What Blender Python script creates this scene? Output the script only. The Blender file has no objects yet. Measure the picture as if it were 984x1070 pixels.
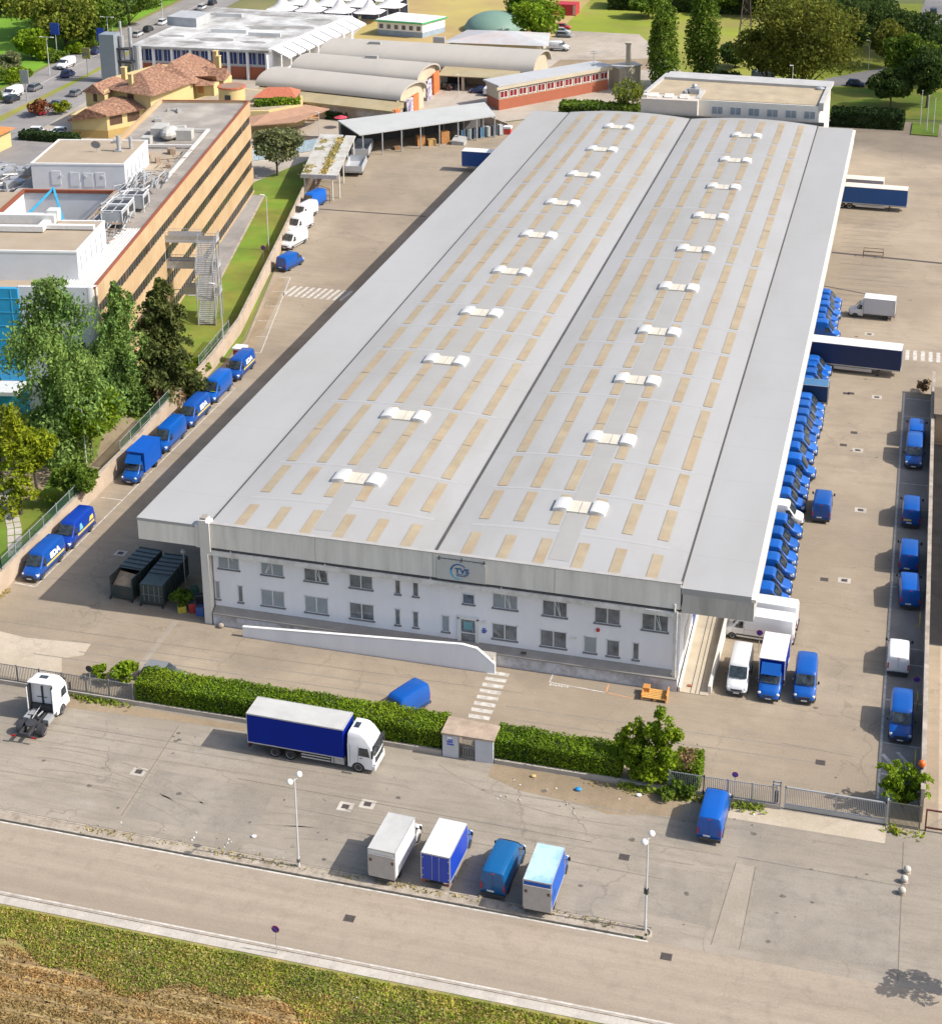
import bpy, bmesh, math, random
import numpy as np
from mathutils import Matrix, Vector
random.seed(7)
RNG = np.random.default_rng(11)
C = bpy.context.scene.collection
scene = bpy.context.scene

# ------------------------------------------------------------------ camera
cam_data = bpy.data.cameras.new('camera')
cam = bpy.data.objects.new('camera', cam_data); C.objects.link(cam)
cam_data.sensor_fit = 'HORIZONTAL'; cam_data.sensor_width = 36.0
cam_data.lens = 63.84863
cam_data.shift_x = 0.016891
cam_data.shift_y = -0.273659
cam_data.clip_start = 1.0; cam_data.clip_end = 6000.0
cam.matrix_world = Matrix([[0.9626733, -0.0771957, 0.2594242, 0.0], [0.2704186, 0.315275, -0.9096568, 0.0], [-0.0115684, 0.9458554, 0.324382, 86.0], [0.0, 0.0, 0.0, 1.0]])
scene.camera = cam

# ------------------------------------------------------------------ world, sun, exposure
SUN_DIR = Vector((1.09, 0.03, 1.0)).normalized()
world = bpy.data.worlds.new('World'); scene.world = world; world.use_nodes = True
wn = world.node_tree; bg = wn.nodes['Background']
sky = wn.nodes.new('ShaderNodeTexSky'); sky.sky_type = 'NISHITA'; sky.sun_disc = False
sky.sun_elevation = math.asin(SUN_DIR.z); sky.sun_rotation = math.radians(88.4)
sky.air_density = 1.0; sky.dust_density = 3.0; sky.ozone_density = 1.0
wn.links.new(sky.outputs[0], bg.inputs[0]); bg.inputs[1].default_value = 0.128
sd = bpy.data.lights.new('sun', 'SUN'); sd.energy = 3.75; sd.angle = math.radians(0.5); sd.color = (1.0, 0.945, 0.87)
sun = bpy.data.objects.new('sun', sd); C.objects.link(sun)
sun.rotation_euler = SUN_DIR.to_track_quat('Z', 'Y').to_euler(); sun.location = (150, 100, 200)
scene.view_settings.view_transform = 'Standard'
scene.view_settings.look = 'None'
scene.view_settings.exposure = 0.55
scene.view_settings.gamma = 1.0
scene.view_settings.use_curve_mapping = False
scene.cycles.max_bounces = 5; scene.cycles.diffuse_bounces = 3; scene.cycles.transparent_max_bounces = 8

# ------------------------------------------------------------------ materials
MATS = {}
def S(r, g, b):
    f = lambda c: (c/255/12.92) if c/255 <= .04045 else ((c/255+.055)/1.055)**2.4
    return (f(r), f(g), f(b))
def mat(name, col, rough=.6, metal=0., var=.12, scale=.6, col2=None, scale2=None, amt2=.5, bump=0., bscale=8., spec=.5,
        coat=0., island=0., objrand=0., space='obj', translucent=0., stretch=None, det=5.):
    if name in MATS: return MATS[name]
    m = bpy.data.materials.new(name); m.use_nodes = True; nt = m.node_tree; N = nt.nodes; L = nt.links
    b = N['Principled BSDF']; b.inputs['Roughness'].default_value = rough; b.inputs['Metallic'].default_value = metal
    b.inputs['Specular IOR Level'].default_value = spec
    if coat: b.inputs['Coat Weight'].default_value = coat; b.inputs['Coat Roughness'].default_value = .08
    if space == 'world':
        g = N.new('ShaderNodeNewGeometry'); vec = g.outputs['Position']
    else:
        g = N.new('ShaderNodeTexCoord'); vec = g.outputs['Object']
    if stretch:
        mp = N.new('ShaderNodeMapping'); mp.inputs['Scale'].default_value = stretch; L.new(vec, mp.inputs[0]); vec = mp.outputs[0]
    n1 = N.new('ShaderNodeTexNoise'); n1.inputs['Scale'].default_value = scale; n1.inputs['Detail'].default_value = det
    n1.inputs['Roughness'].default_value = .62
    L.new(vec, n1.inputs['Vector'])
    mr = N.new('ShaderNodeMapRange'); mr.inputs[1].default_value = .3; mr.inputs[2].default_value = .7
    mr.inputs[3].default_value = 1-var; mr.inputs[4].default_value = 1+var; L.new(n1.outputs[0], mr.inputs[0])
    base = None
    rgb = N.new('ShaderNodeRGB'); rgb.outputs[0].default_value = (*col, 1); base = rgb.outputs[0]
    if col2 is not None:
        n2 = N.new('ShaderNodeTexNoise'); n2.inputs['Scale'].default_value = scale2 or scale*.3; n2.inputs['Detail'].default_value = 6
        n2.inputs['Roughness'].default_value = .65
        L.new(vec, n2.inputs['Vector'])
        r2 = N.new('ShaderNodeMapRange'); r2.inputs[1].default_value = .42; r2.inputs[2].default_value = .66
        r2.inputs[3].default_value = 0; r2.inputs[4].default_value = amt2*2; r2.clamp = True; L.new(n2.outputs[0], r2.inputs[0])
        mx = N.new('ShaderNodeMix'); mx.data_type = 'RGBA'; L.new(r2.outputs[0], mx.inputs[0]); L.new(base, mx.inputs[6])
        mx.inputs[7].default_value = (*col2, 1); base = mx.outputs[2]
    val = mr.outputs[0]
    if island:
        gi = N.new('ShaderNodeNewGeometry'); ri = N.new('ShaderNodeMapRange')
        ri.inputs[3].default_value = 1-island; ri.inputs[4].default_value = 1+island; L.new(gi.outputs['Random Per Island'], ri.inputs[0])
        mm = N.new('ShaderNodeMath'); mm.operation = 'MULTIPLY'; L.new(val, mm.inputs[0]); L.new(ri.outputs[0], mm.inputs[1]); val = mm.outputs[0]
    if objrand:
        oi = N.new('ShaderNodeObjectInfo'); ri = N.new('ShaderNodeMapRange')
        ri.inputs[3].default_value = 1-objrand; ri.inputs[4].default_value = 1+objrand; L.new(oi.outputs['Random'], ri.inputs[0])
        mm = N.new('ShaderNodeMath'); mm.operation = 'MULTIPLY'; L.new(val, mm.inputs[0]); L.new(ri.outputs[0], mm.inputs[1]); val = mm.outputs[0]
    vm = N.new('ShaderNodeVectorMath'); vm.operation = 'SCALE'; L.new(base, vm.inputs[0]); L.new(val, vm.inputs['Scale'])
    L.new(vm.outputs[0], b.inputs['Base Color'])
    if bump:
        n3 = N.new('ShaderNodeTexNoise'); n3.inputs['Scale'].default_value = bscale; n3.inputs['Detail'].default_value = 4; L.new(vec, n3.inputs['Vector'])
        bp = N.new('ShaderNodeBump'); bp.inputs['Strength'].default_value = bump; bp.inputs['Distance'].default_value = .05
        L.new(n3.outputs[0], bp.inputs['Height']); L.new(bp.outputs[0], b.inputs['Normal'])
    if translucent:
        tr = N.new('ShaderNodeBsdfTranslucent'); L.new(vm.outputs[0], tr.inputs[0])
        ms = N.new('ShaderNodeMixShader'); ms.inputs[0].default_value = translucent
        L.new(b.outputs[0], ms.inputs[1]); L.new(tr.outputs[0], ms.inputs[2]); L.new(ms.outputs[0], N['Material Output'].inputs[0])
    m['base'] = list(col)
    MATS[name] = m
    return m

def add_lines(m, axis, period, width, amount, off=0.):
    # thin darker laps between sheets, in world metres
    nt = m.node_tree; N = nt.nodes; L = nt.links; b = N['Principled BSDF']; src = b.inputs['Base Color'].links[0].from_socket
    g = N.new('ShaderNodeNewGeometry'); sp = N.new('ShaderNodeSeparateXYZ'); L.new(g.outputs['Position'], sp.inputs[0])
    def M(op, a, v):
        q = N.new('ShaderNodeMath'); q.operation = op; L.new(a, q.inputs[0]); q.inputs[1].default_value = v; return q.outputs[0]
    f = M('FRACT', M('DIVIDE', M('ADD', sp.outputs[axis], off), period), 0)
    k = M('SUBTRACT', M('MULTIPLY', M('LESS_THAN', f, width/period), -amount), -1.0)
    v = N.new('ShaderNodeVectorMath'); v.operation = 'SCALE'; L.new(src, v.inputs[0]); L.new(k, v.inputs['Scale']); L.new(v.outputs[0], b.inputs['Base Color'])

def ground_mat(name, col, light, dark, crack=.5, streak=0., rough=.92, patch=.05, sdir=(1, .06, 1), crack_scale=.09, stain=.5, pv=None):
    """worn pavement: blotches at three scales, hairline cracks, oil spots, tyre streaks"""
    m = bpy.data.materials.new(name); m.use_nodes = True; nt = m.node_tree; N = nt.nodes; L = nt.links
    b = N['Principled BSDF']; b.inputs['Roughness'].default_value = rough; b.inputs['Specular IOR Level'].default_value = .3
    P = N.new('ShaderNodeNewGeometry').outputs['Position']
    def noise(s, d=5, vec=P, r=.6):
        n = N.new('ShaderNodeTexNoise'); n.inputs['Scale'].default_value = s; n.inputs['Detail'].default_value = d
        n.inputs['Roughness'].default_value = r; L.new(vec, n.inputs['Vector']); return n.outputs[0]
    def ramp(v, a, c, lo=0., hi=1.):
        r = N.new('ShaderNodeMapRange'); r.inputs[1].default_value = a; r.inputs[2].default_value = c
        r.inputs[3].default_value = lo; r.inputs[4].default_value = hi; L.new(v, r.inputs[0]); return r.outputs[0]
    def mix(f, c1, c2):
        x = N.new('ShaderNodeMix'); x.data_type = 'RGBA'; L.new(f, x.inputs[0])
        for s, i in ((c1, 6), (c2, 7)):
            if isinstance(s, tuple): x.inputs[i].default_value = (*s, 1)
            else: L.new(s, x.inputs[i])
        return x.outputs[2]
    PV = P
    if pv:
        mq = N.new('ShaderNodeMapping'); mq.inputs['Scale'].default_value = pv; L.new(P, mq.inputs[0]); PV = mq.outputs[0]
    c = mix(ramp(noise(patch, 7, PV, r=.7), .42, .6), col, light)
    c = mix(ramp(noise(patch*3.3, 6, r=.7), .5, .72, 0, .75), c, dark)
    mp = N.new('ShaderNodeMapping'); mp.inputs['Scale'].default_value = sdir; L.new(P, mp.inputs[0])
    if streak: c = mix(ramp(noise(1.1, 6, mp.outputs[0], .75), .47, .7, 0, streak), c, dark)
    # stains
    c = mix(ramp(noise(.55, 3), .68, .76, 0, stain), c, tuple(v*.45 for v in dark))
    c = mix(ramp(noise(.37, 5, r=.75), .66, .72, 0, stain*.6), c, tuple(min(1, v*1.25) for v in light))
    if crack:
        wv = N.new('ShaderNodeVectorMath'); wv.operation = 'ADD'
        nn = N.new('ShaderNodeTexNoise'); nn.inputs['Scale'].default_value = .5; nn.inputs['Detail'].default_value = 4; L.new(P, nn.inputs['Vector'])
        sc = N.new('ShaderNodeVectorMath'); sc.operation = 'SCALE'; sc.inputs['Scale'].default_value = 2.6; L.new(nn.outputs['Color'], sc.inputs[0])
        L.new(P, wv.inputs[0]); L.new(sc.outputs[0], wv.inputs[1])
        v = N.new('ShaderNodeTexVoronoi'); v.feature = 'DISTANCE_TO_EDGE'; v.inputs['Scale'].default_value = crack_scale; L.new(wv.outputs[0], v.inputs['Vector'])
        cf = ramp(v.outputs['Distance'], .0, .011, crack, 0)
        gate = ramp(noise(.05, 2), .45, .6)
        mm = N.new('ShaderNodeMath'); mm.operation = 'MULTIPLY'; L.new(cf, mm.inputs[0]); L.new(gate, mm.inputs[1])
        c = mix(mm.outputs[0], c, tuple(v*.5 for v in dark))
    fine = ramp(noise(6., 3, r=.8), .3, .7, .88, 1.12)
    vm = N.new('ShaderNodeVectorMath'); vm.operation = 'SCALE'; L.new(c, vm.inputs[0]); L.new(fine, vm.inputs['Scale'])
    L.new(vm.outputs[0], b.inputs['Base Color'])
    bp = N.new('ShaderNodeBump'); bp.inputs['Strength'].default_value = .25; bp.inputs['Distance'].default_value = .03
    L.new(noise(12, 3), bp.inputs['Height']); L.new(bp.outputs[0], b.inputs['Normal'])
    MATS[name] = m; return m

PIXEL_TO_GROUND = [[0.26768733, 0.0214655407, -258.850413], [0.0751943974, -0.0876674627, 428.98804], [3.7404452e-05, 0.0030582655, 1.0]]
def G(u, v, *a):
    # image pixel coordinates -> metres on the ground
    q = [PIXEL_TO_GROUND[i][0]*u+PIXEL_TO_GROUND[i][1]*v+PIXEL_TO_GROUND[i][2] for i in range(3)]
    return (q[0]/q[2], q[1]/q[2])
# ------------------------------------------------------------------ mesh builder
class MB:
    def __init__(s): s.v = []; s.f = []; s.m = []
    def add(s, vs, fs, mi=0):
        o = len(s.v); s.v += [tuple(p) for p in vs]; s.f += [tuple(i+o for i in f) for f in fs]; s.m += [mi]*len(fs); return s
    def box(s, x0, x1, y0, y1, z0, z1, mi=0):
        return s.add([(x0,y0,z0),(x1,y0,z0),(x1,y1,z0),(x0,y1,z0),(x0,y0,z1),(x1,y0,z1),(x1,y1,z1),(x0,y1,z1)],
              [(0,3,2,1),(4,5,6,7),(0,1,5,4),(1,2,6,5),(2,3,7,6),(3,0,4,7)], mi)
    def cbox(s, c, sx, sy, sz, ang=0., mi=0):
        ca, sa = math.cos(ang), math.sin(ang); vs = []
        for z in (c[2], c[2]+sz):
            for dx, dy in ((-.5,-.5),(.5,-.5),(.5,.5),(-.5,.5)):
                x, y = dx*sx, dy*sy; vs.append((c[0]+x*ca-y*sa, c[1]+x*sa+y*ca, z))
        return s.add(vs, [(0,3,2,1),(4,5,6,7),(0,1,5,4),(1,2,6,5),(2,3,7,6),(3,0,4,7)], mi)
    def prism(s, poly, z0, z1, mi=0):
        n = len(poly)
        if sum(poly[i][0]*poly[(i+1)%n][1]-poly[(i+1)%n][0]*poly[i][1] for i in range(n)) < 0: poly = poly[::-1]
        za = z0 if isinstance(z0, (list, tuple)) else [z0]*n; zb = z1 if isinstance(z1, (list, tuple)) else [z1]*n
        vs = [(p[0],p[1],za[i]) for i, p in enumerate(poly)]+[(p[0],p[1],zb[i]) for i, p in enumerate(poly)]
        return s.add(vs, [tuple(range(n-1,-1,-1)), tuple(range(n,2*n))]+[(i,(i+1)%n,n+(i+1)%n,n+i) for i in range(n)], mi)
    def sheet(s, poly, z, mi=0):
        n = len(poly)
        if sum(poly[i][0]*poly[(i+1)%n][1]-poly[(i+1)%n][0]*poly[i][1] for i in range(n)) < 0: poly = poly[::-1]
        return s.add([(p[0],p[1],z) for p in poly], [tuple(range(n))], mi)
    def xprism(s, prof, x0, x1, mi=0):      # profile (y,z) extruded along x
        n = len(prof); vs = [(x0,p[0],p[1]) for p in prof]+[(x1,p[0],p[1]) for p in prof]
        return s.add(vs, [tuple(range(n)), tuple(range(2*n-1,n-1,-1))]+[(i+n,(i+1)%n+n,(i+1)%n,i) for i in range(n)], mi)
    def yprism(s, prof, y0, y1, mi=0):      # profile (x,z) extruded along y
        n = len(prof); vs = [(p[0],y0,p[1]) for p in prof]+[(p[0],y1,p[1]) for p in prof]
        return s.add(vs, [tuple(range(n)), tuple(range(2*n-1,n-1,-1))]+[(i+n,(i+1)%n+n,(i+1)%n,i) for i in range(n)], mi)
    def tube(s, p, q, r, r2=None, n=8, mi=0):
        p, q = Vector(p), Vector(q); d = (q-p).normalized(); a = d.orthogonal().normalized(); b = d.cross(a); r2 = r if r2 is None else r2
        vs = [p+(a*math.cos(t)+b*math.sin(t))*r for t in [2*math.pi*i/n for i in range(n)]]+[q+(a*math.cos(t)+b*math.sin(t))*r2 for t in [2*math.pi*i/n for i in range(n)]]
        return s.add(vs, [tuple(range(n-1,-1,-1)), tuple(range(n,2*n))]+[(i,(i+1)%n,n+(i+1)%n,n+i) for i in range(n)], mi)
    def ball(s, c, rx, ry=None, rz=None, nu=12, nv=8, mi=0):
        ry = rx if ry is None else ry; rz = rx if rz is None else rz
        vs = [(c[0],c[1],c[2]-rz)]
        for j in range(1, nv):
            a = -math.pi/2+math.pi*j/nv
            for i in range(nu):
                t = 2*math.pi*i/nu; vs.append((c[0]+rx*math.cos(a)*math.cos(t), c[1]+ry*math.cos(a)*math.sin(t), c[2]+rz*math.sin(a)))
        vs.append((c[0],c[1],c[2]+rz)); fs = []
        for i in range(nu): fs.append((0, 1+(i+1)%nu, 1+i))
        for j in range(nv-2):
            for i in range(nu):
                a = 1+j*nu; fs.append((a+i, a+(i+1)%nu, a+nu+(i+1)%nu, a+nu+i))
        a = 1+(nv-2)*nu
        for i in range(nu): fs.append((a+i, a+(i+1)%nu, len(vs)-1))
        return s.add(vs, fs, mi)
    def loft(s, rings, mi=0, cap=True):
        n = len(rings[0]); vs = [p for r in rings for p in r]; fs = []
        for k in range(len(rings)-1):
            for i in range(n):
                j = (i+1) % n; fs.append((k*n+i, k*n+j, (k+1)*n+j, (k+1)*n+i))
        if cap: fs.append(tuple(range(n-1,-1,-1))); fs.append(tuple((len(rings)-1)*n+i for i in range(n)))
        return s.add(vs, fs, mi)
    def build(s, name, mats, parent=None, smooth=False, loc=None, rz=0., fix=False):
        me = bpy.data.meshes.new(name); me.from_pydata(s.v, [], s.f)
        if not isinstance(mats, (list, tuple)): mats = [mats]
        for m in mats: me.materials.append(m)
        if len(mats) > 1: me.polygons.foreach_set('material_index', s.m)
        if fix:
            bm = bmesh.new(); bm.from_mesh(me); bmesh.ops.recalc_face_normals(bm, faces=bm.faces); bm.to_mesh(me); bm.free()
        if smooth:
            me.polygons.foreach_set('use_smooth', [True]*len(me.polygons)); me.set_sharp_from_angle(angle=math.radians(smooth if smooth > 1 else 35))
        me.update()
        o = bpy.data.objects.new(name, me); C.objects.link(o)
        if parent: o.parent = parent
        if loc: o.location = loc
        if rz: o.rotation_euler = (0,0,rz)
        return o

def tag(o, label=None, cat=None, group=None, kind=None):
    if label: o['label'] = label
    if cat: o['category'] = cat
    if group: o['group'] = group
    if kind: o['kind'] = kind
    return o
def thing(name, label, cat, loc=(0,0,0), rz=0., group=None):
    o = bpy.data.objects.new(name, None); C.objects.link(o); o.empty_display_size = .3
    o.location = (loc[0], loc[1], loc[2] if len(loc) > 2 else 0.); o.rotation_euler = (0,0,rz)
    return tag(o, label, cat, group)
KIDS = {}
def dup(root, loc, rz=0., label=None, group=None, scale=None):
    if not KIDS:
        pass
    kids = [c for c in C.objects if c.parent == root] if root.name not in KIDS else [bpy.data.objects[n] for n in KIDS[root.name]]
    KIDS[root.name] = [k.name for k in kids]
    r = root.copy(); C.objects.link(r)
    r.location = (loc[0], loc[1], loc[2] if len(loc) > 2 else 0.); r.rotation_euler = (0,0,rz)
    if scale: r.scale = scale if isinstance(scale, tuple) else (scale,)*3
    if label: r['label'] = label
    if group: r['group'] = group
    for ch in kids:
        c = ch.copy(); C.objects.link(c); c.parent = r
        if ch.name not in KIDS: KIDS[ch.name] = [g.name for g in C.objects if g.parent == ch]
        for gn in KIDS[ch.name]:
            g = bpy.data.objects[gn]; d = g.copy(); C.objects.link(d); d.parent = c
    return r
def text_mesh(txt, size, bold=0.):
    cu = bpy.data.curves.new('lettering', 'FONT'); cu.body = txt; cu.size = size; cu.align_x = 'CENTER'; cu.align_y = 'CENTER'
    cu.extrude = .012; cu.offset = bold
    o = bpy.data.objects.new('lettering', cu); C.objects.link(o); bpy.context.view_layer.update()
    me = bpy.data.meshes.new_from_object(o.evaluated_get(bpy.context.evaluated_depsgraph_get()))
    bpy.data.objects.remove(o); return me
def put_mesh(name, me, m, parent, matrix):
    me = me.copy(); me.transform(matrix); me.materials.clear(); me.materials.append(m)
    o = bpy.data.objects.new(name, me); C.objects.link(o)
    if parent: o.parent = parent
    return o

ORG = {}
def wthing(name, label, cat, loc, rz=0., group=None):
    t = thing(name, label, cat, loc, rz, group)
    ORG[t.name] = Matrix.Translation((loc[0], loc[1], loc[2] if len(loc) > 2 else 0.)) @ Matrix.Rotation(rz, 4, 'Z')
    return t
def wb(mb, name, mats, parent=None, smooth=False, fix=False):
    """build from world coordinates, with the origin at the thing's base"""
    if parent is not None:
        M = ORG[parent.name].inverted()
        mb.v = [tuple(M @ Vector(p)) for p in mb.v]
        o = mb.build(name, mats, parent, smooth, fix=fix); ORG[o.name] = ORG[parent.name]
    else:
        a = np.array(mb.v); c = ((a[:,0].min()+a[:,0].max())/2, (a[:,1].min()+a[:,1].max())/2, a[:,2].min())
        mb.v = [(p[0]-c[0], p[1]-c[1], p[2]-c[2]) for p in mb.v]
        o = mb.build(name, mats, None, smooth, loc=c, fix=fix); ORG[o.name] = Matrix.Translation(c)
    return o
def struct(mb, name, m):
    return tag(wb(mb, name, m), kind='structure')

# ================================================================== SETTING
A_YARD = ground_mat('yard_asphalt', (.275,.225,.165), (.35,.29,.215), (.205,.172,.132), crack=.35, streak=.45, patch=.035, sdir=(.12, 1, 1))
A_FORE = ground_mat('forecourt_asphalt', (.268,.234,.188), (.33,.29,.235), (.20,.176,.146), crack=.6, streak=.75, patch=.05, sdir=(.16, 1.2, 1), crack_scale=.11, stain=.7)
A_ROAD = ground_mat('road_asphalt', (.285,.235,.18), (.345,.288,.223), (.25,.205,.157), crack=.2, streak=.6, patch=.22, pv=(.045,1,1), sdir=(.03, .6, 1), stain=.25)
A_GREY = ground_mat('grey_asphalt', (.22,.21,.205), (.29,.275,.26), (.16,.155,.15), crack=.3, streak=.3, patch=.05, stain=.3)
A_DIRT = ground_mat('dirt', (.27,.205,.135), (.32,.25,.17), (.17,.14,.085), crack=0, streak=.3, patch=.06, stain=.3)
PAVE = ground_mat('pavement_concrete', (.42,.38,.33), (.5,.46,.4), (.3,.27,.23), crack=.6, streak=.3, patch=.2, crack_scale=.4, stain=.4)
PALE = ground_mat('pale_concrete', (.41,.35,.265), (.47,.405,.32), (.33,.275,.21), crack=.6, patch=.15, streak=.2, crack_scale=.15, stain=.3)
TRENCH = ground_mat('patched_asphalt', (.29,.25,.20), (.32,.28,.225), (.25,.215,.17), crack=.2, patch=.2, stain=.2)
GRASS_T = mat('lawn', (.115,.19,.012), .95, var=.3, scale=.12, col2=(.20,.175,.03), scale2=.09, amt2=.45, space='world', bump=.4, bscale=3)
MEADOW = mat('meadow', (.21,.255,.015), .95, var=.22, scale=.05, col2=(.27,.215,.07), scale2=.03, amt2=.45, space='world', bump=.4, bscale=2)
GREENF = mat('bright_meadow', (.13,.27,.012), .95, var=.2, scale=.05, space='world', bump=.4, bscale=2)
BROWNF = mat('dry_field', (.40,.285,.12), .95, var=.2, scale=.06, col2=(.30,.27,.06), scale2=.03, amt2=.3, space='world', bump=.4, bscale=2)
CROP = mat('stubble_soil', (.25,.18,.075), .95, var=.35, scale=1.6, col2=(.36,.27,.12), scale2=.8, amt2=.6, space='world', bump=.7, bscale=6, stretch=(.5,1.6,1))
VERGE = mat('verge_grass', (.17,.19,.04), .95, var=.3, scale=.9, col2=(.32,.25,.10), scale2=.35, amt2=.6, space='world', bump=.6, bscale=6)
CONC = mat('concrete', (.46,.43,.38), .85, var=.16, scale=.5, col2=(.34,.31,.27), scale2=.35, amt2=.4, bump=.2, space='world')
KERBC = mat('kerb_concrete', (.38,.33,.27), .85, var=.2, scale=1.2, col2=(.25,.21,.17), scale2=.7, amt2=.45, space='world')
WLINE = mat('road_paint_white', (.54,.515,.47), .8, var=.25, scale=2.2, col2=(.36,.32,.27), scale2=1.7, amt2=.4, space='world')
OLINE = mat('road_paint_orange', (.55,.27,.13), .8, var=.2, scale=2, space='world')
DARKM = mat('dark_metal', (.045,.045,.05), .5, var=.1)
BLACKR = mat('rubber', (.022,.022,.024), .85, var=.15, scale=4)
GREYM = mat('galvanised_steel', (.42,.43,.44), .5, metal=.4, var=.12, scale=2)
LGREYM = mat('pale_painted_steel', (.62,.62,.60), .5, var=.08, scale=2)
WHITEP = mat('white_paint', (.78,.78,.77), .55, var=.04, scale=1)

mb = MB(); mb.sheet([(-2500,-300),(2500,-300),(2500,3500),(-2500,3500)], -.08); struct(mb, 'ground', mat('countryside', (.10,.13,.035), .95, var=.35, scale=.01, col2=(.2,.18,.07), scale2=.006, amt2=.7, space='world'))
# compound yard
YARD = [(-84.6,115.4),(6.0,115.4),(6.0,206),(46,206),(46,341),(-57,346),(-84,322),(-103,322),(-108.2,301),(-105.5,277),(-97.5,242),(-87.1,199),(-85.3,165)]
mb = MB(); mb.sheet(YARD, 0.0); struct(mb, 'yard', A_YARD)
mb = MB(); mb.sheet([(-160,98.3),(-14.2,98.3),(-14.2,97.62),(48,97.62),(48,115.4),(-160,115.4)], 0.0); struct(mb, 'forecourt', A_FORE)
mb = MB(); mb.sheet([(-200,90.0),(90,90.0),(90,97.62),(-200,97.62)], 0.0); struct(mb, 'road', A_ROAD)
mb = MB(); mb.sheet([(6.0,115.4),(46,115.4),(46,206),(6.0,206)], 0.0); struct(mb, 'neighbour_yard', ground_mat('neighbour_paving',(.36,.29,.22),(.42,.35,.27),(.28,.23,.17),crack=.3,patch=.1))
mb = MB(); mb.sheet([(4.9,143.0),(40,143.0),(40,188),(4.9,188)], .01); struct(mb, 'neighbour_asphalt_shade', ground_mat('neighbour_shade_asphalt',(.075,.07,.07),(.10,.095,.09),(.05,.05,.05),crack=.2,patch=.1,stain=.2))  # asphalt darkened in its colour to deepen the hall's shadow here
mb = MB(); mb.sheet([(-200,60),(90,60),(90,90),(-200,90)], -.03); struct(mb, 'stubble_field', CROP)
mb = MB()
pts = [(-200,90.0)]+[(x, 90.0) for x in (90,)]
edge = [(90-3*i, 85.0+.5*math.sin(i*.9)+.5*math.sin(i*.37)) for i in range(98)]
mb.sheet([(-204,90.0),(90,90.0)]+edge, -.012); struct(mb, 'verge', VERGE)
# concrete foot strip along the field side of the road
mb = MB(); mb.prism([(-200,88.95),(90,89.1),(90,89.85),(-200,89.85)], -.05, .03); struct(mb, 'footpath', PAVE)
# kerb and white edge lines
mb = MB()
x = -200
while x < -15: mb.box(x, min(x+.97,-14.4), 97.72, 97.86, -.05, .13); mb.box(x, min(x+.97,-14.4), 98.72, 98.86, -.05, .11); x += 1.0
for i in range(7):
    a = -math.pi/2+math.pi*i/6; a2 = -math.pi/2+math.pi*(i+1)/6
    if i < 6: mb.prism([(-14.4+.57*math.cos(a),98.29+.57*math.sin(a)),(-14.4+.57*math.cos(a2),98.29+.57*math.sin(a2)),(-14.4+.43*math.cos(a2),98.29+.43*math.sin(a2)),(-14.4+.43*math.cos(a),98.29+.43*math.sin(a))], -.05, .12)
struct(mb, 'kerb', KERBC)
mb = MB(); mb.box(-200,-14.4,97.86,98.72,-.05,.085); struct(mb, 'kerb_strip', ground_mat('strip_pavement', (.33,.28,.22),(.42,.37,.30),(.16,.12,.09),crack=.6,streak=.6,patch=.3,crack_scale=.5))
mb = MB(); mb.box(-200,90,89.85,89.99,-.05,.09); struct(mb, 'road_edging', KERBC)
KERB_GAP_SHADE = mat('gap_shade_dark', (.10,.085,.07), .9, var=.3, scale=1.5, space='world')
def marks(name, polys, m=WLINE, z=.006):
    mb = MB()
    for p in polys: mb.sheet(p, z)
    return struct(mb, name, m)
def rect(x0,x1,y0,y1): return [(x0,y0),(x1,y0),(x1,y1),(x0,y1)]
def line(p, q, w=.12):
    p, q = Vector(p[:2]), Vector(q[:2]); d = (q-p).normalized(); n = Vector((-d.y,d.x))*w/2
    return [tuple(p-n),tuple(q-n),tuple(q+n),tuple(p+n)]
marks('road_line', [rect(-200,-14.0,97.45,97.62), rect(-200,90,90.12,90.28)])
marks('crossing', [[(-33.9+.02*i,128.1-.0-1.0*i-.27),(-31.9+.02*i*0-.0,128.1-1.0*i-.27),(-31.9,128.1-1.0*i+.27),(-33.9,128.1-1.0*i+.27)] for i in range(9)])
# parking bays along the left wall
bl = [rect(-82.05,-81.9,131.5,183.2), line((-84.4,131.6),(-82.0,131.4),.15)]
for y in (138.4,144.6,150.9,157.6,164.4,171.2,178.0,183.2): bl.append(line((-84.6,y),(-82.0,y),.13))
P0 = (-83.29,195.16); 
L0 = [(-83.29,195.16),(-84.80,201.08),(-86.15,206.77),(-87.43,212.62),(-88.94,218.62),(-90.36,224.82)]
bl.append(line(L0[0], L0[-1], .14))
for i, q in enumerate([(-85.76,194.58),(-86.25,200.60),(-88.30,206.36),(-89.41,212.25),(-90.71,218.18),(-91.93,224.22)]): bl.append(line(q, L0[i], .12))
marks('parking_line', bl)
marks('crossing_line', [line((-88.6+1.0*i,216.9),(-88.2+1.0*i,221.3),.5) for i in range(10)])
marks('crossing_bar', [line((1.3+1.0*i,213.9),(1.3+1.0*i,217.4),.5) for i in range(12)])
# right hand parking strip: asphalt darkened for wall shade, white line and bay lines
mb = MB(); mb.sheet(rect(1.36,4.75,117.2,201.5), .004); struct(mb, 'parking_strip', ground_mat('strip_shade_asphalt',(.235,.22,.20),(.27,.255,.235),(.19,.18,.165),crack=.2,streak=.2,patch=.2,stain=.3))
bl = [rect(1.14,1.34,118.4,202.5)]
for y in (126.2,132.8,139.0,141.8,153.0,170.5,176.6,195.3,200.8): bl.append([(1.34,y),(4.7,y),(4.7,y+.13),(1.34,y+.13)])
bl += [line((1.4,124.6),(3.6,121.3),.35), line((1.4,121.9),(3.6,121.3),.2), line((2.6,125.2),(3.4,123.9),.3)]
marks('bay_line', bl, z=.01)
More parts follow.
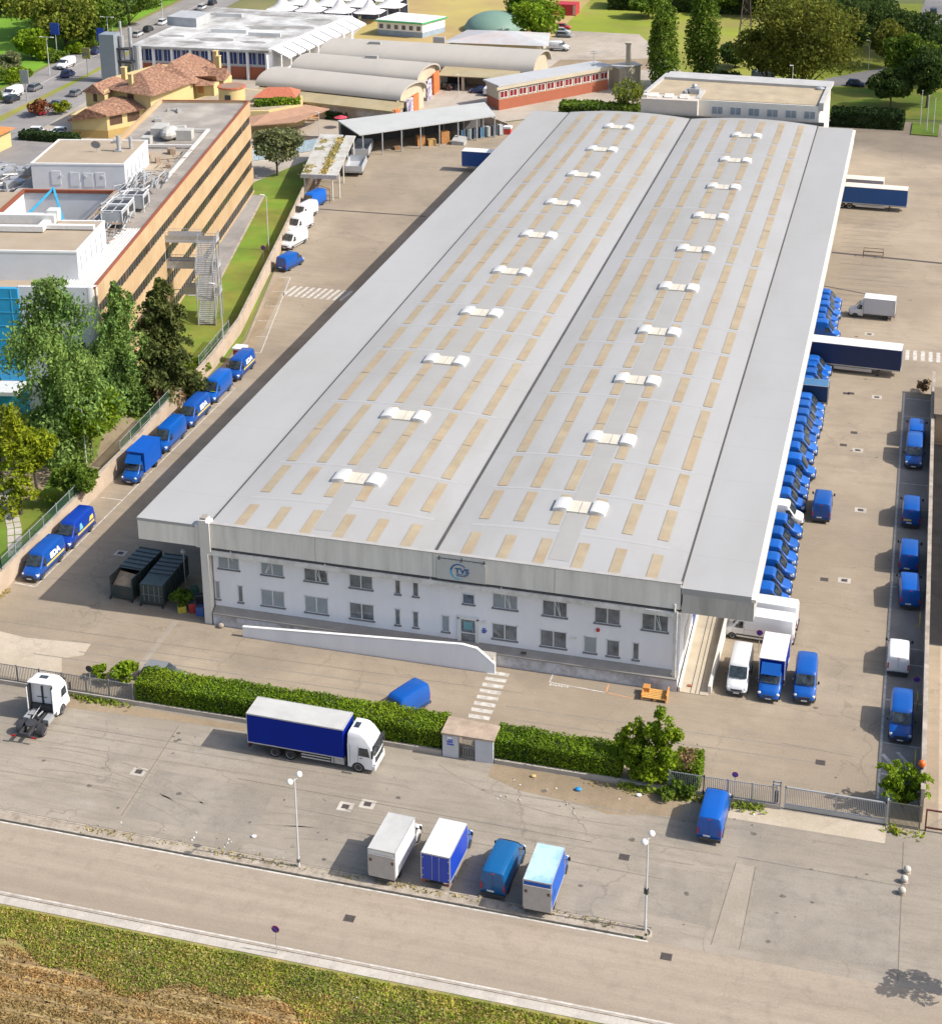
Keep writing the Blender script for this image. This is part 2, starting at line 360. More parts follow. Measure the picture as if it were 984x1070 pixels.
# marked bay by the facade
marks('bay_outline', [line((-28.04,129.38),(-28.07,127.93),.13), line((-28.07,127.93),(-22.73,127.61),.13)])
marks('orange_bay_outline', [line((-22.82,128.99),(-22.81,127.59),.13), line((-22.73,127.61),(-20.25,127.34),.1)], OLINE)
marks('gate_bay_line', [line((-35.72,120.56),(-33.82,120.32),.12), line((-33.82,120.32),(-34.57,118.96),.12)])
marks('bay_lettering', [rect(-28.0+.26*i, -27.82+.26*i, 127.45+.06*(i%2), 127.75-.05*(i%3)) for i in range(7)], WLINE, .007)
# pale concrete patches, trenches, drains
marks('concrete_patch', [[(-84.4,123.4),(-78,122.6),(-71.5,123.2),(-71.3,121.2),(-73.0,120.2),(-71.9,118.2),(-74,116.2),(-84.4,116.2)], [(-10.2,112.9),(2.0,112.9),(2.1,115.0),(-10.2,115.0)]], PALE, .005)
marks('trench_patch', [[(-31.72,104.14)[:2] if 0 else (-9.6,98.6),(-7.6,98.6),(-7.5,107.6),(-8.9,107.6)], [(-57.5,100.8),(-57.1,100.9),(-57.6,113.2),(-58.0,113.2)], [(-65.6,116.3),(-65.0,116.3),(-65.1,129.1),(-65.7,129.1)]], TRENCH, .005)
marks('rough_dirt', [[(-30,113.2),(-27,112.0),(-22,111.6),(-19.6,110.9),(-14,112.0),(-13.6,113.9),(-14,114.9),(-30,114.9)],[(-84.5,163),(-83.4,170),(-83.9,181),(-85.2,190),(-86.6,189),(-85.4,176)],[(-84.68,195.03)[:2],(-84.98,197.81)[:2],(-88.37,214.35)[:2],(-90.91,224.02)[:2],(-92.36,224.11)[:2],(-88.89,208.17)[:2],(-86.24,196.77)[:2]],[(-72.5,113.6),(-68,113.2),(-60,113.7),(-52,113.9),(-52,114.6),(-72.5,114.9)]], A_DIRT, .0045)
DRN = mat('drain_grate', (.06,.05,.045), .8, var=.3, scale=3, space='world')
marks('drain_channel', [line((-98.77,258.89),(-78.98,259.18),.5), line((-11.19,256.33),(5.57,255.01),.7), line((-11.86,240.45),(-5.07,238.31),.35)], DRN, .007)
dr = MB(); fr = MB()
for q in ((-40.13,106.42),(-38.50,107.17),(-58.39,106.34),(-3.37,153.10),(-2.54,168.89),(-3.60,184.08),(-2.06,200.35),(-3.95,222.09),(-76.73,139.88)):
    fr.sheet(rect(q[0]-.62,q[0]+.62,q[1]-.55,q[1]+.55), .005); dr.sheet(rect(q[0]-.3,q[0]+.3,q[1]-.27,q[1]+.27), .012)
for q in ((-35.58,94.26),(-17.29,106.11),(-12.51,96.38),(-3.56,122.08),(-5.33,152.79),(-5.26,200.77),(-5.85,200.62),(-4.29,188.95),(-37.92,128.58),(-5.31,185.12)):
    dr.sheet(rect(q[0]-.4,q[0]+.4,q[1]-.35,q[1]+.35), .008)
struct(fr, 'drain_surround', PAVE); struct(dr, 'drain_cover', DRN)

marks('kerb_gap_shade', [rect(-200,-14.0,98.9,99.02)], KERB_GAP_SHADE, .006)  # crack along the kerb, with the kerb's shadow painted into its dark colour
fur = []
for k in range(12):
    y = 84.0-1.45*k; x = -75.0
    while x < 0:
        L_ = 2+5*random.random(); w = .05+.08*random.random(); j = random.uniform(-.08,.08); fur.append(rect(x, x+L_, y+j-w, y+j+w)); x += L_*.93
marks('furrow', fur, mat('soil_dark', (.19,.125,.06), .95, var=.3, scale=2, space='world'), -.024)
# worn areas of the forecourt and yard: resurfaced rectangles, tyre marks, pale smears
P_A = ground_mat('resurfaced_a', (.245,.215,.175), (.29,.257,.212), (.20,.175,.147), crack=.2, streak=.5, patch=.2, sdir=(.2,1,1), stain=.4)
P_B = ground_mat('resurfaced_b', (.285,.25,.205), (.33,.295,.245), (.22,.195,.16), crack=.3, streak=.5, patch=.2, sdir=(.2,1,1), stain=.5)
marks('resurfaced_patch', [[(-7.3,99.0),(3.3,99.2),(3.2,108.3),(-7.2,108.6)], [(-15.4,100.4),(-10.0,100.2),(-10.2,105.7),(-15.2,106)], [(-56.9,100.7),(-46,100.6),(-46.4,106.8),(-57.0,107.0)]], P_A, .0035)
marks('pale_patch', [[(-57.0,109.2),(-53.0,108.7),(-48.9,109.0),(-49.2,110.6),(-53.5,110.4),(-56.8,110.2)], [(-64,101.2),(-60.3,100.6),(-58.2,101.0),(-60,101.7),(-63.5,102.0)], [(-70,108.6),(-58.1,109.0),(-58.4,109.5),(-66,109.6)], [(-46.5,99.3),(-42.5,99.3),(-41.8,100.0),(-46,100.2)]], P_B, .0045)
TY = ground_mat('tyre_mark', (.195,.168,.134), (.23,.2,.16), (.16,.14,.11), crack=0, streak=.6, patch=.4, sdir=(.3,1,1))
tm = []
for i in range(9): y = 232.5+2.4*i+random.uniform(-.5,.5); tm.append(rect(-9.8+random.uniform(0,1), -1.5+random.uniform(-3,3), y, y+.22)); tm.append(rect(-9.6, -2+random.uniform(-3,3), y+1.9, y+2.1))
for i in range(10): y = 257.5+2.1*i; tm.append(rect(-10, -5+random.uniform(-2,4), y, y+.2))
marks('tyre_mark', tm, TY, .0055)
def arcpoly(cx, cy, r, a0, a1, w):
    n = 14; P = []
    for i in range(n+1): a = a0+(a1-a0)*i/n; P.append((cx+r*math.cos(a), cy+r*.8*math.sin(a)))
    for i in range(n,-1,-1): a = a0+(a1-a0)*i/n; P.append((cx+(r-w)*math.cos(a), cy+(r-w)*.8*math.sin(a)))
    return P
ta = []
for (cx, cy, r, a0, a1) in ((-40,88,21,1.0,2.0),(-38,88.5,19,1.1,1.9),(-20,125,18,3.9,5.0),(-21,126,20.5,4.0,4.9),(-5,122,16,3.7,4.9),(-65,90,22,.9,1.7),(-62,89,20,1.0,1.8),(-12,116,30,2.0,2.6)):
    for d_ in (0,1.8): ta.append(arcpoly(cx, cy, r-d_, a0, a1, .16))
ta = [p for p in ta if all((99.1 < q[1] < 114.6 or q[1] > 118.6) for q in p)]
for (x0, x1, y) in ((-75,-38,107.9),(-74,-36,109.6),(-40,-12,106.0),(-42,-10,107.7),(-70,-48,103.4),(-30,0,111.3),(-76,-55,120.2),(-74,-40,123.2),(-72,-41,121.6),(-30,-3,121.4),(-31,-4,123.2)): ta.append([(x0,y),(x1,y+.5),(x1,y+.66),(x0,y+.16)])
marks('tyre_arc', ta, ground_mat('tyre_arc_mark', (.235,.205,.165), (.26,.23,.185), (.20,.175,.14), crack=0, streak=.6, patch=.4, stain=.3), .0052)
SP = mat('oil_spot', (.12,.105,.085), .8, var=.3, scale=2, space='world')
sp = []
for i in range(46):
    x = random.choice([random.uniform(-76,2), random.uniform(-8,1), random.uniform(-60,-10)]); y = random.uniform(99.5,112.5) if x < -8.5 or random.random() < .4 else random.uniform(118,230)
    if x < -8.5 and y > 113: continue
    r_ = random.uniform(.08,.28); sp.append([(x+r_*random.uniform(.6,1.4)*math.cos(2*math.pi*k/9), y+r_*random.uniform(.5,1.1)*math.sin(2*math.pi*k/9)) for k in range(9)])
marks('oil_spot', sp, SP, .0085)
marks('tar_seam', [line((-50,107.6),(-20,107.2),.07), line((-8.9,108.4),(3.4,108.2),.08), line((3.4,98.2),(3.4,113.4),.07), line((-9.6,98.4),(-8.9,107.7),.06), line((-7.6,98.4),(-7.4,107.6),.06), line((-57.2,100.7),(-57.9,113.2),.08), line((-90,110.4),(-52,110.9),.06), line((-45,105.2),(-14,104.4),.05), line((-83,124.6),(-30,125.6),.05), line((-7,124),(-1,123.6),.05)], mat('tar_line', (.155,.135,.11), .85, var=.2, scale=1.5, space='world'), .0075)
# ---- ground west of the yard wall
mb = MB(); mb.sheet([(-160,115.4),(-84.9,115.4),(-84.9,130),(-85.8,165),(-87.6,199),(-98,242),(-106,277),(-109,301),(-116,299),(-124,262),(-160,262)], -.01); struct(mb, 'lawn', GRASS_T)
mb = MB(); mb.sheet([(-113.06,264.25),(-110.48,263.97),(-98.84,214.26),(-102.31,213.40)], .01); struct(mb, 'office_path', A_GREY)
mb = MB(); mb.sheet([(-110.65,263.93),(-110.20,263.73),(-98.70,214.30),(-98.98,214.23)], .03); struct(mb, 'office_path_edge', KERBC)
marks('bare_earth', [[(-86.3,152),(-86,157),(-86.4,165),(-88.5,170),(-92,172),(-92,166),(-90,160),(-89,153)],[(-91,148),(-99,150),(-104,158),(-98,160),(-93,155)]], A_DIRT, .002)
mb = MB()
arc = [(-96.39,149.75),(-93.39,146.22),(-90.37,141.97),(-87.06,136.37)]
for i in range(3):
    p, q = Vector(arc[i][:2]), Vector(arc[i+1][:2]); n = 4
    for k in range(n):
        a = p.lerp(q, (k+.08)/n); b2 = p.lerp(q, (k+.92)/n); d = (b2-a).normalized(); w = Vector((-d.y,d.x))
        mb.prism([tuple(a-w*.75),tuple(b2-w*.75),tuple(b2-w*.05),tuple(a-w*.05)], -.02, .04); mb.prism([tuple(a+w*.05),tuple(b2+w*.05),tuple(b2+w*.75),tuple(a+w*.75)], -.02, .04)
struct(mb, 'garden_path', PAVE)
# grass gravel plain behind: paved courts round the factory
mb = MB(); mb.sheet([(-160,262),(-118,262),(-107.5,302),(-84,323),(-57,347),(-50,372),(-70,420),(-190,425),(-176,330),(-176,280)], -.004); struct(mb, 'factory_court', ground_mat('court_paving',(.36,.31,.25),(.44,.39,.33),(.24,.21,.18),crack=.3,streak=.2,patch=.03))
# highway in the distance with verges
mb = MB(); mb.sheet([(-186.5,262),(-176.5,262),(-184,345),(-190,440),(-196,560),(-212,900),(-226,900),(-212,560),(-206.5,440),(-203.5,384),(-199,326),(-194.5,290),(-192,262)], .004); struct(mb, 'highway', A_GREY)
mb = MB(); mb.sheet([(-185.2,262),(-181,262),(-184.5,302),(-186.5,345),(-189.2,380),(-190.5,380),(-188,345),(-187,302)], .01); struct(mb, 'median_grass', MEADOW)
marks('highway_line', [line((-190.2+.0,262),(-190.4,302),.2), line((-190.4,302),(-195,350),.2), line((-195,350),(-199,440),.2)]+[line((-193.9-.07*(y-262),y),(-193.9-.07*(y+3-262),y+3),.15) for y in range(264,330,6)], WLINE, .012)
marks('service_road', [[(-176.5,262),(-170,262),(-176,330),(-182,350),(-184,345),(-182,320)]], A_GREY, .002)
mb = MB(); mb.sheet([(-420,250),(-193,250),(-200,326),(-205,384),(-208,440),(-214,560),(-228,900),(-420,900)], -.02); struct(mb, 'green_field', GREENF)
mb = MB(); mb.sheet([(-176,262),(-160,262),(-160,292),(-172,292)], .0); struct(mb, 'car_park', A_GREY)
# fields in the distance
mb = MB(); mb.sheet([(-140,392),(-90,372),(-92,480),(-150,470)], -.002); struct(mb, 'brown_field', BROWNF)
mb = MB(); mb.sheet([(-92,372),(-58,356),(-8,358),(6,346),(16,346),(16,480),(-92,470)], -.006); struct(mb, 'far_meadow', MEADOW)
marks('meadow_track', [[(-71.03,388.68),(-83.30,385.92),(-84.72,366.69),(-77.83,350.91),(-71.98,375.69),(-58.27,380.87),(-60.25,393.29)]], A_DIRT, .004)
mb = MB(); mb.sheet([(-20,346),(15,346),(15,372),(-20,372)], .001); struct(mb, 'shaded_lawn', GRASS_T)
mb = MB(); mb.sheet([(-20.53,379.27),(-7.80,394.34),(-6.82,384.37),(-11.29,375.54),(-20.02,371.64)], .01); struct(mb, 'lane', A_GREY)
mb = MB(); mb.sheet([(-0.06,488.77),(-1.56,455.18),(0.55,427.57),(4.82,401.40),(6.12,401.69),(5.93,490.04)], .006); struct(mb, 'side_road', A_GREY)

# ================================================================== WAREHOUSE
FAC = mat('facade_white', (.79,.795,.82), .75, var=.03, scale=.4, col2=(.66,.67,.69), scale2=.5, amt2=.18, space='world', stretch=(1,1,.25))
FASC = mat('fascia_panel', (.74,.72,.665), .7, var=.05, scale=.5, col2=(.52,.50,.45), scale2=.9, amt2=.3, space='world', stretch=(.9,.9,.12))
FASC2 = mat('fascia_dark_panel', (.47,.46,.425), .7, var=.08, scale=.7, col2=(.30,.29,.27), scale2=.8, amt2=.4, space='world', stretch=(.8,.8,.15))
TRIM = mat('trim_white', (.70,.69,.66), .6, var=.08, scale=1, col2=(.4,.38,.34), scale2=.9, amt2=.3, space='world')
LEDGE = mat('ledge_brown', (.27,.25,.225), .85, var=.12, scale=.8, space='world')
ROOFM = mat('roof_membrane', (.352,.351,.347), .62, var=.035, scale=.08, col2=(.312,.305,.288), scale2=.12, amt2=.4, space='world', stretch=(1,.35,1), spec=.3)
ROOFC = mat('roof_canopy_membrane', (.352,.353,.350), .62, var=.03, scale=.06, col2=(.322,.318,.306), scale2=.09, amt2=.4, space='world', stretch=(1,.3,1), spec=.3)
RIDGE = mat('roof_ridge_membrane', (.320,.314,.300), .65, var=.04, scale=.25, space='world', spec=.3)
TRANS = mat('translucent_panel_aged', (.345,.288,.195), .6, var=.12, scale=.5, col2=(.35,.265,.17), scale2=.33, amt2=.5, space='world', spec=.4)
GUTT = mat('gutter_dark', (.07,.068,.065), .7, var=.2, scale=1, space='world')
GLASS = mat('window_glass', (.13,.15,.17), .12, var=.55, scale=.9, spec=.6, space='world')
GLASSB = mat('blind_glass', (.27,.31,.34), .3, var=.15, scale=.8, spec=.5, space='world')
FRAME = mat('window_frame_white', (.66,.66,.65), .5, var=.03)
SILL = mat('stone_sill', (.17,.17,.18), .8, var=.1)
BLUEP = mat('door_blue', (.03,.07,.30), .5, var=.1)
for m_ in (ROOFM, ROOFC):
    add_lines(m_, 1, 7.93, .09, .10, 7.1); add_lines(m_, 1, 1.3217, .035, .035); add_lines(m_, 0, 3.31, .04, .03)
add_lines(RIDGE, 1, 1.3217, .05, .05)
XA, XB, XC, YF, YB = -61.6, -39.3, -16.7, 129.6, 294.6
wh = wthing('warehouse', 'long white warehouse whose pale grey roof has tan stripes, blue logo on the front', 'warehouse', (-39.2, 210, 0))
# body walls
mb = MB(); mb.box(XA, XC, 130.1, YB-.5, 1.2, 8.2); wb(mb, 'wall', FAC, wh)
mb = MB(); mb.box(XA+.02, XC-.02, 129.3, YB-.6, -.05, 1.2); wb(mb, 'plinth', mat('plinth_white', (.56,.57,.60), .85, var=.1, scale=.6, col2=(.30,.29,.28), scale2=.8, amt2=.45, space='world'), wh)
mb = MB(); mb.xprism([(129.2,1.2),(130.098,1.202),(130.098,1.72),(129.2,1.32)], XA+.03, XC-.03); wb(mb, 'plinth_ledge', LEDGE, wh)
# fascia in panels with joints
js = [XA, -50.9, -39.45, -28.05, XC]
mb = MB()
for i in range(4): mb.box(js[i]+.02, js[i+1]-.02, YF, 129.95, 8.25, 10.78)
mb.box(XA, XC, 129.72, 130.2, 8.2, 10.70)
wb(mb, 'fascia', FASC, wh)
mb = MB(); mb.box(XA-.05, XC+.05, 129.52, 130.0, 10.785, 10.86); wb(mb, 'coping', mat('coping_grey', (.36,.35,.335), .7, var=.1, scale=1, space='world'), wh)
mb = MB(); mb.box(XA+.0, XC, 129.63, 130.1, 7.98, 8.2); wb(mb, 'fascia_gutter', GUTT, wh)
mb = MB(); mb.box(XA-.3, XC+.1, 129.45, 130.15, 7.50, 7.96); wb(mb, 'cornice', TRIM, wh)
# canopies (the west one narrows towards the back)
mb = MB(); mb.prism([(-69.0,YF),(XA-.95,YF),(XA-.95,129.9),(-68.7,129.9)], 8.2, 10.4); mb.prism([(-69.0,YF),(-68.7,129.9),(-68.3,YB),(-68.6,YB)], 8.2, 10.42)
wb(mb, 'west_canopy_fascia', FASC, wh)
mb = MB(); mb.prism([(-69.05,YF-.03),(XA-.06,YF-.03),(XA-.06,YB),(-68.65,YB)], 10.2, 10.5); mb.prism([(-68.6,130),(XA,130),(XA,YB),(-68.2,YB)], 8.3, 8.5); wb(mb, 'west_canopy_roof', ROOFC, wh)
mb = MB(); mb.box(XC+.16, -10.3, YF, 129.95, 8.0, 10.0); mb.box(-10.6,-10.3,129.95,YB,8.0,9.98); wb(mb, 'east_canopy_fascia', FASC2, wh)
mb = MB(); mb.box(XC+.05, -10.55, YF-.03, YB, 9.85, 10.45); mb.box(XC+.3,-10.6,130,YB,8.1,8.3); wb(mb, 'east_canopy_roof', ROOFC, wh)
mb = MB(); mb.box(-10.55, -10.14, YF-.06, YB, 9.9, 10.22); wb(mb, 'east_canopy_edging', mat('edging_cream', (.66,.62,.54), .6, var=.1, scale=.5, space='world'), wh)
mb = MB(); mb.tube((-16.3,136.5,10.13),(-12.6,136.7,10.13),.035,n=4); mb.tube((-12.6,136.7,10.13),(-12.0,139.2,10.13),.035,n=4); mb.tube((-12.0,139.2,10.13),(-10.7,140.3,10.13),.035,n=4); wb(mb, 'roof_cable', DARKM, wh)
mb = MB(); mb.box(-11.9,-11.5,147.5,147.9,10.1,10.4); wb(mb, 'roof_box', GREYM, wh)
# valley gutters
for x, w in ((XA+.0,.14),(XB,.24),(XC,.14)):
    mb = MB(); mb.box(x-w/2, x+w/2, YF+.35, YB-.1, 10.3, 10.66 if x != XB else 10.71); wb(mb, 'valley_gutter', GUTT, wh)
def vault(x, y, xa, xb):
    t = (x-xa)/(xb-xa); k = min(1., (y-YF)/9.0)
    return 10.62+(.12+.55*k)*(1-(2*t-1)**2)
BEAMS = [129.9,136.0]+[143.9+7.93*k for k in range(19)]+[YB]
def vgrid(mb, x0, x1, y0, y1, xa, xb, dz, nx=14, ys=None):
    nn_ = max(1,int((y1-y0)/(6 if y0 > 140 else .75))); ys = ys or [y0+(y1-y0)*i/nn_ for i in range(nn_+1)]
    vs = []; fs = []
    for j, y in enumerate(ys):
        for i in range(nx+1):
            x = x0+(x1-x0)*i/nx; vs.append((x, y, vault(x,y,xa,xb)+dz))
    for j in range(len(ys)-1):
        for i in range(nx):
            a = j*(nx+1)+i; fs.append((a, a+1, a+nx+2, a+nx+1))
    mb.add(vs, fs)
for (xa, xb, brk, cols) in ((XA+.06, XB-.10, {1,3,4,5,6,9,10,12,13,15,17}, (-8.25,-4.95,-1.65,1.6,4.95,8.2)), (XB+.10, XC-.06, {0,2,3,4,5,8,9,11,13,15,16}, (-8.5,-5.15,-1.75,1.75,5.2,8.55))):
    cx = (xa+xb)/2
    mb = MB(); ys = [YF+.3+i*.75 for i in range(14)]+[141+8*i for i in range(19)]+[YB]
    vgrid(mb, xa, xb, 0, 0, xa, xb, 0, 24, ys); wb(mb, 'roof_vault', ROOFM, wh, smooth=50)
    for y in (YF+.3, YB):      # closing skirt at both ends
        mb = MB(); vs = []; n = 24
        for i in range(n+1):
            x = xa+(xb-xa)*i/n; vs += [(x,y,10.2),(x,y,vault(x,y,xa,xb)-.001)]
        mb.add(vs, [(2*i,2*i+2,2*i+3,2*i+1) for i in range(n)]); wb(mb, 'roof_end', TRIM, wh)
    mb = MB(); vgrid(mb, cx-1.0, cx+.95, 131, YB-.5, xa, xb, .02, 4); wb(mb, 'ridge_membrane', RIDGE, wh, smooth=50)
    # light seams over the beams that break the stripes
    for k, y in enumerate(BEAMS[1:-1]):
        if not (k == 0 or (k-2) in brk or k == 1): continue
        mb = MB(); vgrid(mb, cx-9.4, cx+9.4, 0, 0, xa, xb, .012, 20, [y-.42, y-.02]); wb(mb, 'beam_seam', mat('roof_seam', (.365,.364,.358), .6, var=.03, scale=1, space='world'), wh)
    for c in cols:
        mb = MB(); x = cx+c
        vgrid(mb, x-.5, x+.5, 130.05, 134.3, xa, xb, .04, 2)
        vgrid(mb, x-.5, x+.5, 136.9, 142.9, xa, xb, .04, 2)
        for k in range(19):
            y0 = 143.9+7.93*k; y1 = y0+7.93
            a = y0+.05 if (k-1 in brk or k == 0) else y0+.07
            b2 = y1-(1.0 if k in brk else .07)
            if k == 18: b2 = y1-1.8
            vgrid(mb, x-.5, x+.5, a, b2, xa, xb, .04, 2)
        wb(mb, 'rooflight_strip', TRANS, wh, smooth=50)
    # ventilators
    vy = [141.0,156.5,172.4,188.4,204.3,220.2,236.2,251.8,267.5,282.8] if cx < -40 else [140.5,156.1,172.1,187.4,203.4,219.2,234.6,250.2,265.9,281.9]
    VW = mat('ventilator_white', (.60,.595,.575), .45, var=.06, scale=1)
    VC = mat('ventilator_panel_cream', (.56,.52,.43), .5, var=.08, scale=.8)
    for y in vy:
        zc = vault(cx, y, xa, xb)
        mb = MB()
        for dx in (-.54,.64): mb.box(cx+dx-.56, cx+dx+.56, y-1.15, y+1.15, zc-.05, zc+.16)
        base = wb(mb, 'ventilator', VC, wh)
        for dx in (-1.75, 1.85):
            mb = MB(); n = 8; rings = []
            tilt = .08 if dx > 0 else -.08
            for yy, s in ((y-1.15,.9),(y-1.1,1),(y+1.1,1),(y+1.15,.9)):
                ring = []
                for i in range(n+1):
                    a = math.pi*i/n; ring.append((cx+dx+.74*s*math.cos(a), yy, zc-.05+.20+.30*s*math.sin(a)**.5-tilt*math.cos(a)))
                ring.append((cx+dx-.72*s, yy, zc-.25)); ring.append((cx+dx+.72*s, yy, zc-.25)); rings.append(ring)
            mb.loft(rings); wb(mb, 'ventilator_cowl', VW, base, smooth=40, fix=True)
# windows on the street front
WY = 130.1; k1 = 1.0038
def window(parent, x0, x1, z0, z1, y=WY, double=True, blind=False, awning=0., zoff=-.33, name='window'):
    x0 *= k1; x1 *= k1; z0 += zoff; z1 += zoff
    mb = MB(); f = .07
    for a in ((x0,x1,z1-f,z1),(x0,x1,z0,z0+f),(x0,x0+f,z0,z1),(x1-f,x1,z0,z1)): mb.box(a[0],a[1],y-.03,y+.02,a[2],a[3])
    if double: mb.box((x0+x1)/2-.05,(x0+x1)/2+.05,y-.034,y+.02,z0+f,z1-f)
    if awning:
        xm = (x0+x1)/2
        p = [(xm+awning*.1, y-.04, z1-f), (xm+awning*1.05, y-.42, z0+.35)]
        mb.tube(p[0], p[1], .035, n=4); mb.tube((xm+awning*.55,y-.05,z1-.05),(xm+awning*1.1,y-.4,z0+.4),.035,n=4)
    w = wb(mb, name, FRAME, parent)
    mb = MB(); mb.box(x0+.02,x1-.02,y-.008,y+.03,z0+.02,z1-.02); wb(mb, 'pane', GLASSB if blind else GLASS, w)
    mb = MB(); mb.box(x0-.08,x1+.08,y-.12,y+.0,z0-.12,z0-.005); wb(mb, 'sill', SILL, w)
    return w
for i, (a, b2, c, d) in enumerate(((-60.85,7.24,-58.66,6.2),(-56.46,7.33,-54.16,6.16),(-52.11,7.23,-49.74,6.12),(-47.62,7.26,-45.31,6.05),(-43.14,7.14,-42.6,5.99),(-41.42,7.14,-40.85,6.0),(-33.8,7.18,-31.45,5.97),(-29.15,7.09,-26.86,5.89),(-24.36,7.1,-22.01,5.85),(-20.08,7.04,-17.7,5.81))):
    window(wh, a, c, d, 7.48, double=(c-a) > 1, blind=(i in (0,1,6)), awning=(.55 if i in (2,6,7,9) else -.5 if i in (1,) else 0))
window(wh, -36.65, -35.5, 5.95, 7.0, double=False)
for i, (a, b2, c, d) in enumerate(((-61.31,4.75,-60.8,2.76),(-58.97,4.58,-58.44,2.76),(-56.61,4.55,-54.2,2.79),(-52.17,4.51,-49.81,2.73),(-47.69,4.46,-45.26,2.73),(-43.21,4.42,-42.68,2.69),(-41.47,4.4,-40.91,2.69),(-38.68,4.42,-37.92,2.69),(-33.87,4.34,-31.48,2.72),(-29.34,4.38,-26.88,2.65),(-25.29,4.32,-24.1,2.63),(-23.21,4.27,-22.02,2.58),(-20.83,4.33,-20.24,2.56))):
    window(wh, a, c, d, b2, double=(c-a) > 1.5, blind=(i in (0,2,3,7,10)))
# entrance door
mb = MB(); mb.box(-37.3,-37.1,129.98,130.1,1.5,4.15); mb.box(-35.45,-35.25,129.98,130.1,1.5,4.15); mb.box(-37.3,-35.25,129.98,130.1,4.0,4.3); mb.box(-37.1,-36.95,130.0,130.1,1.5,4.0); mb.box(-35.6,-35.45,130.0,130.1,1.5,4.0); mb.box(-36.95,-35.6,130.0,130.1,2.55,2.65)
d = wb(mb, 'door', FRAME, wh)
mb = MB(); mb.box(-36.95,-35.6,130.04,130.12,1.5,4.0); wb(mb, 'door_glass', GLASS, d)
mb = MB(); mb.box(-36.7,-35.85,130.02,130.05,2.95,3.75); wb(mb, 'door_notice', mat('notice_teal', (.15,.33,.36), .6), d)
mb = MB(); mb.box(-35.8,-35.76,129.93,130.0,2.5,3.1); wb(mb, 'handle', GREYM, d)
# small things on the wall
mb = MB(); mb.box(-34.95,-34.5,130.04,130.1,2.98,3.12); mb.box(-34.9,-34.6,130.04,130.1,3.2,3.3); mb.box(-34.95,-34.6,130.04,130.1,2.8,2.92); wb(mb, 'wall_plate', mat('plate_blue', (.06,.10,.45), .5), wh)
mb = MB(); mb.box(-34.85,-34.5,129.95,130.1,3.85,4.1); mb.box(-26.6,-26.05,130.02,130.1,3.5,3.75); wb(mb, 'meter_box', TRIM, wh)
mb = MB(); mb.box(-24.25,-23.95,129.95,130.1,4.65,4.95); wb(mb, 'alarm_box', mat('alarm_red', (.45,.02,.03), .4), wh)
mb = MB(); mb.box(-31.1,-30.6,129.35,129.5,1.62,1.8); wb(mb, 'vent_grille', DARKM, wh)
mb = MB()
for x in (-59.5,-50,-39.7,-33,-17.05): mb.tube((x,129.6,8.1),(x,129.9,7.0),.06,n=6)
mb.tube((-17.15,129.5,8.8),(-17.15,129.5,1.2),.09,n=8); mb.tube((-16.95,129.45,8.1),(-16.95,129.45,1.2),.07,n=8)
wb(mb, 'downpipe', TRIM, wh)
# pilaster at the west corner
mb = MB(); mb.box(-62.5,-61.75,129.35,130.4,0,11.15); mb.box(-61.75,-61.45,129.35,130.4,7.9,10.95); mb.box(-62.95,-62.5,129.45,130.3,8.2,10.6); wb(mb, 'pilaster', mat('pilaster_cream', (.62,.60,.56), .75, var=.06, scale=.4, space='world'), wh)
mb = MB(); mb.box(-62.4,-61.85,129.5,130.3,11.15,11.35); wb(mb, 'pilaster_cap', LEDGE, wh)
# logo board
mb = MB(); mb.box(-39.0,-34.4,129.42,129.6,8.3,10.2); sg = wb(mb, 'logo_board', mat('board_grey', (.50,.50,.48), .6, var=.05, scale=1), wh)
mb = MB()
for x in (-38.8,-36.7,-34.6): mb.tube((x,129.5,10.2),(x,129.7,10.75),.05,n=5)
mb.tube((-39.0,129.45,10.42),(-34.4,129.45,10.42),.045,n=5); wb(mb, 'board_bracket', DARKM, sg)
LB = mat('logo_blue', (.01,.10,.28), .4, var=.02); LC = mat('logo_cyan', (.02,.40,.68), .4, var=.02)
def arc(mb, cx, cz, r, w0, w1, a0, a1, y, n=20, th=.03):
    for i in range(n):
        t0 = i/n; t1 = (i+1)/n; A = a0+(a1-a0)*t0; B2 = a0+(a1-a0)*t1
        wa = w0+(w1-w0)*t0; wc = w0+(w1-w0)*t1
        P = [(cx+(r-wa)*math.cos(A),cz+(r-wa)*math.sin(A)),(cx+r*math.cos(A),cz+r*math.sin(A)),(cx+r*math.cos(B2),cz+r*math.sin(B2)),(cx+(r-wc)*math.cos(B2),cz+(r-wc)*math.sin(B2))]
        mb.yprism(P, y-th, y)
mb = MB(); arc(mb, -36.95, 9.25, .80, .06, .17, math.radians(38), math.radians(170), 129.42); wb(mb, 'logo_ring', LB, sg)
mb = MB(); arc(mb, -36.95, 9.25, .80, .17, .03, math.radians(170), math.radians(292), 129.42); wb(mb, 'logo_ring', LC, sg)
t = text_mesh('TVS', .72, .02)
o = put_mesh('logo_lettering', t, LB, sg, ORG[sg.name].inverted() @ Matrix.Translation((-36.62,129.40,9.33)) @ Matrix.Rotation(math.radians(90),4,'X') @ Matrix.Scale(1.12,4,(1,0,0)))
mb = MB()
for (z, spans) in ((8.98, ((-37.12,-36.8),(-36.74,-36.6),(-36.5,-36.05))), (8.83, ((-37.12,-36.85),(-36.8,-36.5),(-36.46,-36.25)))):
    for a, b2 in spans: mb.box(a,b2,129.39,129.42,z-.035,z+.035)
wb(mb, 'logo_small_line', LB, sg)
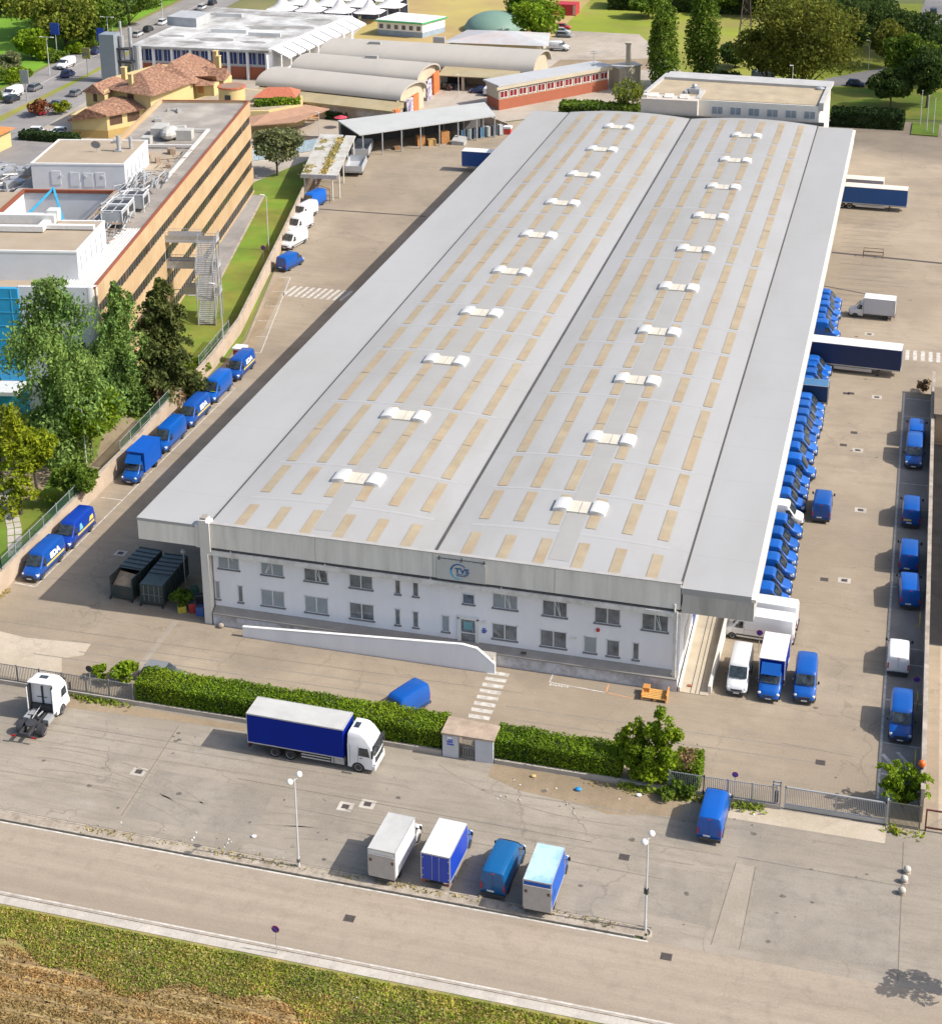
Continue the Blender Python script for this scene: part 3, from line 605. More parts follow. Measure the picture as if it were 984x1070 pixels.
# east side doors (under the canopy)
for i in range(26):
    y = 133+i*6.1
    mb = MB(); mb.box(XC, XC+.08, y, y+3.0, 1.25 if i else 1.25, 4.2); wb(mb, 'dock_door', BLUEP if i % 3 else LGREYM, wh)
for i in range(14):
    y = 150+i*9.8
    mb = MB(); mb.box(XA-.08, XA, y, y+3.4, 1.25, 4.6); wb(mb, 'dock_door', LGREYM, wh)

# entrance ramp with its white side wall
mb = MB(); prof = [(-58.0,0),(-33.2,0),(-33.2,.95),(-34.9,2.35),(-36.3,2.55),(-44,1.95),(-51.7,1.4),(-58.0,1.05)]
mb.add([(p[0],128.0-.0,p[1]) for p in prof]+[(p[0],128.22,p[1]) for p in prof], [tuple(range(8)),tuple(range(15,7,-1))]+[(i+8,(i+1)%8+8,(i+1)%8,i) for i in range(8)])
rt = wthing('entrance_ramp', 'long white wall of the sloping footway up to the glazed entrance', 'ramp', (-45,128.6,0))
wb(mb, 'side_wall', FAC, rt, fix=True)
mb = MB(); n = 6
for i in range(8):
    q = prof[2+i] if 2+i < 8 else None
for (a, b2) in (((-33.2,.95),(-34.9,2.35)),((-34.9,2.35),(-36.3,2.55)),((-36.3,2.55),(-58.0,1.05))):
    mb.add([(a[0],127.95,a[1]),(b2[0],127.95,b2[1]),(b2[0],128.27,b2[1]),(a[0],128.27,a[1]),(a[0],127.95,a[1]+.06),(b2[0],127.95,b2[1]+.06),(b2[0],128.27,b2[1]+.06),(a[0],128.27,a[1]+.06)],
        [(0,1,2,3),(7,6,5,4),(0,4,5,1),(1,5,6,2),(2,6,7,3),(3,7,4,0)])
wb(mb, 'wall_cap', mat('cap_white', (.76,.76,.75), .6, var=.06, scale=1), rt, fix=True)
mb = MB(); mb.prism([(-57.9,128.22),(-35.2,128.22),(-35.2,129.28),(-57.9,129.28)], -.04, [.1,1.45,1.45,.1]); mb.box(-35.2,-33.4,128.22,129.28,-.04,1.45); wb(mb, 'footway', CONC, rt)
# concrete loading ramp at the east corner
lr = wthing('loading_ramp', 'concrete loading ramp with low kerb walls at the east corner of the warehouse', 'ramp', (-15.3,136,0))
mb = MB(); mb.prism([(-16.5,129.35),(-13.95,129.35),(-13.75,146),(-16.5,146)], -.04, [.06,.06,1.25,1.25]); wb(mb, 'slab', mat('ramp_concrete', (.43,.37,.28), .9, var=.12, scale=.7, space='world'), lr)
mb = MB()
for x in (-15.55,-15.1,-14.75): mb.prism([(x,129.4),(x+.06,129.4),(x+.1,146),(x+.04,146)], 0, [.075,.075,1.262,1.262])
wb(mb, 'groove', GUTT, lr)
mb = MB(); mb.prism([(-14.0,129.8),(-13.72,129.8),(-13.5,146),(-13.78,146)], 0, [.75,.75,2.0,2.0]); mb.prism([(-16.6,129.35),(-16.42,129.35),(-16.42,146),(-16.6,146)], 0, [.5,.5,1.7,1.7]); wb(mb, 'kerb_wall', mat('ramp_wall_white', (.66,.63,.57), .8, var=.1, scale=.8, space='world'), lr)
mb = MB(); mb.box(-15.9,-15.55,130.2,130.5,.12,.2); wb(mb, 'rust_plate', mat('rust', (.28,.08,.03), .9, var=.2, scale=4), lr)

# ================================================================== VEHICLES (local: forward +Y, origin on the ground)
def paint(name, col, **k): return mat(name, col, .34, var=.04, scale=.6, coat=.28, objrand=.14, spec=.5, col2=tuple(c*.85+.004 for c in col), scale2=1.3, amt2=.15, **k)
P_BLUE = paint('paint_royal_blue', (.001,.082,.37))
P_BLUE2 = paint('paint_bright_blue', (.001,.100,.45))
P_NAVY = paint('paint_navy', (.006,.045,.26))
P_TEAL = paint('paint_petrol_blue', (.004,.105,.29))
P_WHITE = paint('paint_vehicle_white', (.74,.75,.76))
P_BLACK = paint('paint_black', (.02,.022,.028)); P_GREYC = paint('paint_grey', (.17,.18,.19)); P_SILV = paint('paint_silver', (.45,.46,.47)); P_RED = paint('paint_red', (.42,.015,.02)); P_DKBLUE = paint('paint_dark_blue', (.015,.03,.11))
V_GLASS = mat('vehicle_glass', (.035,.045,.05), .06, scale=2.2, var=.9, spec=.8)  # strong tone noise paints partial reflections and interior brightness into the glass
V_PLASTIC = mat('vehicle_plastic', (.035,.036,.04), .6, var=.1, scale=3)
V_RIM = mat('wheel_rim', (.42,.43,.44), .4, metal=.6, var=.1)
V_RIMD = mat('steel_rim_dark', (.10,.10,.11), .5, var=.1)
V_LAMP = mat('headlamp', (.66,.68,.7), .12, var=.05, spec=.8)
V_TAIL = mat('tail_lamp', (.42,.015,.02), .25, var=.05)
V_AMBER = mat('amber_lamp', (.6,.2,.02), .3)
V_PLATE = mat('number_plate', (.68,.68,.64), .5)
V_YEL = mat('stripe_yellow', (.75,.58,.08), .45)
V_WLET = mat('lettering_white', (.8,.8,.82), .5)
V_SHELF = mat('dashboard_pale', (.30,.34,.30), .6, var=.5, scale=3)
B_WHITE = mat('box_white', (.74,.74,.73), .5, var=.04, scale=.5, col2=(.6,.59,.56), scale2=.5, amt2=.3)
B_BLUE = mat('box_blue_sheet', (.001,.085,.43), .5, var=.05, scale=.7, bump=.12, bscale=1.2)
B_NAVY = mat('box_navy_curtain', (.001,.018,.25), .65, spec=.15, var=.07, scale=.6, bump=.25, bscale=1.5, stretch=(1,1,.15))
B_SKY = mat('box_roof_faded_blue', (.42,.60,.72), .45, var=.05, scale=.5, col2=(.08,.30,.62), scale2=.42, amt2=.45)
B_ALU = mat('aluminium', (.48,.47,.46), .5, metal=.25, var=.08, scale=1.2)
B_GREYR = mat('box_roof_translucent', (.47,.47,.45), .5, var=.1, scale=.5, stretch=(1,.6,1), col2=(.36,.36,.34), scale2=.4, amt2=.3)

def ring13(st):
    y, zb, zt, ws, wbm, wr, zm = st
    h = [(ws*.93,zb),(ws,zb+.10),(wbm,zm),(wbm*.995,zm+(zt-zm)*.3),(wbm+(wr-wbm)*.55,zm+(zt-zm)*.74),(wr,zt-.055),(wr-.10,zt-.008),(wr*.45,zt+.018)]
    return [(x,y,z) for x, z in h]+[(-x,y,z) for x, z in h[::-1]]
def stat_at(sts, y):
    for a, b2 in zip(sts, sts[1:]):
        if a[0] <= y <= b2[0]:
            t = (y-a[0])/(b2[0]-a[0]); return tuple(p+(q-p)*t for p, q in zip(a, b2))
    return sts[0] if y < sts[0][0] else sts[-1]
def xside(sts, y, z):
    r = ring13(stat_at(sts, y))[:8]
    for a, b2 in zip(r, r[1:]):
        if a[2] <= z <= b2[2] and b2[2] > a[2]: t = (z-a[2])/(b2[2]-a[2]); return a[0]+(b2[0]-a[0])*t
    return r[5][0]
def side_patch(mb, sts, poly, off, side, sub=3):
    """a panel following the body side; poly = [(y,z)...] as a 4-gon split into a grid"""
    (a, b2, c, d) = poly; n = sub; vs = []
    for j in range(n+1):
        v = j/n
        for i in range(n+1):
            u = i/n
            y = (a[0]*(1-u)+b2[0]*u)*(1-v)+(d[0]*(1-u)+c[0]*u)*v; z = (a[1]*(1-u)+b2[1]*u)*(1-v)+(d[1]*(1-u)+c[1]*u)*v
            vs.append((side*(xside(sts,y,z)+off), y, z))
    fs = [(j*(n+1)+i, j*(n+1)+i+1, (j+1)*(n+1)+i+1, (j+1)*(n+1)+i) for j in range(n) for i in range(n)]
    if side < 0: fs = [f[::-1] for f in fs]
    mb.add(vs, fs)
def wheel(root, x, y, r=.34, w=.23, rim=V_RIM, dual=False, n=20):
    s = 1 if x > 0 else -1
    mb = MB(); x0 = x-s*w*(2.1 if dual else 1); 
    ri = r*.86
    rings = []
    for xx, rr in ((x0,ri),(x0+s*.03,r),(x-s*.03,r),(x,ri),(x-s*.012,r*.64)):
        rings.append([(xx, y+rr*math.cos(2*math.pi*i/n), r+rr*math.sin(2*math.pi*i/n)) for i in range(n)])
    mb.loft(rings); t = mb.build('wheel', BLACKR, root, smooth=40, fix=True)
    mb = MB()
    m = 12; rr = r*.63; 
    vs = [(x-s*(.03 if not dual else .11), y, r)]
    for i in range(m*2):
        a = math.pi*i/m; k = rr if i % 2 == 0 else rr*.97
        vs.append((x+s*.004, y+k*math.cos(a), r+k*math.sin(a)))
    for i in range(m*2):
        a = math.pi*i/m; k = rr*.42 
        vs.append((x-s*(.035 if not dual else .12), y+k*math.cos(a), r+k*math.sin(a)))
    fs = []
    for i in range(2*m):
        j = (i+1) % (2*m); fs.append((0, 1+2*m+i, 1+2*m+j)); fs.append((1+i, 1+j, 1+2*m+j, 1+2*m+i))
    mb.add(vs, fs); mb.build('rim', rim, t, fix=True)
    return t
def arch(mb, x, y, r):
    s = 1 if x > 0 else -1; n = 16
    vs = [(x, y, r*.9)]+[(x, y+(r+.085)*math.cos(math.pi*i/n), r*.75+(r+.11)*math.sin(math.pi*i/n)) for i in range(n+1)]+[(x, y-(r+.085), .26),(x, y+(r+.085), .26)]
    mb.add(vs, [(0,)+tuple(range(1,n+2))+(n+2,n+3)][0:0]+[(0,i,i+1) for i in range(1,n+1)]+[(0,n+1,n+2),(0,n+2,n+3),(0,n+3,1)])

def make_van(color, L=5.9, H=2.55, W=1.98, glazed=True, livery=None, rear=True, shelf=True, rim=V_RIM):
    root = thing('van', 'van', 'van')
    w = W/2; yr = -L/2; yf = L/2; zm = 1.22
    sts = [(yr,.42,H-.30,w-.10,w-.06,w-.26,zm),(yr+.05,.34,H-.10,w-.05,w-.02,w-.20,zm),(yr+.18,.30,H-.02,w-.02,w,w-.16,zm),(yr+1.4,.28,H,w-.02,w,w-.15,zm),
           (yf-2.0,.28,H,w-.02,w,w-.15,zm),(yf-1.75,.28,H-.07,w-.02,w,w-.16,zm),(yf-1.62,.28,H-.22,w-.02,w,w-.17,zm),(yf-.95,.28,1.40,w-.02,w-.01,w-.14,1.08),(yf-.86,.28,1.31,w-.03,w-.02,w-.12,1.0),
           (yf-.35,.30,1.13,w-.06,w-.06,w-.17,.9),(yf-.12,.33,.98,w-.15,w-.15,w-.28,.75),(yf-.02,.38,.78,w-.24,w-.25,w-.38,.58),(yf+.01,.44,.66,w-.34,w-.35,w-.45,.55)]
    mb = MB(); mb.loft([ring13(s) for s in sts]); mb.build('body', color, root, smooth=38, fix=True)
    # windscreen: follows the slope between the stations
    mb = MB(); n = 6; vs = []
    for j in range(5):
        v = .04+.92*j/4; st = stat_at(sts, (yf-1.62)+.67*v)
        ww = (w-.20)-.02*v+.05*v; z = st[2]
        for i in range(n+1):
            u = -1+2*i/n; vs.append((u*ww, st[0]+.05+.05*(1-u*u), z+.05+.012*(1-u*u)))
    mb.add(vs, [(j*(n+1)+i,(j+1)*(n+1)+i,(j+1)*(n+1)+i+1,j*(n+1)+i+1) for j in range(4) for i in range(n)])
    ws = mb.build('windscreen', V_GLASS, root, smooth=60)
    if shelf:
        mb = MB(); mb.cbox((-.28,yf-.965,1.448),.52,.15,.012); mb.cbox((.42,yf-.99,1.478),.3,.12,.012); mb.build('dashboard_paper', V_SHELF, ws)
    mb = MB()
    for k in (-.35,.35): mb.tube((k,yf-.86,1.40),(k+.42,yf-1.0,1.50),.013,n=4)
    mb.build('wiper', V_PLASTIC, ws)
    for s in (1,-1):
        mb = MB(); side_patch(mb, sts, [(yf-1.95,1.30),(yf-1.05,1.28),(yf-1.52,1.98),(yf-1.95,2.02)], .008, s); mb.build('side_window', V_GLASS, root, smooth=60)
        mb = MB(); mb.ball((s*(w+.16),yf-1.30,1.62),.10,.06,.19,8,6); mb.tube((s*(w-.06),yf-1.28,1.45),(s*(w+.14),yf-1.3,1.52),.03,n=5); mb.build('wing_mirror', V_PLASTIC, root, smooth=50)
        mb = MB(); 
        xs = lambda y: xside(sts, y, .98)
        side_patch(mb, sts, [(yf-.40,.72),(yf-.10,.66),(yf-.16,.90),(yf-.46,1.02)], .012, s, 2); mb.ball((s*(w-.22),yf-.17,.86),.17,.10,.13,8,6); mb.build('headlight', V_LAMP, root, smooth=50)
        mb = MB(); mb.box(s*(w-.11)-.06,s*(w-.11)+.06,yr-.03,yr+.06,.80,1.38); mb.build('taillight', V_TAIL, root)
        mb = MB(); side_patch(mb, sts, [(yr+.3,.52),(yf-1.3,.52),(yf-1.3,.66),(yr+.3,.66)], .012, s, 6)
        side_patch(mb, sts, [(yr+.35,1.20),(yf-2.1,1.20),(yf-2.1,1.215),(yr+.35,1.215)], .004, s, 4)
        side_patch(mb, sts, [(yf-2.05,.7),(yf-2.03,.7),(yf-2.03,2.2),(yf-2.05,2.2)], .004, s, 4)
        side_patch(mb, sts, [(yf-.98,.7),(yf-.96,.7),(yf-.96,1.3),(yf-.98,1.3)], .004, s, 2)
        if s > 0: side_patch(mb, sts, [(yf-3.2,.7),(yf-3.18,.7),(yf-3.18,2.2),(yf-3.2,2.2)], .004, s, 4)
        mb.build('side_trim', V_PLASTIC, root)
        for y in (yr+1.15, yf-.95):
            mb = MB(); arch(mb, s*(w+.003), y, .34); 
            mb.build('wheel_arch', V_PLASTIC, root)
            wheel(root, s*(w+.006), y, .34, .24, rim, n=16)
    mb = MB(); mb.prism([(-w+.03,yf-.30),(w-.03,yf-.30),(w-.12,yf-.07),(w-.35,yf+.05),(-w+.35,yf+.05),(-w+.12,yf-.07)],.28,.58); mb.prism([(-w+.42,yf-.1),(w-.42,yf-.1),(w-.5,yf+.045),(-w+.5,yf+.045)],.66,.82); mb.build('front_bumper', V_PLASTIC, root)
    mb = MB(); mb.box(-.26,.26,yf+.05,yf+.065,.42,.53); mb.build('number_plate', V_PLATE, root)
    if rear:
        mb = MB(); mb.box(-w+.06,w-.06,yr-.12,yr+.1,.30,.55); mb.box(-.008,.008,yr-.012,yr,.5,H-.3); mb.build('rear_bumper', V_PLASTIC, root)
        mb = MB()
        for s in (1,-1): mb.box(s*.43-.30,s*.43+.30,yr-.004,yr+.09,1.35,1.95)
        mb.box(.05,.12,yr-.03,yr,1.0,1.2); mb.build('rear_door_panel', color if not glazed else mat('rear_panel_dark',(.006,.012,.05),.2), root) if rear == 'glass' else None
        mb = MB(); mb.box(-.45,.10,yr-.03,yr-.005,.64,.78); mb.build('number_plate', V_PLATE, root)
        mb = MB(); mb.cbox((0,yr+.03,H-.23),.26,.07,.05); mb.build('brake_light', V_TAIL, root)
    if livery:
      for sd in (1, -1):
        mb = MB(); side_patch(mb, sts, [(yr+.35,.96),(yf-1.9,.96),(yf-1.9,1.20),(yr+.35,1.20)], .022, sd, 6); mb.build('side_stripe', V_YEL, root)
        if livery == 'full':
            t = text_mesh('SDA', .80, .05)
            put_mesh('side_lettering', t, V_WLET, root, Matrix.Translation((sd*(w-.01),yf-3.75,1.68)) @ Matrix.Rotation(math.radians(90*sd),4,'Z') @ Matrix.Rotation(math.radians(82),4,'X') @ Matrix.Scale(1.30,4,(1,0,0)))
        else:
            mb = MB(); side_patch(mb, sts, [(yf-3.1,1.35),(yf-2.3,1.35),(yf-2.5,2.0),(yf-2.85,2.05)], .024, sd, 2); mb.build('side_emblem', mat('emblem_cyan',(.18,.5,.7),.5), root)
            mb = MB(); side_patch(mb, sts, [(yr+.5,1.40),(yr+1.5,1.40),(yr+1.2,1.85),(yr+.55,1.9)], .024, sd, 2); mb.build('side_emblem', V_YEL, root)
    root['L'] = L
    return root

def make_boxtruck(cabm, sidem, roofm, boxL=4.3, H=3.15, W=2.15, taillift=False, rearm=None, deflector=False, dual=True, rframe=B_ALU, doors=True):
    root = thing('box_truck', 'box truck', 'truck')
    w = .99; yb = -(boxL+2.0)/2; y0 = yb+boxL; yf = y0+2.05; zm = 1.22; Hc = 2.25
    sts = [(y0+.05,.34,Hc,w-.02,w,w-.15,zm),(yf-1.72,.34,Hc,w-.02,w,w-.16,zm),(yf-1.6,.34,Hc-.14,w-.02,w,w-.17,zm),(yf-.95,.34,1.42,w-.02,w-.01,w-.14,1.08),(yf-.86,.34,1.33,w-.03,w-.02,w-.12,1.0),
           (yf-.35,.34,1.15,w-.06,w-.06,w-.17,.9),(yf-.12,.36,1.0,w-.15,w-.15,w-.28,.75),(yf,.42,.7,w-.3,w-.3,w-.42,.58)]
    mb = MB(); mb.loft([ring13(s) for s in sts]); mb.build('cab', cabm, root, smooth=38, fix=True)
    mb = MB(); n = 6; vs = []
    for j in range(5):
        v = .05+.9*j/4; st = stat_at(sts, (yf-1.6)+.65*v)
        for i in range(n+1):
            u = -1+2*i/n; vs.append((u*(w-.17), st[0]+.05+.05*(1-u*u), st[2]+.05))
    mb.add(vs, [(j*(n+1)+i,(j+1)*(n+1)+i,(j+1)*(n+1)+i+1,j*(n+1)+i+1) for j in range(4) for i in range(n)]); ws = mb.build('windscreen', V_GLASS, root, smooth=60)
    mb = MB(); mb.cbox((.1,yf-.965,1.462),.45,.15,.012); mb.build('dashboard_paper', V_SHELF, ws)
    for s in (1,-1):
        mb = MB(); side_patch(mb, sts, [(yf-1.85,1.32),(yf-1.05,1.30),(yf-1.52,1.96),(yf-1.85,2.0)], .008, s); mb.build('side_window', V_GLASS, root, smooth=60)
        mb = MB(); mb.ball((s*(w+.24),yf-1.25,1.62),.11,.06,.22,8,6); mb.tube((s*(w-.06),yf-1.25,1.45),(s*(w+.22),yf-1.25,1.55),.03,n=5); mb.build('wing_mirror', V_PLASTIC, root, smooth=50)
        mb = MB(); mb.ball((s*(w-.2),yf-.17,.88),.18,.11,.14,8,6); mb.build('headlight', V_LAMP, root, smooth=50)
        mb = MB(); mb.box(s*(W/2-.18)-.1,s*(W/2-.18)+.1,yb-.03,yb+.03,.55,.70); mb.build('taillight', V_TAIL, root)
        mb = MB(); arch(mb, s*(w+.003), yf-.95, .34); mb.build('wheel_arch', V_PLASTIC, root)
        wheel(root, s*(w+.006), yf-.95, .34, .24, V_RIMD, n=16); wheel(root, s*(w+.03), yb+1.25, .34, .22, V_RIMD, dual=dual, n=16)
    mb = MB(); mb.box(-w+.12,w-.12,yf-.14,yf+.02,.30,.52); mb.box(-.45,.45,yf-.03,yf+.03,.66,.78); mb.build('front_bumper', V_PLASTIC, root)
    mb = MB(); mb.box(-.26,.26,yf+.02,yf+.035,.42,.53); mb.build('number_plate', V_PLATE, root)
    mb = MB(); mb.box(-.45,.45,yb+.1,y0+.4,.42,.72); mb.box(-W/2+.1,W/2-.1,yb-.02,yb+.1,.46,.56); mb.build('chassis', V_PLASTIC, root)
    z0 = .78
    mb = MB(); mb.box(-W/2,W/2,yb,y0,z0,H-.03); b2 = mb.build('box_body', sidem, root)
    mb = MB(); mb.box(-W/2+.01,W/2-.01,yb+.01,y0-.01,H-.03,H); mb.build('box_roof', roofm, root)
    mb = MB(); e = .03
    for s in (1,-1):
        mb.box(s*W/2-e,s*W/2+e*.7,yb-.01,y0+.01,H-.06,H+.012); mb.box(s*W/2-e,s*W/2+e*.7,yb-.01,y0+.01,z0-.02,z0+.07); mb.box(s*W/2-.06,s*W/2+e*.7,yb-.015,yb+.05,z0,H); mb.box(s*W/2-.06,s*W/2+e*.7,y0-.05,y0+.015,z0,H)
    mb.box(-W/2,W/2,yb-.015,yb+.03,H-.1,H+.01); mb.box(-W/2,W/2,y0-.03,y0+.015,H-.06,H+.01); mb.build('box_edging', rframe, root)
    if taillift:
        mb = MB(); mb.box(-W/2+.03,W/2-.03,yb-.09,yb-.02,z0-.1,H-.42); tl = mb.build('tail_lift', mat('lift_platform',(.43,.41,.39),.55,metal=.2,var=.08,scale=2), root)
        mb = MB(); 
        for s in (1,-1): mb.box(s*(W/2-.2)-.1,s*(W/2-.2)+.1,yb-.11,yb-.09,H-1.05,H-.8)
        mb.build('lift_lamp', mat('lamp_brown',(.12,.06,.04),.5), tl)
        mb = MB(); mb.box(-W/2+.1,W/2-.1,yb-.06,yb+.02,.5,.62)
        for s in (.5,-.5): mb.box(s-.06,s+.06,yb-.12,yb+.3,.4,.66)
        mb.build('lift_arm', V_PLASTIC, tl)
    elif doors:
        mb = MB(); rm = rearm or sidem; mb.box(-W/2+.07,-.012,yb-.022,yb,z0+.04,H-.12); mb.build('rear_door', rm, root)
        mb = MB(); mb.box(.012,W/2-.07,yb-.022,yb,z0+.04,H-.12); dd = mb.build('rear_door', rm, root)
        mb = MB()
        for x in (-.28,.28): mb.tube((x,yb-.045,z0+.05),(x,yb-.045,H-.15),.015,n=4)
        for s in (1,-1):
            for z in (z0+.3,1.7,H-.4): mb.box(s*(W/2-.1)-.08,s*(W/2-.1)+.08,yb-.035,yb-.02,z,z+.05)
        mb.build('door_bar', B_ALU, dd)
    if deflector:
        mb = MB(); mb.add([(-.85,y0+.25,Hc),( .85,y0+.25,Hc),(.85,y0+1.05,Hc+.02),(-.85,y0+1.05,Hc+.02),(-.85,y0+.2,H-.25),(.85,y0+.2,H-.25)],[(0,3,2,1),(3,4,5,2)[::-1],(0,1,5,4)[::-1],(0,4,3),(1,2,5)]); mb.build('roof_deflector', cabm, root, fix=True)
    return root

def cab_rings(w, y0, yf, H, zb=.45):
    # a tall cab-over cab: rings are z-levels in plan
    prof = [(zb,0,0),(.95,0,.02),(1.55,0,.02),(1.62,0,.0),(2.55,.0,-.18),(2.75,.03,-.28),(3.25,.07,-.62),(H-.15,.12,-.98),(H-.02,.22,-1.2),(H,.45,-1.45)]
    rings = []
    for z, dx, dy in prof:
        a = w-dx; f = yf+dy; c = .16
        rings.append([(a,y0+dx*.4,z),(a,f-c*1.5,z),(a-.04,f-c*.6,z),(a-c,f-.03,z),(a*.5,f+.03,z),(0,f+.05,z),(-a*.5,f+.03,z),(-a+c,f-.03,z),(-a+.04,f-c*.6,z),(-a,f-c*1.5,z),(-a,y0+dx*.4,z)])
    return rings
def big_cab(root, y0, yf, H, open_back=False):
    w = 1.24
    mb = MB(); mb.loft(cab_rings(w, y0, yf, H)); mb.build('cab', P_WHITE, root, smooth=40, fix=True)
    mb = MB(); vs = []
    for z, dy in ((1.70,-.01),(2.1,-.09),(2.5,-.165)):
        for u in (-1.08,-.6,0,.6,1.08): vs.append((u, yf+dy+.075-(.055 if abs(u) > 1 else 0), z))
    mb.add(vs, [(j*5+i,j*5+i+1,(j+1)*5+i+1,(j+1)*5+i) for j in range(2) for i in range(4)]); mb.build('windscreen', V_GLASS, root, smooth=60, fix=True)
    mb = MB(); mb.box(-1.0,1.0,yf-.05,yf+.20,2.62,2.68); mb.build('sun_visor', V_PLASTIC, root)
    mb = MB(); mb.box(-.42,.42,y0+.35,y0+.95,H-.01,H+.05) if 0 else mb.box(-.38,.38,y0+.30,y0+.75,H-.02,H+.04); mb.build('roof_hatch', V_GLASS, root)
    mb = MB(); mb.box(-.9,.9,yf+.02,yf+.07,.95,1.5); mb.build('grille', V_PLASTIC, root)
    mb = MB(); mb.box(-1.22,1.22,yf-.1,yf+.09,.38,.80); mb.build('front_bumper', P_WHITE, root)
    mb = MB(); mb.box(-.28,.28,yf+.09,yf+.105,.45,.57); mb.build('number_plate', V_PLATE, root)
    for s in (1,-1):
        mb = MB(); x = s*(w+.006); mb.add([(x,y0+.95,1.65),(x,yf-.35,1.62),(x,yf-.5,2.45),(x,y0+1.0,2.45)], [(0,1,2,3)]); mb.build('side_window', V_GLASS, root)
        mb = MB(); mb.box(s*1.0-.17,s*1.0+.17,yf+.02,yf+.10,.82,1.0); mb.build('headlight', V_LAMP, root)
        mb = MB(); mb.box(s*(w+.2)-.09,s*(w+.2)+.09,yf-.12,yf+.02,1.75,2.45); mb.tube((s*w,yf-.1,2.4),(s*(w+.2),yf-.05,2.4),.03,n=4); mb.build('wing_mirror', V_PLASTIC, root)
        mb = MB(); mb.box(s*(w+.004)-.004,s*(w+.004)+.004,y0+.2,y0+.22,.8,2.6); mb.box(s*(w+.004)-.004,s*(w+.004)+.004,y0+.9,y0+.92,.8,2.6); mb.box(s*(w+.006)-.01,s*(w+.006)+.01,y0+1.05,y0+1.3,1.4,1.46); mb.build('door_gap', V_PLASTIC, root)
        mb = MB(); arch(mb, s*(w+.008), yf-1.38, .50); mb.build('wheel_arch', V_PLASTIC, root)
        wheel(root, s*(w+.012), yf-1.38, .50, .30, V_RIM)
def make_rigid():
    root = thing('curtain_truck', 't', 'truck')
    yb = -5.75; y0 = 2.9; yf = 5.55; W = 2.55; H = 3.95; z0 = 1.15
    big_cab(root, y0+.35, yf, 3.75)
    mb = MB(); mb.box(-W/2,W/2,yb,y0,z0,H-.06); mb.build('curtain', B_NAVY, root)
    mb = MB(); mb.box(-W/2+.01,W/2-.01,yb+.01,y0-.01,H-.06,H); mb.build('box_roof', B_GREYR, root)
    mb = MB()
    for s in (1,-1): mb.box(s*W/2-.02,s*W/2+.025,yb,y0,H-.10,H+.015); mb.box(s*W/2-.02,s*W/2+.025,yb,y0,z0-.06,z0+.03)
    mb.box(-W/2,W/2,y0-.03,y0+.03,H-.1,H+.02); mb.box(-W/2,W/2,yb-.03,yb+.03,z0-.1,H+.02); mb.build('box_edging', B_ALU, root)
    mb = MB(); mb.box(-.5,.5,yb+.1,y0+1.0,.75,1.1); mb.box(-1.1,1.1,yb-.02,yb+.12,.5,.62)
    for s in (1,-1):
        for y in (-.7,.2,1.1,2.0): mb.box(s*1.22-.03,s*1.22+.03,y-.06,y+.06,.5,1.1)
    mb.build('chassis', V_PLASTIC, root)
    for s in (1,-1):
        mb = MB(); mb.box(s*1.25-.03,s*1.25+.03,-.9,1.7,.55,.66); mb.box(s*1.25-.03,s*1.25+.03,-.9,1.7,.82,.92); mb.build('side_guard', B_ALU, root)
        mb = MB(); mb.box(s*1.0-.25,s*1.0+.25,1.8,2.9,.5,1.05); mb.build('fuel_tank', GREYM, root)
        for y in (-3.35,-1.95): wheel(root, s*1.25, y, .50, .28, V_RIM, dual=True)
        mb = MB(); mb.box(s*1.0-.14,s*1.0+.14,yb-.06,yb-.02,.62,.76); mb.build('taillight', V_TAIL, root)
    return root
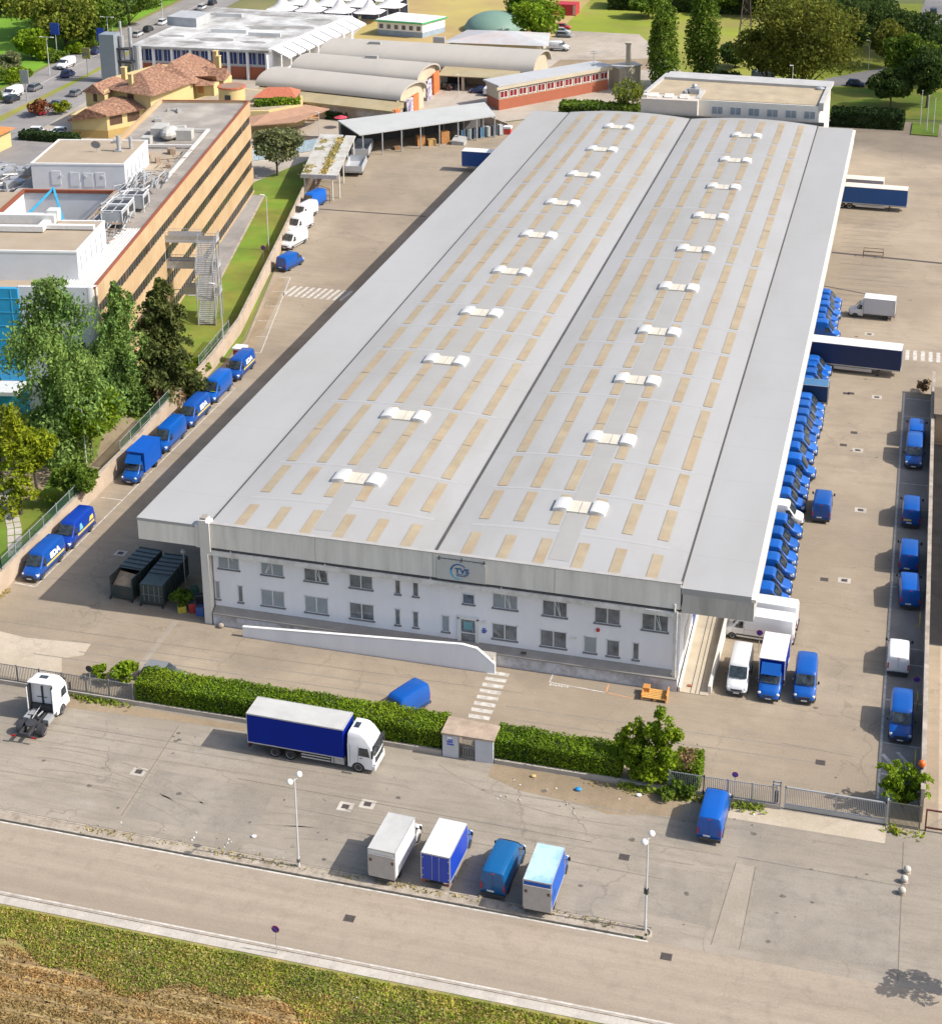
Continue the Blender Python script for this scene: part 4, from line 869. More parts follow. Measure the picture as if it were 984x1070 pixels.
def make_tractor():
    root = thing('tractor_unit', 't', 'truck')
    yf = 3.55; y0 = 1.25
    big_cab(root, y0, yf, 3.85)
    # wind fairings either side of the open cab back and dark recess between
    for s in (1,-1):
        mb = MB(); mb.box(s*1.22-.03,s*1.22+.03,y0-.62,y0+.1,.95,3.35); mb.box(s*1.2-.03,s*1.2+.03,y0-.35,y0+.1,3.35,3.7); mb.build('side_fairing', P_WHITE, root)
        mb = MB(); mb.box(s*1.12-.06,s*1.12+.06,y0-.5,y0-.012,1.0,3.5); mb.build('fairing_lining', V_PLASTIC, root)
    mb = MB(); mb.box(-1.18,1.18,y0-.40,y0+.2,3.70,3.78); mb.build('roof_fairing', P_WHITE, root)
    mb = MB(); mb.box(-1.0,1.0,y0-.35,y0-.012,.9,1.55); mb.box(-.08,.08,y0-.1,y0-.02,1.5,3.3); mb.box(-.55,.4,y0-.06,y0-.02,2.15,2.2); mb.build('cab_back_recess', V_PLASTIC, root)
    mb = MB()
    for s in (1,-1): mb.box(s*.42-.05,s*.42+.05,-2.55,y0+.4,.72,1.02)
    mb.box(-.45,.45,-2.6,-2.45,.72,1.0); mb.box(-.45,.45,-.3,-.15,.72,1.0); mb.box(-.45,.45,.9,1.05,.72,1.0); mb.box(-1.2,1.2,-2.62,-2.5,.62,.82); mb.build('chassis', DARKM, root)
    mb = MB(); 
    mb.prism([(.5*math.cos(math.pi*2*i/16),-1.15+.55*math.sin(math.pi*2*i/16)) for i in range(16)], 1.12, 1.2); mb.box(-.15,.15,-1.75,-1.15,1.1,1.19); mb.build('fifth_wheel', DARKM, root)
    for s in (1,-1):
        mb = MB(); n = 10
        for i in range(n):
            a = math.pi*i/n; b2 = math.pi*(i+1)/n
            mb.add([(s*x,-1.15+.60*math.cos(t),.50+.60*math.sin(t)) for x in (.66,1.25) for t in (a,b2)], [(0,1,3,2)])
        mb.build('mudguard', V_PLASTIC, root)
        wheel(root, s*1.22, -1.15, .50, .28, V_RIM, dual=True)
        mb = MB(); mb.box(s*.93-.26,s*.93+.26,-.35,.75,.5,1.0); mb.build('fuel_tank', GREYM, root)
        mb = MB(); mb.box(s*.95-.2,s*.95+.2,-2.68,-2.62,.64,.8); mb.build('taillight', V_TAIL, root)
    mb = MB(); mb.box(-.85,-.4,.0,.9,1.02,1.14); mb.tube((.2,.6,1.15),(.2,-.3,1.25),.07,n=8); mb.tube((-.1,.9,1.5),(-.2,-.6,1.15),.03,n=5); mb.build('catwalk', GREYM, root)
    return root
def make_trailer(sidem, roofm, L=13.6):
    root = thing('semi_trailer', 't', 'trailer')
    W = 2.5; H = 3.95; z0 = 1.15; yb = -L/2; y1 = L/2
    mb = MB(); mb.box(-W/2,W/2,yb,y1,z0,H-.05); mb.build('curtain', sidem, root)
    mb = MB(); mb.box(-W/2-.02,W/2+.02,yb-.02,y1+.02,H-.05,H+.02); mb.build('trailer_roof', roofm, root)
    mb = MB(); mb.box(-W/2-.03,W/2+.03,yb,y1,z0-.12,z0); mb.box(-.55,.55,yb,y1,z0-.45,z0-.12); mb.build('chassis', B_ALU, root)
    for s in (1,-1):
        for y in (yb+1.6,yb+2.9,yb+4.2): wheel(root, s*1.23, y, .5, .35, V_RIM, n=16)
        mb = MB(); mb.box(s*.9-.06,s*.9+.06,y1-2.9,y1-2.75,.1,1.1); mb.box(s*.9-.15,s*.9+.15,y1-3.0,y1-2.65,.02,.1); mb.build('landing_leg', DARKM, root)
        mb = MB(); mb.box(s*W/2-.03,s*W/2+.02,yb+5.2,y1-3.6,.5,.9); mb.build('side_guard', B_ALU, root)
        mb = MB(); mb.box(s*1.0-.12,s*1.0+.12,yb-.05,yb-.01,.7,.84); mb.build('taillight', V_TAIL, root)
    return root
def make_car(color, L=4.2, W=1.75, H=1.5, estate=False):
    root = thing('car', 't', 'car')
    w = W/2; yr = -L/2; yf = L/2; zb = .25; bl = .92
    def r(y, zt, ww): return [(ww*.9,y,zb),(ww,y,zb+.15),(ww,y,zt-.12),(ww-.08,y,zt),(-ww+.08,y,zt),(-ww,y,zt-.12),(-ww,y,zb+.15),(-ww*.9,y,zb)]
    mb = MB(); mb.loft([r(yr,.72,w-.15),(r(yr+.12,.9,w-.04)),r(yr+.8,bl,w),r(yf-1.3,bl,w),r(yf-.5,.82,w-.04),r(yf-.1,.66,w-.14),r(yf,.55,w-.25)]); mb.build('body', color, root, smooth=40, fix=True)
    t0 = yr+(.25 if estate else .45); t1 = yf-1.75
    def c(y, zt, ww): return [(w-.10,y,bl-.04),(ww,y,zt),(-ww,y,zt),(-w+.10,y,bl-.04)]
    mb = MB(); mb.add([(w-.08,yr+.18,bl-.05),(-w+.08,yr+.18,bl-.05),(-w+.08,yf-1.05,bl-.06),(w-.08,yf-1.05,bl-.06),(w-.24,t0+.15,H-.03),(-w+.24,t0+.15,H-.03),(-w+.24,t1,H-.03),(w-.24,t1,H-.03)],
        [(0,1,5,4),(2,3,7,6),(1,2,6,5),(3,0,4,7),(4,5,6,7)]); mb.build('windows', V_GLASS, root, fix=True)
    mb = MB(); mb.box(-w+.22,w-.22,t0+.12,t1+.05,H-.04,H+.005)
    for s in (1,-1):
        for (y, yy) in ((yr+.22,t0+.16),(yf-1.08,t1),(-.15,-.2)): mb.tube((s*(w-.075),y,bl-.02),(s*(w-.225),yy,H-.02),.035,n=4)
    mb.build('roof', color, root)
    for s in (1,-1):
        for y in (yr+.75,yf-.8): wheel(root, s*(w+.004), y, .31, .2, V_RIM, n=12)
        mb = MB(); mb.ball((s*(w-.25),yf-.12,.63),.16,.12,.09,8,5); mb.build('headlight', V_LAMP, root)
        mb = MB(); mb.box(s*(w-.16)-.1,s*(w-.16)+.1,yr+.0,yr+.06,.66,.82); mb.build('taillight', V_TAIL, root)
        mb = MB(); mb.box(s*(w+.06)-.07,s*(w+.06)+.07,yf-1.35,yf-1.2,.9,1.03); mb.build('wing_mirror', color, root)
    return root

R90 = math.pi/2
def head(dx, dy): return math.atan2(-dx, dy)      # rotation that turns +Y to this direction
PROTO = {}
def place(key, maker, x, y, rz, label, group=None, cat=None, name=None, scale=None):
    if key not in PROTO:
        o = maker(); PROTO[key] = o; o.location = (x,y,0); o.rotation_euler = (0,0,rz); o['label'] = label
        if group: o['group'] = group
        if scale: o.scale = (scale,)*3
        if name: o.name = name
    else: o = dup(PROTO[key], (x,y,0), rz, label, group, scale or 1.0)
    if not group and 'group' in o: del o['group']
    if cat: o['category'] = cat
    return o
bpy.context.view_layer.update()
# -- west row of vans along the boundary wall (noses towards the street)
GW = 'vans parked along the west boundary wall'
sb = math.pi
place('van_sda', lambda: make_van(P_NAVY2, livery='full'), *((-82.0+.05),(134.7)), sb+.02, 'blue van with white letters and yellow stripe, nearest the street by the west wall', GW) if 0 else None
P_NAVY2 = paint('paint_livery_blue', (.005,.07,.33)); P_NAVY3 = paint('paint_deep_livery_blue', (.003,.038,.30))
ROWW = [('sda', lambda: make_van(P_NAVY2, livery='full'), (-82.9,134.9), 'white-lettered van with yellow stripe, the west-wall van nearest the street'),
        ('sda2', lambda: make_van(P_NAVY3, livery='part'), (-82.9,141.6), 'deep blue van with yellow stripe and pale emblem, second along the west wall'),
        ('boxblue', lambda: make_boxtruck(P_BLUE, B_BLUE, B_BLUE, 4.4, 3.25, 2.2, deflector=True, rframe=B_BLUE), (-82.9,157.6), 'all blue box truck with roof deflector parked beside the west wall'),
        ('blue_l', lambda: make_van(P_BLUE2, H=2.7), (-83.1,165.7), 'plain bright blue van right behind the blue box truck by the west wall'),
        ('sda', None, (-83.1,172.9), 'white-lettered van with yellow stripe in the middle of the west-wall row'),
        ('blue_l', None, (-83.3,180.4), 'plain bright blue van with a yellow vest in its windscreen, between two striped vans'),
        ('sda', None, (-83.2,187.9), 'white-lettered van with yellow stripe parked in front of the red cabin')]
for key, mk, (x, y), lab in ROWW:
    place(key, mk, x, y, math.pi-.0, lab, GW, cat='truck' if key == 'boxblue' else 'van')
ups = math.pi-.21
place('blue_s', lambda: make_van(P_BLUE, L=5.2, H=2.4), *(-92.07,229.26), -.21, 'blue van seen from behind at the near end of the upper west-wall row', GW)
place('white_v', lambda: make_van(P_WHITE, L=5.7), *(-95.28,239.28), ups, 'white van with its dark windscreen showing in the upper west-wall row', GW)
place('white_v', None, *(-97.25,247.10), ups, 'middle white van of the three in the upper west-wall row', GW)
place('white_v', None, *(-98.84,253.81), ups, 'farthest white van of the three in the upper west-wall row', GW)
place('blue_l', None, *(-99.61,259.89), ups, 'bright blue van at the far end of the upper west-wall row', GW)
# -- vehicles outside the hedge
place('tractor', make_tractor, -69.75, 110.0, .03, 'white tractor unit without trailer, parked by the railing on the left', cat='truck')
place('rigid', make_rigid, -44.7, 112.25, -R90-.02, 'white cab lorry with navy curtain sides parked along the hedge', cat='lorry')
place('box_w', lambda: make_boxtruck(P_WHITE, B_WHITE, B_GREYR, 4.4, 3.1, 2.15, taillift=True), -34.2, 101.55, -.05, 'all white box truck with grey tail lift, leftmost on the kerb')
place('box_wb', lambda: make_boxtruck(P_BLUE, mat('box_side_navy',(.008,.05,.42),.4,var=.05), B_WHITE, 4.2, 3.1, 2.25, rframe=B_ALU), -30.15, 102.0, -.05, 'box truck with blue sides, blue rear doors and white roof on the kerb')
place('van_teal', lambda: make_van(P_TEAL, L=5.6, H=2.45), -25.75, 101.75, -.06, 'dark petrol blue van parked on the kerb between two box trucks')
place('box_sky', lambda: make_boxtruck(P_BLUE, B_BLUE, B_SKY, 4.2, 3.2, 2.1, taillift=True), -22.2, 101.0, -.02, 'blue box truck with sun-bleached pale blue roof and tail lift on the kerb')
place('van_gate', lambda: make_van(P_BLUE2, L=5.5, H=2.45), -11.15, 112.1, -.03, 'bright blue van standing outside the railing near the sliding gate')
place('blue_s', None, -39.4, 119.6, math.radians(155), 'blue van half hidden behind the left hedge')
place('car_grey', lambda: make_car(P_GREYC), -62.3, 119.45, -R90, 'grey car almost hidden behind the left end of the hedge')
# -- three in front of the east corner
place('white_v', None, -11.5, 132.6, math.pi+.0, 'white van parked nose out beside the loading ramp', scale=.97)
place('box_wb2', lambda: make_boxtruck(P_BLUE, B_NAVY, B_WHITE, 4.5, 3.25, 2.25, rframe=B_WHITE, deflector=True), -8.6, 132.9, math.pi-.02, 'blue cab box truck with white roof between the white and the blue van')
place('blue_s', None, -5.65, 132.7, math.pi+.03, 'blue van parked nose out to the right of the white-roofed box truck')
place('white_l', lambda: make_van(P_WHITE, L=6.6, H=2.75), -10.6, 140.3, R90-.04, 'long white van parked across, just behind the three nose-out vehicles')
place('white_l', None, -10.5, 142.9, R90-.04, 'second long white van, partly covered by the one in front of it')
# -- row under the east canopy
GE = 'vans parked in a row under the east canopy'
ords = 'first second third fourth fifth sixth seventh eighth ninth tenth eleventh twelfth thirteenth fourteenth fifteenth sixteenth seventeenth eighteenth nineteenth twentieth'.split()
row1 = [146.2,149.1,152.2,154.9,157.8,160.9,None,167.0,169.9,172.6,('long',175.4),('b',179.0),('t',181.5),('b',183.8),('t',186.2),('t',188.6),('t',191.1),('t',193.4)]
i = 0
for y in row1:
    if y is None:
        place('white_v', None, -11.0, 164.1, -R90-.02, 'only white van in the row of blue vans under the east canopy', GE, scale=.95); continue
    kind = 'b'
    if isinstance(y, tuple): kind, y = y
    key, mk = {'b': ('blue_s', None), 't': ('teal_s', lambda: make_van(P_TEAL2, L=5.6, H=2.45)), 'long': ('blue_l', None)}[kind]
    if kind == 't' and 'teal_s' not in PROTO: P_TEAL2 = paint('paint_mid_blue', (.010,.10,.40))
    place(key, mk, (-10.85 if kind != 'long' else -10.9)+random.uniform(-.12,.12), y, -R90+random.uniform(-.04,.04), f'blue van under the east canopy, {ords[i]} blue one counting from the street end', GE); i += 1
place('box_low', lambda: make_boxtruck(P_NAVY, mat('box_side_dark',(.008,.035,.10),.45,var=.1), mat('box_roof_slate_blue',(.06,.17,.33),.5,var=.08), 4.6, 3.0, 2.1, rearm=mat('box_rear_dark',(.01,.03,.08),.5)), -11.2, 196.2, R90, 'dark blue box truck backed out between the vans under the east canopy', cat='truck')
for n_, y in enumerate((199.0,201.6,204.0,206.3 - .4)):
    place('teal_s' if n_ % 2 else 'blue_s', None, -10.85, y, -R90, f'blue van between the dark box truck and the navy trailer, {ords[n_]} from the box truck', GE)
place('blue_l', None, -10.7, 219.0, -R90, 'long blue van immediately beyond the navy trailer under the east canopy', GE)
for n_, y in enumerate((221.8,224.3,226.9,229.4,231.9)):
    place('teal_s' if n_ in (2,) else 'blue_s', None, -10.9, y, -R90, f'blue van beyond the navy trailer, {ords[n_+1]} behind it in the row', GE)
place('trailer_navy', lambda: make_trailer(mat('trailer_navy_curtain',(.006,.022,.085),.5,var=.08,scale=.6,bump=.2,bscale=1.2), B_WHITE), -6.2, 208.5, -R90-.05, 'navy semi-trailer with bright white roof docked at the east side')
place('trailer_blue', lambda: make_trailer(mat('trailer_blue_curtain',(.008,.07,.24),.5,var=.08,scale=.6,bump=.2,bscale=1.2), mat('trailer_roof_cream',(.68,.60,.52),.6,var=.06)), -7.2, 281.6, -R90-.03, 'blue semi-trailer with cream roof docked at the far east side')
place('trailer_cream', lambda: make_trailer(mat('trailer_cream_side',(.6,.53,.46),.6,var=.06), mat('trailer_roof_cream',(.68,.60,.52),.6,var=.06)), -11.3, 286.4, -R90-.03, 'cream topped trailer showing just beyond the blue semi-trailer')
place('box_grey', lambda: make_boxtruck(P_WHITE, mat('box_side_grey',(.50,.51,.53),.5,var=.05), B_WHITE, 4.3, 3.1, 2.2), -3.9, 229.0, R90-.05, 'white box truck facing the row of vans in the east yard')
place('blue_s', None, -6.55, 167.3, .0, 'single bright blue van standing in the open beside the van row')
# -- east parking strip
GR = 'vans parked along the east boundary wall'
place('van_e1', lambda: make_van(P_NAVYB, L=5.6, H=2.55), 2.75, 128.9, math.pi, 'blue van facing the street in the east strip, nearest the gate', GR) if 0 else None
place('blue_s', None, 2.75, 128.9, math.pi, 'blue van showing its windscreen in the east strip, nearest the gate', GR)
place('white_s', lambda: make_van(P_WHITE, L=4.9, H=2.1), 2.25, 139.2, 0, 'white van parked among the blue ones along the east wall', GR)
place('blue_c', lambda: make_van(P_BLUE, L=5.2, H=2.35), 2.9, 151.4, .06, 'blue van along the east wall directly behind the gap after the white one', GR)
place('blue_c', None, 2.75, 158.4, .0, 'blue van along the east wall, second behind the white one', GR)
place('blue_c', None, 2.75, 168.4, .0, 'blue van with a yellow sticker on its rear door along the east wall', GR)
place('teal_s', None, 2.75, 183.1, math.pi, 'petrol blue van facing the street along the east wall', GR)
place('blue_c', None, 2.9, 189.0, 0, 'blue van at the far end of the east wall strip', GR)
mb = MB(); mb.box(-.75,.05,-2.62,-2.605,.95,1.12); o = mb.build('rear_sticker', V_YEL, None); 
tgt = [q for q in C.objects if q.get('label','').startswith('blue van with a yellow sticker')][0]; o.parent = tgt
mb = MB(); mb.cbox((-.35,1.62,1.47),.7,.22,.02); o = mb.build('yellow_vest', mat('vest_yellow',(.55,.7,.03),.6), None); tgt = [q for q in C.objects if q.get('label','').startswith('plain bright blue van with a yellow vest')][0]; o.parent = tgt; o.location = (0,.38,0)
# -- trailer at the far west yard corner
place('trailer_blue2', lambda: make_trailer(mat('trailer_midblue_curtain',(.008,.075,.30),.5,var=.08,scale=.6), B_WHITE, 9.0), -75.9, 288.4, R90+.0, 'blue trailer with white roof docked at the far west side')
place('silver_car', lambda: make_car(P_SILV), -75.6, 276.6, R90, 'silver car mostly hidden by the far west canopy')
# -- highway traffic and other far cars
GH = 'cars driving on the highway'
place('hv1', lambda: make_van(P_WHITE, L=5.2, H=2.1), *(-193.00,321.14), math.pi+.0, 'white van at the left edge of the highway', GH, scale=1.15)
place('car_black', lambda: make_car(P_BLACK), *(-191.10,317.75), 0.0, 'black car on the near lane at the left edge of the highway', GH, scale=1.1)
place('car_grey', None, *(-191.68,328.90), 0.0, 'dark grey estate car behind the sign on the highway', GH, scale=1.1)
place('hv1', None, *(-196.10,351.54), math.pi, 'white van driving beside the dark blue car on the highway', GH, scale=1.15)
place('car_blue', lambda: make_car(P_DKBLUE), *(-191.06,342.98), 0.0, 'dark blue car on the near lane beside the white van', GH, scale=1.1)
place('car_blue', None, *(-196.51,367.99), .03, 'dark blue car on the highway behind the silver tower', GH)
for n_, (px, c_, nm) in enumerate((((139.5,35),'car_black','black'),((155,30),'car_grey','grey'),)): pass
place('silver_car', None, *(-195.99,389.87), .05, 'silver car queuing on the highway, nearest the factory roof', GH)
place('car_black', None, *(-196.08,396.30), .05, 'black car second in the queue beside the factory roof', GH)
place('car_white', lambda: make_car(P_WHITE), *(-196.60,406.20), .08, 'white car in the queue where the grey roof block begins', GH)
place('silver_car', None, *(-195.09,428.58), .08, 'silver car farther up the highway beyond the factory', GH)
place('car_black', None, *(-195.18,436.11), .08, 'black car at the far top of the highway', GH)
GP = 'cars parked by the yellow house'
place('car_white', None, *(-172.58,293.72), R90+.2, 'white car parked behind the hedge by the yellow house, left one', GP)
place('car_white', None, *(-167.59,294.50), R90+.2, 'white car parked behind the hedge by the yellow house, right one', GP)
place('car_grey', None, *(-179.41,315.95), R90-.3, 'grey car with dark windows beside the red maple', GP)
place('car_red', lambda: make_car(P_RED), *(-179.87,309.26), .8, 'red car partly hidden by the bushes', GP)
place('car_grey', None, *(-180.25,326.21), .1, 'small grey car on the service road beyond the yellow gable', GP)
GM = 'vehicles on the meadow edge'
place('white_s', None, *(-86.02,396.17), -R90, 'white van standing on the meadow by the green dome', GM, scale=1.1)
place('car_grey', None, *(-88.07,412.36), -R90, 'grey car under the round green tree', GM)
place('silver_car', None, *(-89.59,417.07), -R90, 'silver car second in the row beside the round green tree', GM)
place('car_red', None, *(-90.55,422.66), -R90, 'red car beside the round green tree on the meadow', GM)
place('car_black', None, *(-101.54,350.40), 1.1, 'black pickup parked in front of the arched factory', GM)
place('car_blue', None, *(-93.30,348.50), R90, 'dark car in the shade of the factory porch', GM)
place('white_s', None, *(-90.91,347.75), 0, 'white van in the shade at the factory porch', GM, scale=.9)
place('car_blue', None, *(-13.50,373.35), -R90-.15, 'dark blue car parked on the lawn beyond the warehouse', None)
place('car_black', None, *(-7.12,379.64), 0, 'black car half hidden under the trees by the lane', None)
place('car_blue', None, *(2.21,465.22), 0, 'dark blue car on the far side road', None)
place('car_white', None, *(2.14,447.49), 0, 'white car on the far side road', None)

# ================================================================== VEGETATION
def leafmat(name, col, var=.25, isl=.34, col2=None):
    return mat(name, col, .75, var=var, scale=.35, island=isl, spec=.25, translucent=.38, col2=col2 or (col[0]*1.7, col[1]*1.35, col[2]*1.2), scale2=.22, amt2=.4)
LF_MID = leafmat('leaves_mid', (.11,.185,.02)); LF_DARK = leafmat('leaves_dark', (.060,.105,.022)); LF_OLIVE = leafmat('leaves_olive', (.155,.195,.025))
LF_BRIGHT = leafmat('leaves_bright', (.17,.27,.012)); LF_YEL = leafmat('leaves_yellow_green', (.21,.27,.012)); LF_CEDAR = leafmat('needles_cedar', (.165,.28,.070)); LF_SPRUCE = leafmat('needles_dark', (.09,.12,.032))
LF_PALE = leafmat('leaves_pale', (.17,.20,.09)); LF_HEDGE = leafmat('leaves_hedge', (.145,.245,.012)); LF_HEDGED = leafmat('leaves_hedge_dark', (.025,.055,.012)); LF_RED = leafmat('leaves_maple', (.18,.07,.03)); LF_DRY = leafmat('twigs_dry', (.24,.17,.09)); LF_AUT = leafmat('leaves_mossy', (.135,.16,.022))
BARK = mat('bark', (.085,.065,.05), .9, var=.25, scale=2)
def cards(P, size, flat=0., droop=0., aspect=1.5, name='foliage', m=None, parent=None, loc=None):
    """P (n,3) leaf centres -> one mesh of small bent leaf-clump faces (two triangles folded along the middle)"""
    n = len(P); s = size*RNG.uniform(.6,1.35,(n,1))
    a = RNG.normal(size=(n,3)); a[:,2] *= (1-flat)
    if droop: a = a*(1-droop)+np.array([0,0,-1.])*droop*1.6
    a /= np.linalg.norm(a,axis=1)[:,None]
    b = RNG.normal(size=(n,3)); b -= (b*a).sum(1)[:,None]*a; b /= np.linalg.norm(b,axis=1)[:,None]; c = np.cross(a,b)
    L = a*s*aspect*.5; W = b*s*.5; Hh = c*s*.18
    v = np.stack([P-L, P+W+Hh, P+L, P-W+Hh], 1).reshape(-1,3)
    f = np.arange(n)[:,None]*4
    tri = np.concatenate([f+np.array([[0,1,2]]), f+np.array([[0,2,3]])], 1).reshape(-1,3)
    me = bpy.data.meshes.new(name); me.vertices.add(len(v)); me.vertices.foreach_set('co', v.ravel().astype(np.float32))
    me.loops.add(len(tri)*3); me.loops.foreach_set('vertex_index', tri.ravel().astype(np.int32))
    me.polygons.add(len(tri)); me.polygons.foreach_set('loop_start', np.arange(0,len(tri)*3,3,dtype=np.int32))
    me.update(calc_edges=True); me.validate(); me.materials.append(m)
    o = bpy.data.objects.new(name, me); C.objects.link(o)
    if parent: o.parent = parent
    if loc is not None: o.location = loc
    return o
def sph(n, r=1., shell=.6):
    d = RNG.normal(size=(n,3)); d /= np.linalg.norm(d,axis=1)[:,None]; return d*r*(shell+(1-shell)*RNG.random((n,1))**.6)
def broad(h, r, z0, n, nl=26, leaf=.5, lean=.0, squash=1.):
    """uneven crown: lobes of different size scattered over an ellipsoid, gaps between them"""
    hc = (h-z0)/2; zc = z0+hc; cs = []
    for i in range(nl):
        d = RNG.normal(size=3); d /= np.linalg.norm(d); d[2] = d[2]*.9+.1
        k = RNG.uniform(.45,.82); cs.append((d[0]*r*k, d[1]*r*k, zc+d[2]*hc*k, r*RNG.uniform(.22,.42)))
    out = []
    per = n//nl
    for x, y, z, rr in cs:
        p = sph(per, 1., .55)*np.array([rr, rr, rr*.75*squash])+np.array([x,y,z]); out.append(p)
    return np.concatenate(out), cs
def limbs(root, h, r, cs, tr=.25, z0=2., lean=0., n=9, ms=BARK):
    mb = MB(); mb.tube((0,0,-.1),(0,0,z0),tr*1.15,tr*.85,8); mb.tube((0,0,z0),(0,0,h*.82),tr*.85,tr*.2,7)
    for x, y, z, rr in cs[:n]:
        zs = max(z0*.7, z-r*.6); mb.tube((0,0,zs),(x,y,z),tr*.38,tr*.10,5)
    mb.build('trunk', ms, root)
def tree_broad(name, label, x, y, h, r, m, z0=2., n=2600, leaf=.5, nl=26, group='trees', cat='tree', tr=None, squash=1., z=0.):
    t = thing(name, label, cat, (x,y,z), 0, group)
    P, cs = broad(h, r, z0, n, nl, leaf, 0, squash)
    limbs(t, h, r, cs, tr or h*.022, z0); cards(P, leaf, m=m, name='crown', parent=t)
    return t
def tree_poplar(name, label, x, y, h, r, m, n=4500, leaf=.5, group='poplars beyond the warehouse'):
    t = thing(name, label, 'tree', (x,y,0), 0, group); out = []; cs = []
    for i in range(60):
        z = 1.5+(h-2)*RNG.random(); k = math.sin(math.pi*min(.97,(z/h)*.85+.12))**.7; a = RNG.uniform(0,6.28); rr = r*RNG.uniform(.28,.48)
        q = (math.cos(a)*r*k*.6, math.sin(a)*r*k*.6, z, rr); cs.append(q); out.append(sph(n//60,1.,.4)*np.array([rr,rr,rr*2.0])+np.array(q[:3]))
    limbs(t, h, r, cs, .3, 1.5); cards(np.concatenate(out), leaf, droop=.1, m=m, name='crown', parent=t); return t
def tree_conifer(name, label, x, y, h, r, m, n=9000, leaf=.4, droop=.45, group='conifers by the office', tiers=16, weep=1.2, irr=.3, pw=.75):
    t = thing(name, label, 'tree', (x,y,0), 0, group); out = []
    mb = MB(); mb.tube((0,0,-.1),(0,0,h*.96),h*.018,.04,8)
    nb = tiers*7
    for i in range(nb):
        z = h*(.08+.90*(i/nb)**.9); k = (1-z/h)**pw*(.55+.45*RNG.random()) + .04
        a = RNG.uniform(0,6.28); Lb = r*k*(1+irr*RNG.normal()*.5); 
        if Lb < .2: Lb = .2
        m_ = int(n/nb*(.35+1.3*k))
        u = RNG.random(m_)**.7; ex, ey = math.cos(a)*Lb, math.sin(a)*Lb
        wid = .10+.24*Lb*(.35+.65*np.sin(np.pi*np.clip(u,0,1)))
        zz = z + .12*Lb - (.35*Lb)*u**2 - RNG.random(m_)**1.3*weep*(.3+u)*.9
        px = ex*u+RNG.normal(size=m_)*wid*.55; py = ey*u+RNG.normal(size=m_)*wid*.55
        out.append(np.stack([px,py,zz],1)); mb.tube((0,0,z-.1),(ex*.85,ey*.85,z-.18*Lb),.06,.02,4)
    mb.build('trunk', BARK, t); P = np.concatenate(out); P = P[P[:,2] > .25]
    cards(P, leaf, droop=droop, aspect=1.9, m=m, name='crown', parent=t); return t
# garden by the office
NT = 'trees in the office garden'
x, y = (-94.21,160.03); tree_conifer('cedar_tree','tall loose cedar with drooping light green branches in front of the blue facade',x,y,22.5,7.3,LF_CEDAR,24000,.26,group=NT,weep=3.0,irr=1.0,pw=.40,tiers=10)
x, y = (-92.31,171.76); tree_conifer('cedar_tree','weeping cedar standing at the white corner of the office',x,y,18.2,5.0,LF_CEDAR,18000,.26,group=NT,weep=3.0,irr=.9,pw=.55,tiers=10)
x, y = (-89.10,177.41); tree_conifer('spruce_tree','dense dark conifer beside the steel fire stairs',x,y,16.8,5.8,LF_SPRUCE,13000,.34,droop=.2,group=NT,weep=.7,irr=.4,pw=.62)
x, y = (-91.34,145.12); tree_conifer('larch_tree','slender yellow-green tree with feathery twigs on the lawn by the stone path',x,y,13.5,3.1,LF_YEL,3600,.26,droop=.1,group=NT,weep=.5,tiers=11,irr=.5)
x, y = (-91.77,149.48); tree_broad('garden_tree','light green young tree with a bare trunk between the slender tree and the cedar',x,y,8.8,2.7,LF_YEL,3.,2600,.34,group=NT)
x, y = (-94.71,147.06); tree_broad('garden_tree','dark tree cut by the left edge beside the stone path',x-3,y+5,9.0,3.8,LF_OLIVE,2.4,2400,.4,group=NT)
x, y = (-91.46,153.99); tree_broad('garden_tree','leafy tree under the tall cedar with a thick shaded trunk',x+1,y+6,8.6,4.6,LF_BRIGHT,3,6500,.26,group=NT)
x, y = (-92.81,165.59); tree_broad('garden_tree','rounded blue-green tree next to the garden lamp post',x-1,y,7.0,3.4,LF_CEDAR,1.6,2800,.36,group=NT)
x, y = (-88.91,149.26); tree_broad('round_shrub_tree','dark green bush tree in the lawn shadow next to the wall tree',x+2,y,4.6,2.6,LF_MID,1.2,2200,.32,group=NT)
x, y = (-85.11,147.65); tree_broad('round_shrub_tree','small round tree leaning over the wall above the parked van',x-.4,y+.6,5.0,2.3,LF_MID,1.9,2600,.28,group=NT)
for i, (px, py, h, r, m, lab) in enumerate(((205,418,3.0,2.6,LF_OLIVE,'pale scrubby bush on the wall behind the vans'),(188,432,2.8,2.6,LF_DRY,'dry brown bush spilling over the wall'),(218,398,2.6,2.1,LF_BRIGHT,'bright green bush against the green fence'),(170,455,1.6,1.7,LF_OLIVE,'low olive bush beside the bare earth'))):
    x, y = G(px,py); tree_broad('bush', lab, x-2.5, y+1.5, h, r, m, .2, 1500, .3, 14, group='bushes along the west wall', cat='bush')
x, y = (-111.91,275.76); tree_broad('pale_tree','pale silvery tree at the back corner of the office lawn',x-1,y+1,9.5,5.0,LF_PALE,2.4,5000,.4,34,group='trees in the office lawn')
x, y = (-114.10,276.53)
